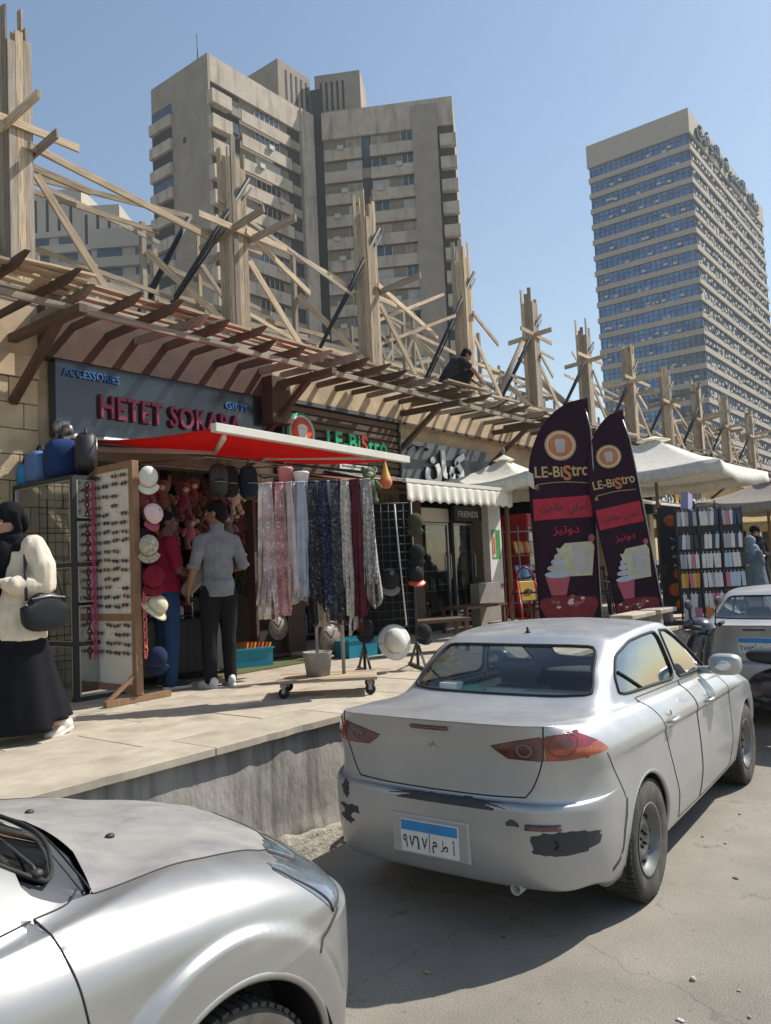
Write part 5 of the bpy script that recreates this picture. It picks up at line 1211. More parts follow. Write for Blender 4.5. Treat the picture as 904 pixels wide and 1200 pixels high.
    patch('cupcake_case', [(-.74*s,Hh*.145),(-.52*s,Hh*.145),(-.45*s,Hh*.225),(-.82*s,Hh*.225)], M_fpink, .014)
    for k, (rx, zz) in enumerate(((.2,.235),(.16,.262),(.10,.288),(.05,.308))): patch('cupcake_cream', ell(-.63*s, Hh*zz, rx*s, .055*s, 18), M_fblue if k % 2 == 0 else M_fwhite, .017+.002*k)
    patch('red_cake', [(-.93*s,Hh*.10),(-.80*s,Hh*.035),(-.15*s,Hh*.035),(-.03*s,Hh*.10),(-.06*s,Hh*.13),(-.3*s,Hh*.14),(-.7*s,Hh*.142),(-.9*s,Hh*.13)], M_cake, .011)
    q = random.Random(seed)
    for k in range(16): patch('nut', ell(-.48*s+q.gauss(0,.16)*s, Hh*(.112+q.gauss(0,.012)), .035*s, .022*s, 8), M_fpink if k % 3 else M_cream, .014+.001*k)
    MB().tube([P(.012,.0)]+[P(.012, Hh*k/14) for k in range(1,13)]+[P(-.05*W,Hh*.95),P(-.18*W,Hh*1.0)][:1], .012, 8).build('pole', M_steel, t)
    MB().box((-.22,-.22,0),(.22,.22,.05)).build('base_plate', M_black, t, bevel=.01)
    return t
flag('tall plum feather flag facing the street, left of the pair', (11.50, 4.93, PZ), math.atan2(-.76,.65), 1.0, 3.52, R(0), 1.0)
flag('plum feather flag leaning left and turned aside, right of the pair', (12.06, 4.16, PZ), math.atan2(-.60,.50), .76, 3.34, R(-7.5), 2.2)
# ================================================================ goods of the accessories shop
# -- glass cabinet with bags on top
t = thing('display_cabinet', 'tall black framed glass cabinet behind the woman in black skirt', 'cabinet', (3.83, 6.51, PZ))
M_frame = mat('black_frame', (.03,.03,.03), .5); M_alu = mat('pale_aluminium_strip', (.5,.5,.48), .4, metal=.6); G_cab = glass('cabinet_glass', (.6,.63,.58), .55)
for x in (0,.45):
    for y in (0,1.02): MB().box((x-.02,y-.02,0),(x+.02,y+.02,2.0)).build('post', M_frame, t)
for z in (.02,.5,1.2,1.98):
    MB().box((-.02,.02,z-.02),(.02,1.0,z+.02)).box((.43,.02,z-.02),(.47,1.0,z+.02)).build('side_rail', M_frame, t)
    MB().box((.02,-.02,z-.02),(.43,.02,z+.02)).build('front_rail', M_frame, t)
for z0, z1 in ((.04,.48),(.52,1.18),(1.22,1.96)):
    MB().box((-.004,.03,z0),(.0,1.0,z1)).build('pane', G_cab, t)
    b = MB()
    for a, c in (((-.012,.03,z0),(-.012,1.0,z0)),((-.012,.03,z1),(-.012,1.0,z1)),((-.012,.03,z0),(-.012,.03,z1)),((-.012,1.0,z0),(-.012,1.0,z1))): b.bar(a, c, .012, .012)
    b.build('edge_strip', M_alu, t)
for z0, z1 in ((.04,.48),(.52,.83),(.87,1.18),(1.22,1.58),(1.62,1.96)):
    MB().box((.03,-.004,z0),(.42,.0,z1)).build('pane', G_cab, t)
    b = MB()
    for a, c in (((.03,-.012,z0),(.42,-.012,z0)),((.03,-.012,z1),(.42,-.012,z1)),((.03,-.012,z0),(.03,-.012,z1)),((.42,-.012,z0),(.42,-.012,z1))): b.bar(a, c, .012, .012)
    b.build('edge_strip', M_alu, t)
for z in (.5,1.2): MB().box((.03,.03,z),(.42,1.0,z+.012)).build('shelf', M_frame, t)
MB().box((.40,.03,.04),(.42,1.0,1.96)).build('back_panel', mat('dull_olive_board', (.24,.23,.18), .9), t)
MB().box((.02,.02,1.985),(.44,1.0,2.0)).build('top', M_frame, t)
beam('inner_prop', (.2,.25,1.9), (.2,.75,.1), .03, .04, M_rafter, t)
def duffel(label, loc, rz, d, m, tiltx=0.0):
    o = thing('travel_bag', label, 'bag', loc, rz)
    b = MB().ball((0,0,0),(1,1,1),20,12); b.v = [(d[0]/2*np.sign(v[0])*abs(v[0])**.55, d[1]/2*np.sign(v[1])*abs(v[1])**.55, d[2]/2+d[2]/2*np.sign(v[2])*abs(v[2])**.6+.012*noise.noise((v[0]*2,v[1]*2,v[2]*2+loc[0]*3))) for v in b.v]
    b.build('bag_body', m, o, Matrix.Rotation(tiltx, 4, 'Y'))
    MB().tube([(d[0]*.25*math.cos(a), 0, d[2]*.93+.08*math.sin(a)) for a in np.linspace(0,math.pi,10)], .012, 6).build('bag_handle', M_black, o)
    MB().tube([(d[0]*.46*math.cos(a), -d[1]*.44, d[2]*.5+d[2]*.4*math.sin(a)) for a in np.linspace(.1,math.pi-.1,14)], .006, 5).build('zip', M_alu, o)
    return o
M_nblue = cloth('navy_bag_cloth', (.02,.045,.13)); M_pblue = cloth('powder_blue_cloth', (.12,.2,.42)); M_bbag = mat('black_bag_vinyl', (.02,.021,.024), .5, vary=.2)
duffel('navy blue travel bag on the cabinet, left of three', (3.98,7.35,PZ+2.0), R(80), (.36,.24,.33), M_pblue)
duffel('bigger navy blue bag in the middle on the cabinet', (4.0,7.0,PZ+2.0), R(70), (.42,.3,.40), M_nblue)
duffel('black toiletry bag tilted on the cabinet corner above the glasses board', (4.03,6.62,PZ+2.02), R(60), (.46,.2,.38), M_bbag, R(14))
duffel('small bright blue pouch at the left end of the cabinet top', (3.92,7.52,PZ+2.0), R(85), (.16,.14,.22), cloth('bright_blue_cloth', (.05,.25,.5)))
# -- wire grid at the far left
t = thing('wire_rack', 'black wire grid rack at the far left against the stone wall', 'rack', (2.75, 7.45, PZ))
for k in range(12): MB().tube([(.0+k*.08,0,0),(.0+k*.08,0,2.15)], .0035 if k % 5 else .008, 6).build('upright_wire', M_frame, t)
for k in range(16): MB().tube([(0,-.008,.05+k*.14),(.9,-.008,.05+k*.14)], .0035, 6).build('cross_wire', M_frame, t)
# -- chains
def chain(label, top, n, m, L=.055, sag=0.0):
    t = thing('plastic_chain', label, 'chain', top)
    lk = [(.0,.0)]
    pts = [(.016*math.cos(a), .0, .028*math.sin(a)) for a in np.linspace(0,2*math.pi,13)[:-1]]
    me = MB().tube(pts, .0065, 6, closed=True).mesh('chain_link', m)
    for k in range(n): link('chain_link', me, t, Matrix.Translation((0,0,-.03-k*.044)) @ Matrix.Rotation(R(90*(k%2)+20), 4, 'Z'))
    return t
M_pink = mat('hot_pink_plastic', (.5,.03,.14), .4)
chain('long pink plastic chain hanging beside the glasses board', (3.99,6.46,PZ+1.95), 36, M_pink)
chain('short coral pink chain hanging under the cream hat', (4.12,5.90,PZ+.95), 13, mat('coral_plastic', (.7,.16,.13), .4))
# -- glasses board
t = thing('glasses_board', 'white pegboard in a wooden frame hung with sunglasses', 'display board', (4.07, 6.26, PZ))
M_fwood = mat('brown_frame_wood', (.26,.15,.08), .7, vary=.25, nscale=3, stretch=(16,16,1.2)); M_peg = mat('white_pegboard', (.70,.66,.58), .7, vary=.06, nscale=5, col2=(.6,.53,.42), c2scale=3, c2lo=.55, c2hi=.75)
MB().box((-.012,-.29,.14),(.012,.29,2.04)).build('panel', M_peg, t)
for y in (-.31,.31): MB().box((-.035,y-.03,.06),(.035,y+.03,2.08)).build('frame_side', M_fwood, t, bevel=.005)
for z in (2.05,.72,.11): MB().box((-.032,-.28,z-.03),(.032,.28,z+.03)).build('frame_rail', M_fwood, t, bevel=.005)
for y in (-.31,.31): MB().bar((-.32,y,.03),(.32,y,.03),.05,.05).bar((-.3,y,.04),(0,y,.25),.03,.03).build('foot', M_fwood, t)
# -- sunglasses
def glasses_mesh(m1, m2):
    b = MB()
    for s in (-1,1):
        b.lathe([(.001,.003),(.017,.002),(.021,0)], 12, 1, (-.012, s*.031, 0), Matrix.Rotation(R(-90),3,'Y'), sx=.85)
        b.tube([(-.014,s*.031+.026*math.cos(a),.021*math.sin(a)) for a in np.linspace(0,2*math.pi,15)[:-1]], .002, 5, 0, closed=True)
        b.tube([(-.012,s*.058,.006),(.0,s*.066,.004),(-.075,s*.062,.012)], .0022, 5, 0)
    b.tube([(-.013,-.008,.004),(-.016,0,.008),(-.013,.008,.004)], .004, 5, 0)
    return b.mesh('sunglasses', [m1, m2])
M_lens = mat('smoked_lens', (.015,.015,.018), .08, spec=.9); M_lens2 = mat('brown_lens', (.09,.05,.03), .1, spec=.9); M_gold = mat('gold_wire', (.45,.32,.12), .3, metal=.9)
GM = [glasses_mesh(M_black, M_lens), glasses_mesh(M_rafter, M_lens2), glasses_mesh(M_gold, M_lens), glasses_mesh(M_black, M_lens2)]
q = random.Random(3); rows = [1.97,1.89,1.79,1.71,1.63,1.55,1.47,1.39,1.30,1.22,1.14,1.06,.98,.90,.82,.65,.57,.49,.41]
for r_, z in enumerate(rows):
    for c in range(4):
        if q.random() < (.25 if r_ > 14 else .12): continue
        o = link('sunglasses', q.choice(GM), None, Matrix.Translation((4.045, 6.46-c*.135+q.uniform(-.012,.012), PZ+z+q.uniform(-.008,.008))) @ Matrix.Rotation(q.uniform(-.16,.16), 4, 'X') @ Matrix.Rotation(q.uniform(-.1,.1), 4, 'Y') @ Matrix.Scale(.82, 4))
        tag(o, f'sunglasses on the white board, {ORDN[r_]} row from top, {ORDN[c]} place from left', 'sunglasses', 'sunglasses on the board')
# -- caps and hats
def cap(label, M, m, m2=None, group='caps hung up for sale', brim='visor', s=1.0):
    s *= .82
    t = thing('baseball_cap' if brim == 'visor' else 'sun_hat', label, 'cap' if brim == 'visor' else 'hat', (0,0,0)); t['group'] = group; t.matrix_basis = M
    prof = [(.098,0),(.100,.03),(.095,.065),(.078,.097),(.05,.118),(.02,.128),(.001,.129)]
    c = MB().lathe([(a*s, b_*s) for a, b_ in prof], 20, caps=False, sy=1.12)
    c.build('crown', m, t, solid=.002)
    if brim == 'visor':
        def vf(u, v):
            a = (u-.5)*1.9; rr = .10+.065*v*math.cos(a*.9); return (rr*math.sin(a)*s*1.0, rr*math.cos(a)*s*1.12, (-.004-.018*v+.02*math.sin(a)**2*-1)*s)
        MB().grid(vf, 12, 4).build('visor', m2 or m, t, solid=.004)
    else:
        MB().grid(lambda u, v: ((.10+.055*v)*math.cos(u*2*math.pi)*s, (.10+.055*v)*math.sin(u*2*math.pi)*1.1*s, (-.03*v+.012*v*math.sin(u*12))*s), 28, 3).build('brim', m2 or m, t, solid=.004)
    MB().ball((0,0,.131*s),(.01*s,.01*s,.006*s),8,5).build('button', m2 or m, t)
    return t
def capM(x, y, z, yaw, pitch, roll=0.0): return Matrix.Translation((x,y,z)) @ Matrix.Rotation(yaw,4,'Z') @ Matrix.Rotation(pitch,4,'X') @ Matrix.Rotation(roll,4,'Y')
M_capw = cloth('white_cap_cloth', (.66,.64,.58)); M_capp = cloth('pale_pink_cap', (.68,.50,.50)); M_capr = cloth('dark_red_cap', (.19,.015,.03)); M_capg = cloth('patterned_cap_cloth', (.42,.38,.30), vary=.5, nscale=40); M_capc = cloth('cream_hat_cloth', (.62,.55,.40)); M_capk = cloth('black_cap_cloth', (.025,.026,.028)); M_capy = cloth('yellow_cap_cloth', (.5,.28,.04)); M_rose = cloth('rose_cloth', (.35,.07,.12))
YW = R(-35)+math.pi
cap('white cap topmost on the side of the glasses board', capM(4.16,5.86,PZ+1.93,YW,R(-82)), M_capw)
cap('pale pink and rose cap, second down beside the board', capM(4.18,5.86,PZ+1.60,YW+.8,R(-70)), M_capp, M_rose)
cap('patterned grey-beige cap, third down beside the board', capM(4.14,5.85,PZ+1.33,YW,R(-80)), M_capg)
cap('dark red cap low beside the board', capM(4.18,5.86,PZ+1.05,YW+.3,R(-60)), M_capr, s=1.1)
cap('cream sun hat lowest beside the board', capM(4.22,5.88,PZ+.80,YW+.9,R(-50)), M_capc, brim='round')
cap('small navy cap near the ground beside the board foot', capM(4.24,5.9,PZ+.36,YW,R(-80)), cloth('navy_cap', (.02,.03,.07)))
cap('yellow and black cap hanging above the shopkeeper', capM(5.25,7.15,PZ+1.62,YW,R(-55)), M_capy)
# -- shop interior: cluttered shelves at the back
t = thing('shop_shelving', 'dark shelving full of goods along the back of the accessories shop', 'shelves', (4.35, 8.6, PZ))
for k in range(6): MB().box((0,0,.15+k*.42),(2.7,.4,.17+k*.42)).build('shelf', M_slat, t)
for x in (0,.9,1.8,2.7): MB().box((x-.02,0,0),(x+.02,.4,2.4)).build('upright', M_slat, t)
q = random.Random(12)
GN = ['red','blue','tan','charcoal','pale grey','orange','green','purple']
GC = [mat('good_%d' % k, c, .6, vary=.2) for k, c in enumerate([(.2,.03,.04),(.05,.08,.2),(.25,.2,.12),(.08,.08,.08),(.3,.28,.25),(.28,.12,.05),(.05,.15,.1),(.18,.05,.14)])]
for k in range(6):
    x = .05
    while x < 2.6:
        w_ = q.uniform(.08,.22); h_ = q.uniform(.12,.34)
        if q.random() < .85: 
            gi = q.randrange(8); o = MB().box((0,0,0),(w_,.22,h_)).build('boxed_good', GC[gi], None, Matrix.Translation((4.35+x,8.62,PZ+.172+k*.42)), bevel=.008)
            tag(o, f'{GN[gi]} boxed item on the {ORDN[k]} shelf up at the back of the accessories shop', 'box', 'boxed goods on the back shelves')
        x += w_+.02
# -- plush toys hung in rows
def plush(label, loc, c1, c2, s, rz, ears='round'):
    t = thing('plush_toy', label, 'toy', loc, rz); t['group'] = 'plush toys hung at the shop entrance'
    MB().ball((0,0,-.24*s),(.085*s,.075*s,.11*s),12,8).build('toy_body', c1, t)
    hd = MB().ball((0,-.01*s,-.09*s),(.085*s,.08*s,.078*s),12,8).build('toy_head', c1, t)
    MB().ball((0,-.085*s,-.105*s),(.04*s,.03*s,.03*s),8,6).build('muzzle', c2, hd)
    for sg in (-1,1):
        MB().ball((sg*.07*s,0,-.03*s),(.03*s,.016*s,.032*s) if ears == 'round' else (.02*s,.014*s,.07*s),8,6).build('ear', c1, hd)
        MB().ball((sg*.03*s,-.078*s,-.075*s),(.009*s,)*3,6,5).build('eye', M_black, hd)
        MB().tube([(sg*.07*s,-.01*s,-.19*s),(sg*.12*s,-.04*s,-.25*s)], [.032*s,.024*s], 8).ball((sg*.125*s,-.045*s,-.26*s),.028*s,8,6).build('arm', c1, t)
        MB().tube([(sg*.045*s,-.01*s,-.32*s),(sg*.06*s,-.05*s,-.42*s)], [.038*s,.032*s], 8).ball((sg*.062*s,-.07*s,-.43*s),(.034*s,.045*s,.034*s),8,6).build('leg', c1, t); 
    MB().tube([(0,0,-.02*s),(0,0,.12)], .003, 4).build('hanging_string', M_black, t)
    return t
pc = {'brown':(.075,.035,.02),'red':(.26,.012,.02),'pink':(.3,.09,.11),'tan':(.2,.12,.065),'grey':(.18,.17,.16),'maroon':(.14,.02,.035),'cream':(.5,.42,.32),'rust':(.16,.04,.02),'plum':(.15,.04,.09)}
PM = {k: cloth('plush_'+k, v, sheen=.4) for k, v in pc.items()}
seq = ['brown','pink','red','tan','maroon','rust','brown','plum','cream','grey','red','brown']
q = random.Random(9)
for k, c in enumerate(seq):
    plush(f'{c} plush toy, {ORDN[k]} from the left in the upper hanging row', (4.75+k*.19, 7.2+q.uniform(-.1,.1), PZ+2.15+q.uniform(-.05,.03)), PM[c], PM['cream'], q.uniform(.85,1.1), q.uniform(-.5,.3)-.4, 'round' if k % 3 else 'long')
seq2 = ['rust','pink','brown','red','grey','maroon','tan']
for k, c in enumerate(seq2):
    plush(f'{c} plush toy, {ORDN[k]} from the left in the lower hanging row', (5.45+k*.19, 7.3+q.uniform(-.1,.1), PZ+1.78+q.uniform(-.06,.06)), PM[c], PM['cream'], q.uniform(.7,.95), q.uniform(-.6,.3)-.4, 'long' if k % 3 else 'round')
MB().tube([(4.5,7.2,PZ+2.27),(7.0,7.2,PZ+2.27)], .012, 6)
t = thing('hanging_rail', 'steel rail under the red awning carrying plush toys and bags', 'rail', (4.45, 7.2, PZ+2.27))
MB().tube([(0,0,0),(2.6,0,0)], .012, 8).tube([(0,.1,-.35),(2.6,.1,-.35)], .01, 8).build('rail_tube', M_steel, t)
for x in (.02,2.58): MB().tube([(x,0,0),(x,.25,.0),(x,.45,.1)], .01, 6).build('rail_bracket', M_steel, t)
# -- backpacks hanging from the awning frame
def backpack(label, loc, rz, m):
    t = thing('backpack', label, 'backpack', loc, rz); t['group'] = 'dark backpacks hanging under the red awning'
    b = MB().ball((0,0,0),(1,1,1),18,12); b.v = [(.15*np.sign(v[0])*abs(v[0])**.6, .085*np.sign(v[1])*abs(v[1])**.6, -.27+.22*np.sign(v[2])*abs(v[2])**.65) for v in b.v]
    b.build('bag_body', m, t); c = MB().ball((0,-.085,-.36),(.115,.05,.11),14,10).build('front_pocket', m, t)
    MB().tube([(-.1,-.135,-.31),(0,-.142,-.30),(.1,-.135,-.31)], .004, 5).build('zip', M_alu, c)
    MB().tube([(-.03,0,-.05),(0,0,.03),(.03,0,-.05)], .008, 6).build('top_loop', M_black, t)
    for s in (-1,1): MB().tube([(s*.07,.06,-.07),(s*.09,.13,-.2),(s*.09,.09,-.42)], .018, 6).build('strap', M_black, t)
    return t
for k, (x, y, nm, m) in enumerate(((5.02,5.95,'black',M_bbag),(5.2,6.0,'charcoal',M_capk),(5.36,5.9,'dark navy',cloth('midnight_bag', (.02,.028,.045))),(5.54,6.1,'black nylon',M_bbag))):
    backpack(f'{nm} backpack, {ORDN[k]} from the left under the red awning', (x,y,PZ+2.16), R(-30+k*9), m).scale = (.62,.62,.72)
t = thing('bag_rail', 'thin steel bar under the red awning from which backpacks hang', 'rail', (4.9, 6.0, PZ+2.19)); MB().tube([(0,0,0),(1.2,0,0)], .009, 8).tube([(.05,0,0),(.05,1.2,.08)], .008, 6).tube([(1.15,0,0),(1.15,1.2,.08)], .008, 6).build('rail_tube', M_steel, t)
def pouch(label, loc, m, s=1.0, rz=0.0):
    t = thing('hanging_pouch', label, 'bag', loc, rz); t['group'] = 'small bags hung in the shop doorways'
    b = MB().ball((0,0,0),(1,1,1),14,10); b.v = [(.09*s*np.sign(v[0])*abs(v[0])**.65, .04*s*np.sign(v[1])*abs(v[1])**.7, -.16*s+.10*s*np.sign(v[2])*abs(v[2])**.65) for v in b.v]; b.build('bag_body', m, t)
    MB().tube([(-.05*s,0,-.07*s),(0,0,.04),(.05*s,0,-.07*s)], .005, 5).build('bag_strap', M_black, t); MB().tube([(-.06*s,-.042*s,-.12*s),(.06*s,-.042*s,-.12*s)], .003, 4).build('zip', M_alu, t)
q = random.Random(77); PC = [('black',M_bbag),('brown',cloth('pouch_brown',(.09,.05,.03))),('wine',cloth('pouch_wine',(.12,.02,.03))),('grey',cloth('pouch_grey',(.14,.14,.14))),('navy',M_nblue),('tan',cloth('pouch_tan',(.28,.18,.1)))]
for r_ in range(4):
    for k in range(6):
        c_ = PC[q.randrange(6)]; pouch(f'{c_[0]} pouch, {ORDN[r_]} row down, {ORDN[k]} from left, in the accessories shop doorway', (6.0+k*.19+q.uniform(-.02,.02), 7.42+q.uniform(-.04,.04), PZ+2.1-r_*.36+q.uniform(-.03,.03)), c_[1], q.uniform(.8,1.15), q.uniform(-.4,.4))
for r_ in range(3):
    for k in range(8):
        c_ = PC[q.randrange(6)]; pouch(f'{c_[0]} pouch, {ORDN[r_]} row down, {ORDN[k]} from left, in the slatted-sign shop doorway', (7.55+k*.27+q.uniform(-.03,.03), 7.3+q.uniform(-.05,.05), PZ+2.05-r_*.42+q.uniform(-.04,.04)), c_[1], q.uniform(.9,1.3), q.uniform(-.4,.4))
t = thing('goods_grid', 'black wire grid of pouches at the right of the accessories shop doorway', 'rack', (5.9,7.5,PZ))
for k in range(8): MB().tube([(k*.17,0,.6),(k*.17,0,2.2)], .005, 5).build('upright_wire', M_frame, t)
for k in range(8): MB().tube([(0,0,.65+k*.21),(1.2,0,.65+k*.21)], .005, 5).build('cross_wire', M_frame, t)
t = thing('goods_grid', 'black wire grid of pouches in the slatted-sign shop doorway', 'rack', (7.45,7.38,PZ))
for k in range(12): MB().tube([(k*.2,0,.7),(k*.2,0,2.15)], .005, 5).build('upright_wire', M_frame, t)
for k in range(7): MB().tube([(0,0,.8+k*.21),(2.2,0,.8+k*.21)], .005, 5).build('cross_wire', M_frame, t)
# -- suitcases
def suitcase(label, loc, rz, d, m, handle=.3):
    t = thing('suitcase', label, 'suitcase', loc, rz); t['group'] = 'suitcases standing in the shop'
    b = MB().box((-d[0]/2,-d[1]/2,.05),(d[0]/2,d[1]/2,d[2])); sh = b.build('shell', m, t, bevel=.04)
    for k in range(5): MB().box((-d[0]*.36+k*d[0]*.18-.008,-d[1]/2-.006,.1),(-d[0]*.36+k*d[0]*.18+.008,-d[1]/2,d[2]-.06)).build('rib', m, sh)
    for sx in (-1,1):
        for sy in (-1,1): MB().lathe([(.024,-.012),(.026,0),(.024,.012)], 12, c=(sx*d[0]*.38,sy*d[1]*.32,.026), rot=Matrix.Rotation(R(90),3,'Y')).build('castor', M_rubber, t)
    MB().tube([(-.08,.06,d[2]-.02),(-.08,.06,d[2]+handle),(.08,.06,d[2]+handle),(.08,.06,d[2]-.02)], .009, 6).build('pull_handle', M_alu, t)
    MB().tube([(-.06,-.02,d[2]),(-.05,-.02,d[2]+.03),(.05,-.02,d[2]+.03),(.06,-.02,d[2])], .01, 6).build('top_grip', M_black, t)
    return t
M_case = mat('black_shell', (.022,.022,.025), .35, vary=.1); M_gcase = mat('grey_shell', (.24,.25,.25), .4, vary=.1)
suitcase('tall black suitcase with raised handle, left of the man', (4.82,6.75,PZ), R(-30), (.42,.26,.66), M_case, .34)
suitcase('black suitcase just behind the standing man', (5.18,6.72,PZ), R(-28), (.40,.25,.62), M_case, .42)
suitcase('grey suitcase to the right of the standing man', (5.62,6.78,PZ), R(-32), (.36,.24,.55), M_gcase, .05)
suitcase('second grey suitcase further back in the shop', (5.3,7.3,PZ), R(-25), (.45,.28,.74), M_gcase, .2)
# -- clock stand at the right jamb
t = thing('clock_stand', 'dark wooden stand of clocks at the right side of the accessories shop', 'stand', (6.72, 7.05, PZ))
for x in (-.26,.26): MB().box((x-.02,-.02,0),(x+.02,.1,1.95)).build('post', M_slat, t)
for z in (.05,.62,1.22,1.92): MB().box((-.24,-.02,z-.015),(.24,.1,z+.015)).build('shelf', M_slat, t)
MB().box((-.24,.08,.05),(.24,.1,1.92)).build('back_board', mat('dark_brown_board', (.05,.03,.022), .8), t)
def clock(label, loc, r_, m, arch=False):
    t = thing('wall_clock', label, 'clock', loc); t['group'] = 'clocks on the stand'; Rx = Matrix.Rotation(R(90),3,'X')
    if arch: MB().prism([(-r_*1.15,-r_*1.6),(r_*1.15,-r_*1.6)]+[(r_*1.15*math.cos(a), .2*r_+r_*1.15*math.sin(a)) for a in np.linspace(0,math.pi,16)], -.02, .05).build('clock_case', m, t)
    MB().lathe([(.001,.02),(r_*.92,.02),(r_,.035),(r_*1.08,.02),(r_*1.08,0)], 28, c=(0,-.021,0), rot=Rx).build('clock_rim', m, t)
    f = MB().lathe([(.001,.004),(r_*.9,.004),(r_*.9,0)], 28, c=(0,-.0415,0), rot=Rx).build('clock_face', mat('dull_dial', (.2,.17,.14), .5, vary=.3, nscale=20), t)
    for a, l_ in ((1.0,.55),(2.4,.75)): MB().bar((0,-.048,0),(r_*l_*math.cos(a),-.048,r_*l_*math.sin(a)),.004,.012).build('clock_hand', M_black, f)
    for k in range(12): MB().cbox((r_*.78*math.cos(k*math.pi/6),-.047,r_*.78*math.sin(k*math.pi/6)),(.008,.003,.016)).build('hour_mark', M_black, f)
    MB().tube([(-.01,.0,-r_*1.05),(-.01,.02,-r_*1.2)], .008, 5).build('peg', M_black, t)
clock('wooden arched clock on the top shelf of the clock stand', (6.68,7.0,PZ+1.62), .12, M_fwood, True)
clock('pale oval clock at the middle of the clock stand', (6.70,7.0,PZ+1.02), .11, M_slat)
clock('round clock with dark rim at the bottom of the clock stand', (6.72,7.0,PZ+.40), .15, mat('pewter', (.12,.11,.1), .5, metal=.5))
clock('large round dial leaning low beside the scarves', (7.1,6.5,PZ+.24), .19, mat('pewter', (.12,.11,.1), .5))
# -- green mat, blue crates, books
o = MB().box((4.55,6.45,PZ+.004),(7.15,7.55,PZ+.014)).build('green_mat', cloth('dull_green_mat', (.11,.12,.055))); tag(o, 'worn green mat across the front of the accessories shop', 'mat')
def crate(label, loc, rz, m):
    t = thing('plastic_crate', label, 'crate', loc, rz)
    for a, c in (((-.22,-.15,0),(.22,-.135,.2)),((-.22,.135,0),(.22,.15,.2)),((-.22,-.134,0),(-.205,.134,.2)),((.205,-.134,0),(.22,.134,.2))): MB().box(a,c).build('crate_wall', m, t)
    MB().box((-.2,-.13,0),(.2,.13,.012)).build('crate_floor', m, t); MB().box((-.235,-.165,.2),(.235,-.135,.222)).box((-.235,.135,.2),(.235,.165,.222)).build('crate_rim', m, t); return t
M_teal = mat('teal_plastic', (.01,.23,.33), .45)
crate('teal plastic crate behind the scarf trolley bucket', (7.35,6.3,PZ), R(-10), M_teal); crate('teal plastic crate at the right of the scarf trolley bucket', (7.85,6.2,PZ), R(-14), M_teal)
crate('teal plastic crate of booklets right of the standing man', (6.15,6.85,PZ), R(-20), M_teal)
q = random.Random(5)
for k in range(7):
    c = [(.55,.25,.03),(.5,.08,.03),(.6,.35,.05),(.4,.05,.04)][k % 4]
    o = MB().box((-.01,-.09,0),(.01,.09,.26)).build('booklet', mat('booklet_%d' % (k % 4), c, .6), None, Matrix.Translation((6.0+k*.045,6.85,PZ+.03)) @ Matrix.Rotation(R(12+k*3),4,'Y')); tag(o, f'{["amber","red","yellow","dark red"][k%4]} booklet, {ORDN[k]} from left in the teal crate', 'booklet', 'booklets in the crate')
for k in range(6):
    o = MB().box((-.11,-.02,0),(.11,.02,.5+q.uniform(-.04,.08))).build('wooden_board', M_gwood if k % 2 else M_lwood, None, Matrix.Translation((8.05+k*.13,6.35+.05*k,PZ)) @ Matrix.Rotation(R(-20),4,'Z') @ Matrix.Rotation(R(-9),4,'X')); tag(o, f'upright wooden board, {ORDN[k]} from left behind the scarves', 'board', 'boards leaning behind the scarves')
# -- scarf trolley
t = thing('scarf_trolley', 'wheeled wooden trolley with cement bucket and scarf rack', 'trolley', (5.08, 4.68, PZ), R(-50))
for k in range(4): beam('deck_plank', (-.42,-.2+k*.125,.14), (.42,-.2+k*.125,.14), .115, .025, M_lwood, t)
for x in (-.36,.36): beam('deck_bearer', (x,-.25,.112), (x,.25,.112), .05, .03, M_gwood, t)
for x in (-.36,.36):
    for y in (-.2,.2):
        w_ = MB().lathe([(.012,-.018),(.04,-.018),(.045,-.01),(.045,.01),(.04,.018),(.012,.018)], 16, c=(x,y,.046), rot=Matrix.Rotation(R(90),3,'X')).build('castor', M_rubber, t)
        MB().bar((x,y-.026,.045),(x,y-.026,.1),.03,.004).bar((x,y+.026,.045),(x,y+.026,.1),.03,.004).build('castor_fork', M_steel, w_)
bk = MB().lathe([(.10,0),(.125,.19),(.13,.2),(.122,.2),(.118,.18)], 24, caps=True, c=(-.08,0,.155)).build('cement_bucket', mat('grey_cement', (.27,.26,.24), .9, bump=.5, bscale=40, vary=.2), t)
MB().tube([(-.08,0,.2),(-.08,0,1.79)], .013, 8).tube([(.14,.03,.15),(.14,.03,1.79)], .016, 8).build('upright_pole', M_steel, t)
MB().tube([(-.50,.13,1.78),(.40,.13,1.78),(.40,-.13,1.80),(-.50,-.13,1.80)], .010, 6, closed=True).tube([(-.08,.13,1.78),(-.08,-.13,1.80)], .010, 6).build('rack_frame', M_steel, t)
trol = t.matrix_basis.copy()
sc = [('white lace',(.56,.52,.48),.5),('pale rose',(.46,.33,.32),.4),('coral red',(.33,.09,.08),.4),('faded rose',(.40,.20,.19),.5),('pink dotted',(.44,.27,.27),.6),('blush white',(.52,.44,.43),.2),('lilac grey',(.35,.34,.40),.15),('light grey-blue',(.38,.40,.45),.15),('silver grey',(.42,.41,.42),.3),
      ('black floral',(.035,.03,.035),.9),('beige print',(.36,.29,.23),.7),('navy print',(.03,.037,.07),.9),('ivory',(.54,.50,.42),.2),('black and white print',(.05,.05,.055),.9),('plum striped',(.07,.028,.045),.4),('cream figured',(.48,.42,.36),.6),('maroon with pale figures',(.10,.02,.03),.9),('wine',(.11,.025,.035),.2),('pale cream',(.56,.51,.45),.15),('checked grey',(.30,.27,.25),.8)]
q = random.Random(21)
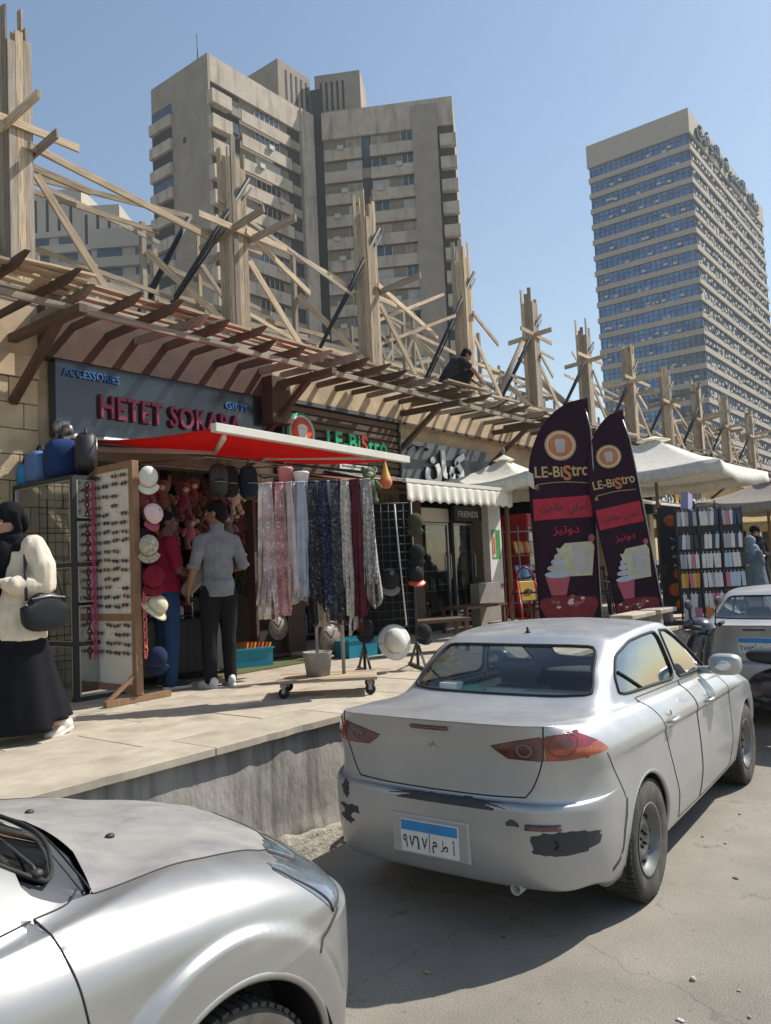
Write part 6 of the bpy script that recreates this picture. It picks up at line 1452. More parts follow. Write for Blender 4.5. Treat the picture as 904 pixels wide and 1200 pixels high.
def scarf(label, P, dr, L, wd, m, seed, m2=None):
    """a folded shawl hung over the rack; dr is the direction of its width"""
    t = thing('scarf', label, 'scarf', P); t['group'] = 'scarves hung on the trolley rack'; d = Vector((dr[0],dr[1],0)).normalized(); n_ = Vector((-d.y,d.x,0)); ph = seed*1.7
    q_ = random.Random(seed); n1, n2, wv = q_.uniform(2.5,5.5), q_.uniform(0,6), q_.uniform(-.06,.06)
    def f(u, v):
        s = (u-.5)*wd*(.5+.75*v**.7) + wv*v*v + .018*noise.noise((u*2,v*3,seed*3.1)); z = -L*v*(1-.06*math.sin(u*4+ph)-.07*noise.noise((u*3,0,seed*1.7)))
        fold = (.012+.036*v**.7)*math.sin(u*math.pi*n1+ph+v*1.2+.8*noise.noise((u*2,v*2.5,seed))) + .03*noise.noise((u*1.5,v*4,seed+5))
        return d*s + n_*(fold+.015) + Vector((0,0,z))
    MB().grid(f, 30, 26).build('front_drape', m, t, solid=.003)
    L2 = L*(.86+.3*((seed*37) % 10)/10)
    MB().grid(lambda u, v: d*((u-.5)*wd*(.5+.5*v**.6)) + n_*(-.02-.02*v*math.sin(u*math.pi*4+ph)) + Vector((0,0,-L2*v)), 16, 12).build('rear_drape', m2 or m, t, solid=.003)
    MB().grid(lambda u, v: d*((u-.5)*wd*.52) + n_*(.022*math.cos(v*math.pi)) + Vector((0,0,.014*math.sin(v*math.pi))), 10, 6).build('top_fold', m, t, solid=.003)
for k, (nm, c, va) in enumerate(sc):
    m = cloth('scarf_%d' % k, c, vary=va, nscale=34 if va > .5 else 8, col2=tuple(min(.6,x*1.9+.08) for x in c) if va > .35 else tuple(x*.7 for x in c), c2scale=45 if va > .35 else 5, c2lo=.57, c2hi=.62 if va > .35 else .7)
    p = trol @ Vector((-.48+.0465*k, -.16 if k % 2 else -.12, 1.80)); dr = trol.to_3x3() @ Vector((1, q.uniform(-.7,.3), 0))
    scarf(f'{nm} scarf, {ORDN[k]} from the left on the trolley rack', p, dr, (1.0 if k < 8 else 1.1)+q.uniform(-.14,.16), .13 if k < 8 else .12, m, k+1)
for k in range(2):
    o = MB().lathe([(.055,0),(.068,.13-.05*k),(.074,.135-.05*k),(.06,.15-.05*k)], 18).build('plastic_tub', mat(['red_white_tub','white_tub'][k], [(.55,.2,.2),(.68,.66,.64)][k], .5), None, Matrix.Translation(trol @ Vector((-.30+.14*k,.05-.05*k,1.815))))
    tag(o, ['red and white plastic tub standing on the scarf rack','smaller white tub beside the red one on the scarf rack'][k], 'tub')
# -- cap rack
t = thing('cap_rack', 'black wire rack of caps on a tripod beside the scarves', 'rack', (6.45, 5.05, PZ), R(-38))
for x in (-.28,.28): MB().tube([(x,0,.02),(x,0,1.72)], .016, 8).build('rack_post', M_frame, t)
for k in range(17): MB().tube([(-.28,0,.35+k*.085),(.28,0,.35+k*.085)], .006, 5).build('cross_wire', M_frame, t)
for k in range(6): MB().tube([(-.2+k*.08,.01,.35),(-.2+k*.08,.01,1.71)], .005, 5).build('upright_wire', M_frame, t)
for x in (-.28,.28): MB().bar((x,-.34,.015),(x,.34,.015),.03,.03).bar((x,-.3,.02),(x,0,.28),.02,.02).bar((x,.3,.02),(x,0,.28),.02,.02).build('foot', M_frame, t)
MB().box((-.27,.02,.36),(.27,.03,1.7)).build('back_cloth', cloth('black_back_cloth', (.015,.015,.016)), t)
MB().tube([(.1,-.03,1.7),(.13,-.03,1.1),(.17,-.03,.45)], .008, 6).build('white_cord', M_offw, t)
rk = t.matrix_basis.copy()
def rcap(label, x, z, m, m2=None, pitch=-78, s=1.0, brim='visor', yy=-.06, yaw=0): cap(label, rk @ Matrix.Translation((x,yy,z)) @ Matrix.Rotation(math.pi+yaw,4,'Z') @ Matrix.Rotation(R(pitch),4,'X'), m, m2, 'caps on the wire rack', brim, s)
M_capgr = cloth('grey_cap_cloth', (.2,.2,.2)); M_capol = cloth('olive_cap_cloth', (.06,.06,.035))
rcap('black cap at the upper left of the wire rack', -.24, 1.52, M_capk); rcap('olive cap at the upper right of the wire rack', .30, 1.50, M_capol)
rcap('grey-fronted cap in the middle of the wire rack', .0, .92, M_capk, M_capgr, -60, 1.15); rcap('black cap on the right edge of the wire rack', .30, 1.18, M_capk)
rcap('black cap with red visor low on the right of the wire rack', .28, .95, M_capk, M_orange, -40); rcap('large white sun hat low on the wire rack', .02, .30, M_capw, None, -70, 1.35, 'round', -.1)
rcap('dark cap low on the left post of the wire rack', -.27, .45, M_capk); rcap('small black cap at bottom right of the wire rack', .34, .36, M_capk, None, -50, .9)
rcap('grey cap with black crown under the upper left one', -.22, 1.22, M_capgr, M_capk, -60)
plush('green patterned soft toy on top of the cap rack', tuple(rk @ Vector((-.15,0,2.1))), cloth('green_mix', (.13,.17,.1), vary=.6), PM['cream'], .85, R(-40))
t = thing('net_bag', 'orange and yellow net bag hanging beside the scalloped awning', 'bag', (6.75, 5.25, PZ+2.12))
MB().ball((0,0,-.15),(.075,.07,.075),12,8).build('bag_body', mat('orange_balls', (.6,.16,.06), .5, vary=.4, nscale=25), t); MB().lathe([(.06,-.11),(.03,-.02),(.008,.08)], 12, caps=False).build('net_neck', mat('yellow_net', (.6,.38,.06), .6), t)
MB().tube([(0,0,.05),(0,.05,.16),(0,.9,.3)], .004, 5).build('string', M_black, t)
t = thing('low_bench', 'dark low bench with wares right of the cap rack', 'bench', (7.9,5.6,PZ), R(-30))
MB().box((-.5,-.18,.36),(.5,.18,.40)).build('bench_top', M_slat, t)
for x in (-.45,.45):
    for y in (-.14,.14): MB().box((x-.02,y-.02,0),(x+.02,y+.02,.36)).build('leg', M_slat, t)
# ================================================================ shops further along the terrace
# -- back of the second shop
t = thing('shop_shelving', 'dark shelves behind the scarves in the slatted-sign shop', 'shelves', (7.45, 8.3, PZ))
for k in range(6): MB().box((0,0,.1+k*.42),(2.4,.35,.12+k*.42)).build('shelf', M_slat, t)
for x in (0,.8,1.6,2.4): MB().box((x-.02,0,0),(x+.02,.35,2.3)).build('upright', M_slat, t)
q = random.Random(31)
for k in range(6):
    for j in range(9):
        if q.random() < .75:
            gi = q.randrange(8); o = MB().box((0,0,0),(q.uniform(.1,.2),.2,q.uniform(.1,.3))).build('boxed_good', GC[gi], None, Matrix.Translation((7.5+j*.26,8.32,PZ+.122+k*.42)), bevel=.006); tag(o, f'{GN[gi]} item on the {ORDN[k]} shelf up in the slatted-sign shop', 'box', 'goods in the slatted-sign shop')
o = MB().box((7.35,7.5,PZ),(7.75,7.9,PZ+1.1)).build('counter', M_slat); tag(o, 'dark wooden counter at the door of the slatted-sign shop', 'counter')
# -- drinks shop front: two tall coolers
G_fr = glass('cooler_glass', (.7,.72,.72), .93)
def cooler(label, x, y, w_, h_, m, seed, head=None, rz=0.0, fill=True):
    t = thing('drinks_cooler', label, 'fridge', (x, y, PZ), rz)
    MB().box((0,.08,0),(w_,.10+.5,h_)).build('cabinet_back', m, t) if False else None
    for a, c in (((0,0,0),(.04,.6,h_)),((w_-.04,0,0),(w_,.6,h_)),((.04,.56,0),(w_-.04,.6,h_)),((.04,0,0),(w_-.04,.558,.18)),((.04,0,h_-.25),(w_-.04,.558,h_))): MB().box(a,c).build('cabinet_wall', m, t)
    for k in range(5): MB().box((.042,.05,.3+k*(h_-.6)/4.3),(w_-.042,.55,.315+k*(h_-.6)/4.3)).build('shelf', mat('grey_shelf', (.28,.28,.28), .5), t)
    d = MB().box((.05,.0,.2),(w_-.05,.008,h_-.27)).build('door_pane', G_fr, t)
    for a, c in (((.042,-.02,.185),(.075,.0,h_-.255)),((w_-.075,-.02,.185),(w_-.042,.0,h_-.255)),((.076,-.02,.185),(w_-.076,.0,.22)),((.076,-.02,h_-.29),(w_-.076,.0,h_-.255))): MB().box(a,c).build('door_frame', M_steel, t)
    MB().tube([(w_-.06,-.03,.8),(w_-.06,-.06,.85),(w_-.06,-.06,1.2),(w_-.06,-.03,1.25)], .01, 6).build('door_handle', M_alu, t)
    if head: MB().box((.02,-.025,h_-.24),(w_-.02,-.002,h_-.02)).build('header', head, t)
    q = random.Random(seed); bm = MB().lathe([(.03,0),(.032,.02),(.032,.13),(.014,.17),(.012,.2)], 10); ms = [bm.mesh('drink_bottle', mat('bottle_%d' % i, c, .25)) for i, c in enumerate([(.25,.02,.02),(.3,.2,.03),(.04,.12,.3),(.35,.35,.33),(.03,.18,.06),(.05,.03,.02)])]
    if fill:
        for k in range(4):
            for j in range(int((w_-.12)/.075)):
                if q.random() < .85:
                    bi = q.randrange(6); o = link('drink_bottle', ms[bi], None, t.matrix_basis @ Matrix.Translation((.09+j*.075,.12,.316+k*(h_-.6)/4.3))); tag(o, ['red','amber','blue','clear','green','dark'][bi] + f' bottle on the {ORDN[k]} shelf up inside the ' + label.split(' with')[0], 'bottle', 'bottles in the ' + label.split(' with')[0])
    return t
cooler('left black drinks cooler with steel door frame', 10.15, 7.35, .95, 2.0, M_black, 1, M_offw)
cooler('right black drinks cooler with steel door frame', 11.18, 7.35, .68, 2.0, M_black, 2)
t = thing('shop_sign', 'small black sign with pale handwritten letters over the drinks coolers', 'sign', (11.05,7.18,PZ+1.78)); MB().box((0,0,0),(.9,.05,.24)).build('panel', M_black, t); letters('FRIENDS', face_south(.1,-.001,.06), M_offw, t, .10, .006, 0, width=.62)
o = MB().box((9.9,7.2,PZ),(10.12,7.45,PZ+2.3)).build('shop_jamb', M_slat); tag(o, 'dark timber jamb left of the drinks coolers', 'door jamb')
t = thing('white_panel', 'tall white panel with green poster beside the drinks coolers', 'panel', (11.90,7.05,PZ)); MB().box((0,0,.68),(.42,.14,2.05)).build('panel', mat('white_gloss_panel', (.74,.72,.68), .5, vary=.05), t, bevel=.005)
MB().box((-.02,.02,0),(.44,.13,.679)).build('panel_foot', M_conc, t)
p_ = MB().box((.08,-.006,1.12),(.36,-.001,1.62)).build('poster', mat('green_poster', (.05,.28,.07), .6, vary=.3, nscale=9), t); MB().box((.09,-.009,1.14),(.19,-.0065,1.60)).build('poster_text', M_cream, p_); MB().box((.11,-.011,1.2),(.17,-.0095,1.5)).build('poster_print', M_orange, p_)
o = MB().box((11.15,6.85,PZ),(11.85,7.02,PZ+.72)).build('grey_board', mat('grey_board', (.30,.27,.24), .9, vary=.12)); tag(o, 'plain grey board leaning below the white panel', 'board')
t = thing('low_table', 'low dark table with oddments before the drinks coolers', 'table', (10.2,6.5,PZ)); MB().box((0,0,.36),(1.2,.5,.40)).build('table_top', M_slat, t)
for x in (.04,1.16):
    for y in (.04,.46): MB().box((x-.025,y-.025,0),(x+.025,y+.025,.36)).build('leg', M_slat, t)
# -- snack rack
t = thing('snack_rack', 'wire rack of crisps right of the white panel', 'rack', (12.75,6.95,PZ), R(-8))
for x in (0,.85):
    for y in (0,.35): MB().tube([(x,y,0),(x,y,1.7)], .012, 6).build('rack_post', M_steel, t)
for z in (.3,.72,1.16,1.6):
    for y in (0,.12,.24,.35): MB().tube([(0,y,z),(.85,y,z)], .006, 5).build('shelf_wire', M_steel, t)
def bag_mesh(m):
    b = MB().grid(lambda u, v: ((u-.5)*.15, -.035*math.sin(math.pi*u)*math.sin(math.pi*v)**.7, v*.24), 8, 8); b.grid(lambda u, v: ((u-.5)*.15, .035*math.sin(math.pi*u)*math.sin(math.pi*v)**.7, v*.24), 8, 8); return b.mesh('crisp_bag', m)
BM = [(n_, bag_mesh(mat('bag_'+n_, c, .3, vary=.35, nscale=18))) for n_, c in (('yellow',(.6,.32,.02)),('red',(.45,.03,.02)),('blue',(.03,.2,.5)),('silver',(.5,.5,.5)),('orange',(.6,.18,.02)),('light blue',(.2,.42,.6)))]
q = random.Random(6); NR = ['lower','middle','upper']
for r_, cols in ((2,[0,0,1,0,3,3,2]),(1,[5,2,5,2,3,5,2]),(0,[5,3,1,5,2,3,5])):
    for k, c in enumerate(cols):
        o = link('crisp_bag', BM[c][1], None, t.matrix_basis @ Matrix.Translation((.08+k*.115,.08+q.uniform(-.02,.02),.31+r_*.44)) @ Matrix.Rotation(q.uniform(-.3,.3),4,'Z') @ Matrix.Rotation(R(-12),4,'X')); tag(o, f'{BM[c][0]} crisp bag, {ORDN[k]} from left on the {NR[r_]} shelf of the snack rack', 'snack bag', 'crisp bags on the snack rack')
c_ = cooler('red cola cooler with glass door behind the snack rack', 13.35, 7.1, .95, 1.95, mat('cola_red', (.40,.015,.02), .4), 3, mat('cola_red_header', (.5,.02,.025), .4))
writing('header_lettering', 'Coca Cola', face_south(.16, -.027, 1.77), M_cream, c_, width=.62, height=.11, depth=.002)
c_ = cooler('dark cola cooler with round badge behind the first flag', 14.42, 7.1, .75, 1.95, M_black, 4)
for k, (m, a0, a1) in enumerate(((M_orange,.15,math.pi-.15+.2),(M_white,0,2*math.pi),(mat('badge_blue',(.02,.1,.4),.5),math.pi+.1,2*math.pi+.0))):
    MB().prism([(.22+.09*math.cos(a),1.83+.09*math.sin(a)) for a in np.linspace(a0,a1,24)], -.006-.002*(k!=1), -.002).build('badge_field', m, c_)
# -- red folding steps with yellow plate
t = thing('folding_steps', 'red tubular folding steps with yellow plate behind the silver car roof', 'step stool', (11.35,6.1,PZ), R(-25))
M_redt = mat('red_tube', (.42,.02,.025), .4)
MB().tube([(-.24,-.22,0),(-.17,0,.75)]+[(.17*math.cos(a)*-1,.0+.02*math.sin(a),.75+.2*math.sin(a)) for a in np.linspace(0,math.pi,12)]+[(.17,0,.75),(.24,-.22,0)], .018, 8).build('front_frame', M_redt, t)
MB().tube([(-.22,.34,0),(-.17,.04,.72),(.17,.04,.72),(.22,.34,0)], .016, 8).build('rear_frame', M_redt, t)
y_ = MB().box((-.15,-.17,.40),(.15,-.145,.72)).build('yellow_plate', mat('yellow_plate', (.62,.38,.07), .5), t, Matrix.Rotation(R(-12),4,'X'), bevel=.02)
MB().tube([(-.07,-.178,.53),(-.05,-.178,.58),(-.01,-.178,.55),(.0,-.178,.60),(.03,-.178,.55),(.06,-.178,.58),(.07,-.178,.53)], .008, 6).tube([(-.05,-.178,.53),(.05,-.178,.53)], .008, 6).build('plate_mark', M_black, y_)
for z in (.28,.55): MB().box((-.2,-.16+z*.18,z-.012),(.2,.0+z*.18,z+.012)).build('tread', M_black, t)
# -- black plastic chairs and tables
def chair(label, loc, rz, m):
    t = thing('plastic_chair', label, 'chair', loc, rz); t['group'] = 'black plastic chairs on the terrace'
    MB().grid(lambda u, v: ((u-.5)*.44, (v-.5)*.42, .44-.02*math.sin(math.pi*u)), 8, 6).build('seat', m, t, solid=.02)
    bk = MB()
    for k in range(6): bk.bar((-.18+k*.072,.21,.46),(-.18+k*.072,.28,.84),.04,.014)
    bk.bar((-.21,.285,.86),(.21,.285,.86),.02,.06); bk.build('backrest', m, t)
    for sx in (-1,1):
        for sy in (-1,1): MB().tube([(sx*.19,sy*.18,.43),(sx*.22,sy*.22,0)], [.02,.015], 6).build('leg', m, t)
        MB().tube([(sx*.22,.22,.64),(sx*.24,0,.64),(sx*.23,-.18,.60),(sx*.21,-.2,.43)], .016, 6).build('armrest', m, t)
chair('black plastic chair between the two flags', (13.3,5.6,PZ), R(20), M_plast); chair('black plastic chair left of the first flag', (12.1,6.15,PZ), R(-60), M_plast); chair('black plastic chair below the second flag', (13.4,4.9,PZ), R(150), M_plast)
chair('black plastic chair far back behind the flags', (14.4,6.2,PZ), R(100), M_plast)
def table(label, loc, m, w_=.7, h_=.72):
    t = thing('terrace_table', label, 'table', loc); MB().box((-w_/2,-w_/2,h_-.03),(w_/2,w_/2,h_)).build('table_top', m, t, bevel=.006)
    for sx in (-1,1):
        for sy in (-1,1): MB().box((sx*w_*.42-.02,sy*w_*.42-.02,0),(sx*w_*.42+.02,sy*w_*.42+.02,h_-.032)).build('leg', m, t)
table('dark square table behind the second flag', (14.0,5.4,PZ), M_slat); table('dark square table left of the first flag', (11.95,5.75,PZ), M_plast, .6)
o = MB().box((0,0,0),(.4,.3,.2)).build('red_box', mat('salmon_box', (.5,.12,.1), .7), None, Matrix.Translation((13.8,5.25,PZ+.722))); tag(o, 'salmon red box on the table between the flags', 'box')
# -- menu board and glass screen
t = thing('menu_board', 'black menu board with white Arabic lines right of the second flag', 'menu board', (13.4,4.62,PZ), R(-52)); MB().box((0,0,.05),(.62,.04,1.85)).build('board', M_black, t)
for k, s_ in enumerate(('كريب','طعم','حلو لذيذ'.replace('ذ','د'),'الجديد')): writing('menu_line', arabic(s_), face_south(.18,-.003,1.28-k*.15), M_white, t, width=.34, height=.09, depth=.002)
for k, (x, z, s_) in enumerate(((.2,1.62,.13),(.42,1.66,.12),(.3,.72,.13),(.22,.46,.14),(.48,.52,.12),(.3,.22,.12))): MB().ball((x,-.006,z),(s_,.012,s_*.8),12,6).build('food_print', mat('orange_food_print', (.42,.10,.02), .6, vary=.5, nscale=16), t)
t = thing('glass_screen', 'greenish frosted glass screen between menu board and goods rack', 'screen', (13.45,4.1,PZ), R(-50)); MB().box((0,0,.05),(.6,.02,1.75)).build('pane', mat('frosted_green_glass', (.16,.2,.18), .25, vary=.3, nscale=3), t)
MB().box((-.02,-.015,0),(.0,.035,1.78)).box((.6,-.015,0),(.62,.035,1.78)).build('screen_frame', M_steel, t)
# -- rack of socks and packets at the terrace edge
t = thing('goods_rack', 'tall black rack of hanging packets at the terrace edge near the scooter', 'rack', (12.55,4.08,PZ), R(-52)); t.scale = (.95,1,.88)
W = 1.12; cols_ = [.02,.38,.75,W-.02]
for x in cols_: MB().box((x-.012,-.012,0),(x+.012,.012,2.0)).build('rack_post', M_frame, t)
for z in (.18,.52,.88,1.22,1.56,1.97): MB().box((.0,-.008,z-.008),(W,.008,z+.008)).build('rack_bar', M_frame, t)
MB().tube([(.3,0,2.0),(.4,0,2.08),(.7,0,2.08),(.8,0,2.0)], .01, 6).build('rack_bow', M_frame, t); MB().box((0,.02,.15),(W,.035,1.95)).build('rack_back', M_black, t)
for x in (.05,W-.05): MB().bar((x,-.25,.015),(x,.25,.015),.03,.03).build('foot', M_frame, t)
def packet_mesh(m): return MB().box((-.03,-.012,-.27),(.03,.012,-.02)).box((-.006,-.004,-.02),(.006,.004,.02)).mesh('goods_packet', m)
PK = [(n_, packet_mesh(mat('packet_'+n_, c, .5, vary=.25, nscale=25))) for n_, c in (('white',(.6,.58,.56)),('grey',(.32,.33,.35)),('navy',(.03,.05,.11)),('pink',(.5,.14,.22)),('orange',(.55,.2,.04)),('pale blue',(.36,.45,.52)),('yellow',(.55,.36,.05)),('black',(.03,.03,.03)))]
plan = [['gwgngwgw','wwgwngw','gpwnngw'],['nwgbbwb','bwwbaab','ggwnwaa'],['ggwpwgw','wwwwwbw','aawwbaa'],['yopyoyw','wwgwwgw','paaaaww'],['wbwwbww','wwppwpw','owgwowg'],['wbwppww','oowooow','wbwgwww']]
key = dict(w=0,g=1,n=2,p=3,o=4,a=5,y=6,b=7); q = random.Random(17)
for r_, row in enumerate(plan):
    for c, s_ in enumerate(row):
        for k, ch in enumerate(s_[:5]):
            z = [1.95,1.54,1.2,.86,.5,.27][r_] ; x = cols_[c]+.045+k*.062
            if x > W-.03: continue
            o = link('goods_packet', PK[key[ch]][1], None, t.matrix_basis @ Matrix.Translation((x,-.022+q.uniform(-.006,.004),z)) @ Matrix.Rotation(q.uniform(-.08,.08),4,'Y')); tag(o, f'{PK[key[ch]][0]} packet, {ORDN[r_]} row from top, column {["one","two","three"][c]}, {ORDN[k]} place on the goods rack', 'packet', 'packets on the goods rack')
t = thing('side_stand', 'narrow stand of coloured bags at the right of the goods rack', 'rack', (13.3,3.25,PZ) if False else (13.36,4.0-.88+.86,PZ), R(-52))
t.location = (13.3,4.0,PZ)
for x in (0,.34): MB().box((x-.012,-.012,0),(x+.012,.012,1.9)).build('rack_post', M_frame, t)
for k in range(5):
    MB().box((-.0,-.006,.35+k*.36),(.34,.006,.365+k*.36)).build('rack_bar', M_frame, t)
    for j in range(2):
        o = MB().ball((0,0,-.13),(.08,.035,.13),10,8).build('drawstring_bag', q.choice([cloth('bag_indigo',(.06,.05,.16)),cloth('bag_teal',(.05,.16,.16)),cloth('bag_sand',(.5,.45,.33)),cloth('bag_wine',(.2,.03,.06))]), None, t.matrix_basis @ Matrix.Translation((.09+.16*j,-.04,.35+k*.36))); tag(o, f'soft bag, {ORDN[4-k]} from the top, {["left","right"][j]} of the narrow stand', 'bag', 'soft bags on the narrow stand')
o = MB().box((0,0,0),(.22,.12,.28)).build('lilac_box', mat('lilac_box', (.33,.3,.5), .6), None, Matrix.Translation((13.0,4.0,PZ+1.77)) @ Matrix.Rotation(R(12),4,'Y')); tag(o, 'lilac cardboard box tilted on top of the goods rack', 'box')
o = MB().box((12.2,3.98,PZ),(13.9,4.35,PZ+.03)).build('stone_step', M_slab); tag(o, 'low stone plinth under the goods rack', 'plinth')
# benches along the terrace edge behind the scooter
for k, (x, w_) in enumerate(((10.3,.9),(11.4,.7))):
    t = thing('stone_bench', ['rough stone bench on the terrace edge nearest the scooter','second rough stone bench further along the terrace edge'][k], 'bench', (x,4.15,PZ)); MB().box((0,-.16,.20),(w_,.16,.27)).build('bench_top', M_slab, t, bevel=.015)
    for xx in (.08,w_-.18): MB().box((xx,-.12,0),(xx+.1,.12,.199)).build('bench_leg', M_conc, t)
# -- canopies and doors of the far shops
for k, x in enumerate((13.1,15.9,18.8,21.6,24.5)):
    t = thing('shop_canopy', f'{["red ribbed","cream ribbed","pale","grey","white"][k]} canopy over shop front, {ORDN[k]} beyond the drinks shop', 'canopy', (x,7.55,PZ+2.2))
    MB().grid(lambda u, v: (2.5*u,-.02-1.1*v,.35-.28*v), 8, 4).build('canopy_sheet', mat(['dull_red_canvas','cream_canvas2','pale_canvas2','grey_canvas2','white_canvas2'][k], [(.22,.04,.035),(.5,.45,.36),(.55,.5,.42),(.3,.29,.27),(.62,.6,.55)][k], .8), t, solid=.006)
    for j in range(7): MB().tube([(2.5*j/6,-1.12,.05),(2.5*j/6,-.02,.34)], .012, 5).build('canopy_rib', M_steel, t)
    beam('front_bar', (0,-1.13,.06), (2.5,-1.13,.06), .04, .05, M_offw, t)
for k, x in enumerate((15.95,18.8,21.65,24.5,27.5)):
    t = thing('shop_window', f'dim glazed shop front, {ORDN[k]} beyond the two flags', 'shop front', (x,7.75,PZ)); 
    for j in range(4): MB().box((j*.66,-.03,0),(j*.66+.05,.03,2.3)).build('mullion', M_frame, t)
    for j in range(3): MB().box((.052+j*.66,-.004,.1),(.658+j*.66,.004,2.25)).build('pane', G_cab, t)
    MB().box((0,.5,.0),(2.0,.52,2.2)).build('interior_board', mat('dim_interior_%d' % k, [(.25,.12,.06),(.1,.12,.16),(.2,.18,.14),(.12,.05,.05),(.2,.2,.18)][k], .8, vary=.5, nscale=5), t)
# red sliver at the road edge in front
o = MB().prism([(0,0),(.1,.0),(.105,.03),(.0,.035)], -.03, .02).tube([(.1,0,.03),(.115,0,.02)], .008, 6).build('plastic_scrap', mat('faded_red_plastic', (.5,.08,.07), .5), None, Matrix.Translation((2.52,1.86,0)) @ Matrix.Rotation(R(-45),4,'Z')); tag(o, 'faded red plastic scrap on the road at the bottom edge', 'plastic scrap')

# ---------------------------------------------------------------- scooter between the cars (local x forward)
t = thing('motor_scooter', 'black motor scooter parked across the gap between the silver cars', 'scooter', (8.62,1.60,0), R(80)); t.scale = (1.08,1.08,1.1)
M_scb = mat('black_scooter_paint', (.018,.02,.028), .22, vary=.05, coat=1.0)
def swheel(x):
    w_ = MB().lathe([(.14,-.045),(.2,-.05),(.235,-.03),(.24,0),(.235,.03),(.2,.05),(.14,.045)], 28, c=(x,0,.24), rot=Matrix.Rotation(R(90),3,'X'), caps=False).build('wheel', M_tyre, t)
    MB().lathe([(.141,-.03),(.12,-.035),(.04,-.03),(.04,.03),(.12,.035),(.141,.03)], 20, c=(x,0,.24), rot=Matrix.Rotation(R(90),3,'X')).build('rim', M_rim, w_)
swheel(0); swheel(1.25)
MB().grid(lambda u, v: (1.25+.30*math.cos(math.pi*(.1+.75*u)), (v-.5)*.13, .24+.30*math.sin(math.pi*(.1+.75*u))-.02*(2*v-1)**2), 12, 6).build('front_mudguard', M_scb, t, solid=.004)
MB().tube([(1.25,-.07,.24),(1.1,-.06,.75)], .02, 8).tube([(1.25,.07,.24),(1.1,.06,.75)], .02, 8).build('fork', M_steel, t)
b = MB().ball((0,0,0),(1,1,1),20,14); b.v = [(1.06-.10*v[2]+.11*np.sign(v[0])*abs(v[0])**.8, .17*np.sign(v[1])*abs(v[1])**.7*(1-.25*(v[2]<-.2)), .72+.34*np.sign(v[2])*abs(v[2])**.8) for v in b.v]; b.build('leg_shield', M_scb, t)
b = MB().ball((1.02,0,1.02),(.15,.17,.11),18,12).build('headlamp_cowl', M_scb, t); MB().ball((1.12,0,1.0),(.075,.12,.075),14,10).build('headlamp', M_clear, b)
b = MB().tube([(.93,-.34,1.06),(.97,-.18,1.04),(.98,0,1.03),(.97,.18,1.04),(.93,.34,1.06)], .014, 8).build('handlebar', M_black, t)
for s in (-1,1):
    MB().tube([(.93,s*.33,1.06),(.91,s*.20,1.045)], .02, 8).build('grip', M_rubber, b); MB().tube([(1.0,s*.32,1.03),(1.02,s*.18,1.02)], .007, 6).build('brake_lever', M_steel, b)
    m_ = MB().tube([(.95,s*.2,1.05),(.97,s*.27,1.18),(.96,s*.30,1.24)], .007, 6).build('mirror_stalk', M_black, t); MB().ball((.955,s*.31,1.27),(.02,.07,.048),14,10).build('mirror_head', M_black, m_)
MB().grid(lambda u, v: (.42+.5*u,(v-.5)*.34,.36+.02*math.sin(math.pi*v)), 4, 4).build('footboard', M_plast, t, solid=.03)
b = MB().ball((0,0,0),(1,1,1),22,14); b.v = [(.1+.48*np.sign(v[0])*abs(v[0])**.75, .17*np.sign(v[1])*abs(v[1])**.7*(1-.2*(v[0]<-.4)), .52+.2*np.sign(v[2])*abs(v[2])**.7+.06*(-v[0])) for v in b.v]; b.build('rear_body', M_scb, t)
b = MB().ball((0,0,0),(1,1,1),22,12); b.v = [(.12+.44*np.sign(v[0])*abs(v[0])**.7, .165*np.sign(v[1])*abs(v[1])**.6, .79+.075*np.sign(v[2])*abs(v[2])**.7+.05*max(0,-v[0])) for v in b.v]; b.build('seat', M_bbag, t)
MB().ball((-.38,0,.66),(.05,.12,.06),12,8).build('tail_lamp', M_red, t); MB().tube([(-.3,.16,.3),(.3,.15,.26)], [.05,.025], 10).build('exhaust', M_steel, t); MB().tube([(.3,-.12,.33),(.28,-.24,.0)], .012, 6).build('kick_stand', M_steel, t)
# ================================================================ people
def fuse(b, name, m, parent, voxel=.008, sm=8, M=None, wrinkle=0.0, seed=0.0, wscale=9.0, zf=.55):
    """melt overlapping closed shapes into one continuous skin"""
    o = bpy.data.objects.new('tmp', b.mesh('tmp', m, False)); TMP.collection.objects.link(o); d = o.modifiers.new('r', 'REMESH'); d.mode = 'VOXEL'; d.voxel_size = voxel; d.use_smooth_shade = True
    d = o.modifiers.new('s', 'SMOOTH'); d.factor = .5; d.iterations = sm
    me = bpy.data.meshes.new_from_object(tmp_eval(o)); bpy.data.objects.remove(o)
    if wrinkle:
        V = [v.co.copy() for v in me.vertices]; N = [v.normal.copy() for v in me.vertices]
        for v, c, n_ in zip(me.vertices, V, N):
            w_ = noise.noise((c.x*wscale, c.y*wscale, c.z*wscale*zf+seed)) + .5*noise.noise((c.x*wscale*2.3, c.y*wscale*2.3, c.z*wscale*zf*2.4+seed+9)); v.co = c + n_*w_*wrinkle
    me.name = name; me.materials.clear(); me.materials.append(m)
    return link(name, me, parent, M)
def limb(b, pts, rs):
    pts = [Vector(p) for p in pts]
    P, Q = [pts[0]], [rs[0]]
    for i in range(len(pts)-1):
        for k in range(1,5): P.append(pts[i].lerp(pts[i+1], k/4)); Q.append(rs[i]+(rs[i+1]-rs[i])*k/4)
    b.tube(P, Q, 12)
    for p, r_ in zip(pts, rs): b.ball(p, r_, 12, 8)
    return b
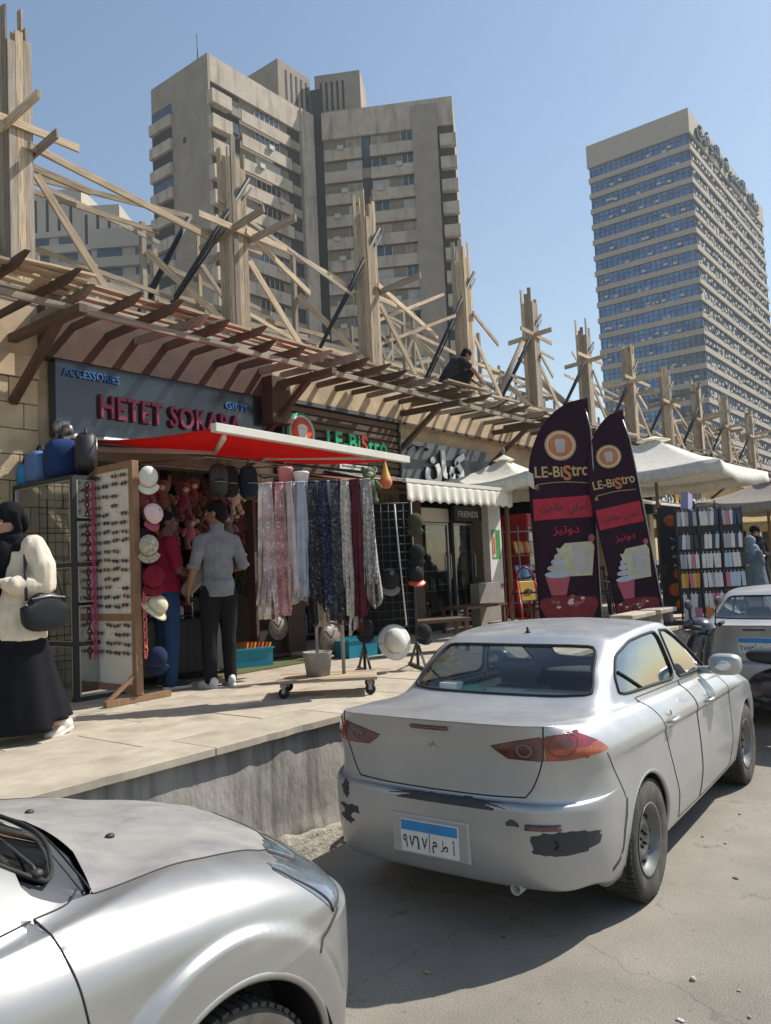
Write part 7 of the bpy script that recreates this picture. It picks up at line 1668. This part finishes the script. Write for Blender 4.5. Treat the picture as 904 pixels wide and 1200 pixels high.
def hand(b, wrist, d, palm_n, side, s=1.0, curl=.5):
    """palm and five bent fingers; d = direction of the fingers, palm_n = out of the palm"""
    d = Vector(d).normalized(); n_ = Vector(palm_n); n_ = (n_-d*n_.dot(d)).normalized(); a = d.cross(n_)*side
    w = Vector(wrist); F = Matrix((d, a, n_)).transposed()
    b.ball(w+d*.045*s, (.05*s,.038*s,.016*s), 12, 8, rot=F)
    for k, (off, L) in enumerate(((-.028,.065),(-.010,.078),(.010,.074),(.027,.058))):
        p = w+d*.082*s+a*off*s; p1 = p+(d*math.cos(curl*.5)+n_*math.sin(curl*.5))*L*.45*s; p2 = p1+(d*math.cos(curl*1.4)+n_*math.sin(curl*1.4))*L*.55*s
        limb(b, [w+d*.06*s+a*off*.8*s, p, p1, p2], [.010*s,.0095*s,.009*s,.0075*s])
    p = w+d*.025*s-a*.035*s; limb(b, [w+d*.02*s-a*.015*s, p, p+(d*.7-a*.5+n_*.4)*.034*s, p+(d*.95-a*.3+n_*.7)*.056*s], [.013*s,.012*s,.010*s,.008*s])
    return b
def head(b, c, fwd, s=1.0):
    f = Vector(fwd).normalized(); u = Vector((0,0,1)); u = (u-f*u.dot(f)).normalized(); r_ = f.cross(u); F = Matrix((r_, f, u)).transposed(); c = Vector(c)
    P = lambda x, y, z: c + F @ Vector((x*s, y*s, z*s))
    b.ball(P(0,-.012,.028), (.074*s,.094*s,.088*s), 16, 12, rot=F); b.ball(P(0,.022,-.035), (.058*s,.068*s,.075*s), 14, 10, rot=F); b.ball(P(0,.05,-.088), (.028*s,.026*s,.024*s), 10, 8, rot=F)
    limb(b, [P(0,.085,.018), P(0,.103,-.018)], [.010*s,.015*s])          # nose
    b.ball(P(0,.083,-.052), (.024*s,.012*s,.010*s), 8, 6, rot=F)         # lips
    for q in (-1,1): b.ball(P(q*.03,.074,.03), (.02*s,.014*s,.009*s), 8, 6, rot=F); b.ball(P(q*.076,-.012,-.008), (.012*s,.022*s,.034*s), 8, 6, rot=F)
    return P, F
def eyes(t, P, F, s=1.0):
    for q in (-1,1):
        e = MB().ball(P(q*.030,.079,.012), (.013*s,.008*s,.007*s), 8, 6, rot=F).build('eye', M_white, t); MB().ball(P(q*.030,.086,.012), (.005*s,.003*s,.005*s), 6, 5, rot=F).build('iris', M_black, e)
        MB().tube([P(q*.014,.088,.030),P(q*.030,.089,.036),P(q*.046,.080,.031)], .0035*s, 5).build('eyebrow', M_hair, t)
def sneaker(t, p, yaw, m, s=1.0, pitch=0.0):
    M = Matrix.Translation(p) @ Matrix.Rotation(yaw,4,'Z') @ Matrix.Rotation(pitch,4,'X')
    b = MB(); b.ball((0,.075*s,.035*s),(.045*s,.105*s,.034*s),14,8); b.ball((0,-.02*s,.05*s),(.04*s,.065*s,.052*s),12,8); b.ball((0,.0,.085*s),(.04*s,.05*s,.03*s),10,6)
    o = fuse(b, 'shoe', m, t, .006, 4, M)
    MB().prism([(.047*s*math.cos(a)*(1.0 if math.sin(a) > 0 else .85), .055*s+.135*s*math.sin(a)) for a in np.linspace(0,2*math.pi,28)[:-1]], .0, .022*s, plane='xy').build('sole', M_white, o)
M_hair = mat('black_hair', (.008,.007,.006), .7, bump=.4, bscale=150, spec=.15); M_skin = mat('brown_skin', (.30,.155,.09), .55, vary=.08); M_skin2 = mat('dark_brown_skin', (.15,.075,.045), .55, vary=.08); M_skin3 = mat('light_brown_skin', (.42,.24,.155), .55, vary=.06)
# -- man in the grey shirt, seen from behind
t = thing('person', 'man in grey shirt and black trousers seen from behind, holding a phone', 'person', (4.98,5.95,PZ), R(-20)); k_ = .975
b = MB()
limb(b, [(-.10,.01,.09),(-.10,.02,.47),(-.085,0,.88)], [.045,.062,.09]); limb(b, [(.11,.05,.09),(.10,.04,.47),(.085,0,.88)], [.045,.062,.09])
b.ball((0,0,.95),(.155,.11,.13),14,10); b.ball((0,0,1.14),(.15,.10,.17),14,10); b.ball((0,.0,1.31),(.165,.10,.14),14,10); limb(b, [(-.15,0,1.38),(.15,0,1.38)], [.055,.055]); limb(b, [(0,-.005,1.40),(0,.01,1.56)], [.062,.056])
limb(b, [(-.165,0,1.37),(-.24,-.02,1.13),(-.275,.06,.90)], [.055,.043,.03]); hand(b, (-.275,.06,.90), (-.02,.25,-.95), (1,0,.1), 1, 1.0, .9)
limb(b, [(.165,0,1.37),(.245,-.03,1.13),(.17,.20,1.10)], [.055,.043,.03]); hand(b, (.17,.20,1.10), (-.35,.9,.1), (-.3,0,-1), -1, 1.0, .6)
P, F = head(b, (0,.025,1.635), (-.7,.7,-.15), 1.05); body = fuse(b, 'body', M_skin, t, .0075, 6); eyes(t, P, F)
b = MB(); b.ball(P(0,-.022,.042),(.086,.102,.094),16,12,rot=F); b.ball(P(0,-.052,-.02),(.08,.062,.07),12,8,rot=F)
h_ = fuse(b, 'hair', M_hair, t, .008, 3)
M_gsh = cloth('grey_shirt', (.235,.245,.255)); M_blk = cloth('black_trousers', (.018,.018,.02))
b = MB(); b.ball((0,0,.97),(.158,.118,.15),16,10); b.ball((0,0,1.13),(.155,.112,.18),16,10); b.ball((0,-.005,1.30),(.178,.115,.15),16,10); limb(b, [(-.155,0,1.385),(0,0,1.425),(.155,0,1.385)], [.058,.07,.058])
limb(b, [(-.165,0,1.375),(-.235,-.015,1.15)], [.066,.056]); limb(b, [(.165,0,1.375),(.24,-.03,1.15)], [.066,.056]); limb(b, [(0,0,1.45),(0,.0,1.50)], [.07,.066]); b.tube([(0,0,.85),(0,0,1.0)], [.155,.152], 20)
fuse(b, 'shirt', M_gsh, t, .008, 4, wrinkle=.009, seed=2, wscale=12, zf=.32)
MB().lathe([(.066,-.02),(.072,.02),(.064,.022),(.06,-.01)], 20, c=(0,.0,1.52), caps=False).build('collar', M_gsh, t)
MB().bar((-.10,-.128,1.40),(.10,-.128,1.40),.006,.004).build('yoke_seam', M_gsh, t)
for q in (-1,1): MB().lathe([(.058,-.02),(.062,-.018),(.062,.018),(.058,.02)], 16, c=(q*.247,-.018,1.135), rot=Matrix.Rotation(R(10)*-q,3,'Y')).build('rolled_cuff', M_gsh, t)
b = MB(); b.ball((0,0,.92),(.165,.12,.12),16,10); limb(b, [(-.10,.01,.07),(-.10,.02,.47),(-.085,0,.86)], [.062,.075,.105]); limb(b, [(.11,.05,.07),(.10,.04,.47),(.085,0,.86)], [.062,.075,.105]); fuse(b, 'trousers', M_blk, t, .009, 4, wrinkle=.006, seed=5, wscale=10)
sneaker(t, (-.10,-.01,0), R(22), M_white); sneaker(t, (.11,.03,0), R(-12), M_white)
o = MB().box((-.036,-.005,-.075),(.036,.005,.075)).build('phone', M_black, None, t.matrix_basis @ Matrix.Translation((-.245,.10,.82)) @ Matrix.Rotation(R(60),4,'X') @ Matrix.Rotation(R(30),4,'Y'), bevel=.003); tag(o, 'dark phone in the left hand of the grey-shirted man', 'phone')
# -- shopkeeper in the red shirt
t = thing('person', 'shopkeeper in red shirt and jeans behind the caps, holding a grey case', 'person', (4.72,6.42,PZ), R(-108))
b = MB(); limb(b, [(-.1,0,.09),(-.1,.02,.46),(-.085,0,.86)], [.045,.062,.09]); limb(b, [(.1,0,.09),(.1,.02,.46),(.085,0,.86)], [.045,.062,.09]); b.ball((0,0,.93),(.16,.12,.13),14,10); b.ball((0,.01,1.13),(.165,.125,.18),14,10); b.ball((0,0,1.3),(.19,.12,.15),14,10); limb(b, [(-.17,0,1.37),(.17,0,1.37)], [.065,.065]); limb(b, [(0,0,1.37),(0,.02,1.50)], [.065,.06])
limb(b, [(-.19,0,1.36),(-.24,.05,1.12),(-.12,.27,1.02)], [.056,.045,.032]); hand(b, (-.12,.27,1.02), (.35,.9,-.15), (.7,-.3,.5), 1, 1.05, .7); limb(b, [(.19,0,1.36),(.25,.05,1.12),(.14,.28,1.03)], [.056,.045,.032]); hand(b, (.14,.28,1.03), (-.3,.9,-.1), (-.7,-.3,.5), -1, 1.05, .7)
P, F = head(b, (0,.03,1.57), (.15,1,-.15)); fuse(b, 'body', M_skin2, t, .0075, 6); eyes(t, P, F)
b = MB(); b.ball(P(0,-.025,.045),(.08,.095,.085),14,10,rot=F); b.ball(P(0,-.055,-.01),(.072,.055,.06),12,8,rot=F); fuse(b, 'hair', M_hair, t, .008, 3)
b = MB(); b.ball((0,.01,.97),(.18,.14,.16),16,10); b.ball((0,.01,1.14),(.185,.145,.19),16,10); b.ball((0,0,1.29),(.205,.135,.16),16,10); limb(b, [(-.185,0,1.37),(-.235,.035,1.18)], [.076,.066]); limb(b, [(.185,0,1.37),(.24,.035,1.18)], [.076,.066]); limb(b, [(-.17,0,1.38),(.17,0,1.38)], [.07,.07]); fuse(b, 'red_shirt', cloth('crimson_shirt', (.27,.015,.045)), t, .009, 4, wrinkle=.007, seed=7)
b = MB(); b.ball((0,0,.88),(.17,.13,.12),14,10); limb(b, [(-.1,0,.06),(-.1,.02,.46),(-.085,0,.84)], [.06,.075,.105]); limb(b, [(.1,0,.06),(.1,.02,.46),(.085,0,.84)], [.06,.075,.105]); fuse(b, 'jeans', cloth('blue_denim', (.03,.07,.16)), t, .009, 4, wrinkle=.006, seed=8)
for q in (-1,1): sneaker(t, (q*.1,-.0,0), R(-8*q), M_black)
t = thing('hard_case', 'pale grey hard case held tilted between shopkeeper and customer', 'case', (5.0,6.25,PZ+1.06))
b = MB().ball((0,0,0),(1,1,1),24,16); b.v = [(.075*np.sign(v[0])*abs(v[0])**.5, .15*np.sign(v[1])*abs(v[1])**.6, .25*np.sign(v[2])*abs(v[2])**.6) for v in b.v]
Mc = Matrix.Rotation(R(-38),4,'Z') @ Matrix.Rotation(R(42),4,'Y'); c = b.build('case_shell', mat('pale_grey_shell', (.36,.39,.39), .4, vary=.08), t, Mc)
MB().tube([(.078,-.02,-.17),(.083,-.02,.17)], .008, 6).tube([(.078,-.06,-.12),(.083,-.06,.12)], .006, 6).build('case_groove', M_black, c); MB().tube([(0,.15,-.06),(0,.18,-.04),(0,.18,.04),(0,.15,.06)], .009, 6).build('case_grip', M_black, c)
# -- woman walking at the left
t = thing('person', 'woman in black headscarf, cream blouse and long black skirt at the left edge', 'person', (2.70,5.30,PZ), R(98))
M_crm = cloth('cream_blouse', (.66,.58,.46)); M_bsk = cloth('black_skirt', (.012,.012,.015)); M_hij = cloth('black_headscarf', (.010,.010,.013))
b = MB(); limb(b, [(-.07,-.22,.10),(-.075,-.06,.44),(-.08,0,.84)], [.042,.058,.09]); limb(b, [(.07,.2,.09),(.075,.14,.44),(.08,0,.84)], [.042,.058,.09]); b.ball((0,0,.90),(.17,.13,.14),14,10); b.ball((0,.01,1.1),(.14,.11,.17),14,10); b.ball((0,.01,1.23),(.16,.12,.13),14,10); limb(b, [(-.14,0,1.29),(.14,0,1.29)], [.06,.06]); limb(b, [(0,0,1.28),(0,.03,1.42)], [.055,.05])
limb(b, [(-.16,0,1.28),(-.20,-.02,1.03),(-.10,.24,1.06)], [.05,.042,.028]); hand(b, (-.10,.24,1.06), (.3,.9,.2), (.8,-.2,.5), 1, .92, .9); limb(b, [(.16,0,1.28),(.20,.02,1.04),(.08,.25,1.05)], [.05,.042,.028]); hand(b, (.08,.25,1.05), (-.3,.9,.2), (-.8,-.2,.5), -1, .92, .9)
P, F = head(b, (0,.06,1.475), (.05,1,-.42), .95); fuse(b, 'body', M_skin3, t, .0075, 6); eyes(t, P, F, .95)
b = MB(); b.ball(P(0,-.025,.045),(.092,.10,.088),16,12,rot=F); b.ball(P(0,-.075,-.02),(.082,.05,.09),14,10,rot=F)
for q in (-1,1): limb(b, [P(q*.078,-.02,.05),P(q*.08,.0,-.06),P(q*.03,.045,-.125)], [.028,.03,.035])
b.ball((0,.045,1.35),(.105,.10,.07),14,8); b.ball((0,.0,1.29),(.17,.13,.075),16,8); limb(b, [(-.10,-.02,1.27),(-.08,-.11,1.16),(-.06,-.12,1.04)], [.07,.05,.035]); limb(b, [(.0,.11,1.26),(.02,.16,1.08),(.03,.17,.92)], [.10,.075,.05])
fuse(b, 'headscarf', M_hij, t, .008, 4, wrinkle=.008, seed=3, wscale=13)
b = MB(); b.tube([(0,0,.68),(0,0,.86),(0,0,1.0),(0,.01,1.15),(0,.01,1.26)], [.20,.19,.165,.155,.15], 24); b.ball((0,0,1.25),(.175,.13,.09),16,10)
limb(b, [(-.165,0,1.29),(-.21,-.03,1.16),(-.215,-.03,1.04)], [.085,.092,.085]); limb(b, [(-.215,-.02,1.03),(-.16,.14,1.04),(-.115,.23,1.06)], [.08,.068,.036]); limb(b, [(.165,0,1.29),(.21,-.02,1.16),(.215,-.01,1.04)], [.085,.092,.085]); limb(b, [(.215,0,1.03),(.15,.14,1.05),(.09,.23,1.05)], [.08,.068,.036])
b.v = [(x, y*.86, z) if abs(x) < .18 else (x,y,z) for x, y, z in b.v]; fuse(b, 'blouse', M_crm, t, .008, 4, wrinkle=.010, seed=11, wscale=15, zf=.2)
def skirt(u, v):
    a = u*2*math.pi; z = .93-.86*v + (.05*v if math.sin(a) < 0 else 0); rx = .15+.075*v+.012*v*math.sin(a*9)+.01*v*math.sin(a*4+2); ry = .125+.17*v+.02*v*math.sin(a*7+1)+.014*math.sin(a*3)*v
    return (rx*math.cos(a), -.07*v*v+ry*math.sin(a), z)
MB().grid(skirt, 64, 24).build('skirt', M_bsk, t, solid=.004)
sneaker(t, (-.07,-.30,.012), R(0), M_offw, .92, R(-14)); sneaker(t, (.07,.2,0), R(0), M_offw, .92)
hb = thing('handbag', 'black leather handbag on the arm of the woman at the left', 'handbag', t.location, t.rotation_euler.z)
b = MB().ball((0,0,0),(1,1,1),26,16); b.v = [(-.245+.05*np.sign(v[0])*abs(v[0])**.7, -.03+.18*np.sign(v[1])*abs(v[1])**.7*(1-.25*(v[2]>.2)), .86+.13*np.sign(v[2])*abs(v[2])**.7*(1-.25*v[1]**2*(v[2]>0))) for v in b.v]; b.build('bag_body', mat('black_leather', (.012,.013,.016), .45, vary=.2, bump=.2, bscale=90, spec=.3), hb)
MB().tube([(-.245,-.17,.92),(-.225,-.15,1.08),(-.165,-.06,1.30),(-.13,-.0,1.36),(-.15,.05,1.28),(-.225,.10,1.10),(-.245,.11,.94)], .011, 8).build('bag_strap', M_black, hb); MB().tube([(-.29,-.15,.95),(-.296,-.03,.965),(-.29,.10,.95)], .004, 5).build('zip', M_alu, hb)
for y in (-.17,.11): MB().lathe([(.012,-.004),(.016,0),(.012,.004)], 12, c=(-.245,y,.90), rot=Matrix.Rotation(R(90),3,'X')).build('bag_ring', M_chrome, hb)
o = MB().box((-.036,-.005,-.075),(.036,.005,.075)).build('phone', M_black, None, t.matrix_basis @ Matrix.Translation((-.02,.36,1.10)) @ Matrix.Rotation(R(-40),4,'X'), bevel=.003); tag(o, 'phone held by the woman at the left edge', 'phone')
# -- worker crouching on the roof
t = thing('person', 'worker in black shirt crouching on the roof beside the fourth column', 'person', (12.12,7.72,4.955), R(-128))
b = MB(); limb(b, [(-.1,.0,.07),(-.13,.22,.42),(-.09,-.1,.26)], [.05,.07,.1]); limb(b, [(.1,.02,.07),(.13,.24,.42),(.09,-.1,.26)], [.05,.07,.1]); b.ball((0,-.12,.28),(.16,.14,.13),12,8); limb(b, [(0,-.1,.35),(0,.06,.60)], [.15,.16]); limb(b, [(-.15,.1,.66),(.15,.1,.66)], [.06,.06]); limb(b, [(0,.12,.66),(0,.2,.76)], [.055,.05])
limb(b, [(-.18,.1,.65),(-.2,.3,.48),(-.1,.44,.32)], [.052,.042,.03]); hand(b, (-.1,.44,.32), (.2,.7,-.6), (.3,-.6,-.7), 1); limb(b, [(.18,.1,.65),(.2,.3,.48),(.1,.46,.32)], [.052,.042,.03]); hand(b, (.1,.46,.32), (-.2,.7,-.6), (-.3,-.6,-.7), -1)
P, F = head(b, (0,.25,.80), (0,.8,-.6)); fuse(b, 'body', M_skin, t, .010, 5)
b = MB(); b.ball(P(0,-.02,.04),(.084,.10,.092),14,10,rot=F); b.ball(P(0,-.05,-.02),(.078,.06,.07),12,8,rot=F); fuse(b, 'hair', M_hair, t, .010, 3)
b = MB(); limb(b, [(0,-.14,.32),(0,.06,.60)], [.17,.175]); limb(b, [(-.16,.1,.66),(.16,.1,.66)], [.072,.072]); limb(b, [(-.18,.1,.65),(-.195,.22,.55)], [.07,.06]); limb(b, [(.18,.1,.65),(.195,.22,.55)], [.07,.06]); fuse(b, 'shirt', cloth('dark_print_shirt', (.03,.032,.035), vary=.5), t, .010, 4, wrinkle=.006, seed=4)
b = MB(); b.ball((0,-.12,.27),(.175,.155,.14),12,8); limb(b, [(-.1,.0,.08),(-.13,.22,.42),(-.09,-.1,.26)], [.06,.082,.112]); limb(b, [(.1,.02,.08),(.13,.24,.42),(.09,-.1,.26)], [.06,.082,.112]); fuse(b, 'trousers', M_blk, t, .010, 4, wrinkle=.006, seed=6)
for q in (-1,1): sneaker(t, (q*.1,.0,0), 0, M_black)
# -- two women at the far right
def robed(label, loc, rz, robe, scarf_m, hgt, seated=False):
    t = thing('person', label, 'person', loc, rz); s = hgt/1.6; sh = 0
    b = MB(); limb(b, [(0,0,1.2*s),(0,.02,1.36*s)], [.06,.05]); P, F = head(b, (0,.04,1.44*s), (0,1,-.1), .95*s); limb(b, [(-.15,0,1.22*s),(-.2,.02,.95*s),(-.08,.2,.95*s)], [.05,.042,.03]); hand(b, (-.08,.2,.95*s), (.5,.8,0), (0,0,-1), 1); limb(b, [(.15,0,1.22*s),(.2,.02,.95*s),(.08,.2,.95*s)], [.05,.042,.03]); hand(b, (.08,.2,.95*s), (-.5,.8,0), (0,0,-1), -1); b.ball((0,0,1.1*s),(.17,.12,.2*s),12,8)
    fuse(b, 'body', M_skin3, t, .010, 5); eyes(t, P, F)
    b = MB(); b.ball(P(0,-.02,.04),(.1,.108,.10),14,10,rot=F); b.ball((0,.0,1.30*s),(.14,.13,.10),14,8); b.ball((0,0,1.2*s),(.19,.15,.12),14,8); fuse(b, 'headscarf', scarf_m, t, .010, 4, wrinkle=.006)
    b = MB(); b.tube([(0,0,.05),(0,0,.5*s),(0,0,.9*s),(0,0,1.22*s)], [.28,.24,.2,.16], 20); 
    for q in (-1,1): limb(b, [(q*.15,0,1.2*s),(q*.205,.01,.98*s),(q*.12,.15,.95*s)], [.075,.07,.055])
    fuse(b, 'robe', robe, t, .014, 4, wrinkle=.012)
    return t
robed('woman in black standing at the far right under the grey parasol', (16.9,3.95,PZ), R(120), cloth('black_robe', (.02,.02,.024)), M_hij, 1.58)
robed('woman in pale blue headscarf and robe at the right edge', (15.6,3.72,PZ), R(60), cloth('pale_blue_robe', (.12,.15,.19)), cloth('pale_blue_scarf', (.2,.25,.3)), 1.34)
# ================================================================ air
hm = bpy.data.materials.new('haze_air'); hm.use_nodes = True; n, l = hm.node_tree.nodes, hm.node_tree.links; n.remove(n['Principled BSDF'])
pv_ = n.new('ShaderNodeVolumePrincipled'); pv_.inputs['Density'].default_value = .0004; pv_.inputs['Color'].default_value = (.82,.93,1,1); pv_.inputs['Anisotropy'].default_value = .3
l.new(pv_.outputs[0], n['Material Output'].inputs['Volume'])
stuff(MB().box((-340,-350,-1.2),(370,350,100)).build('haze', hm))
bpy.data.scenes.remove(TMP)
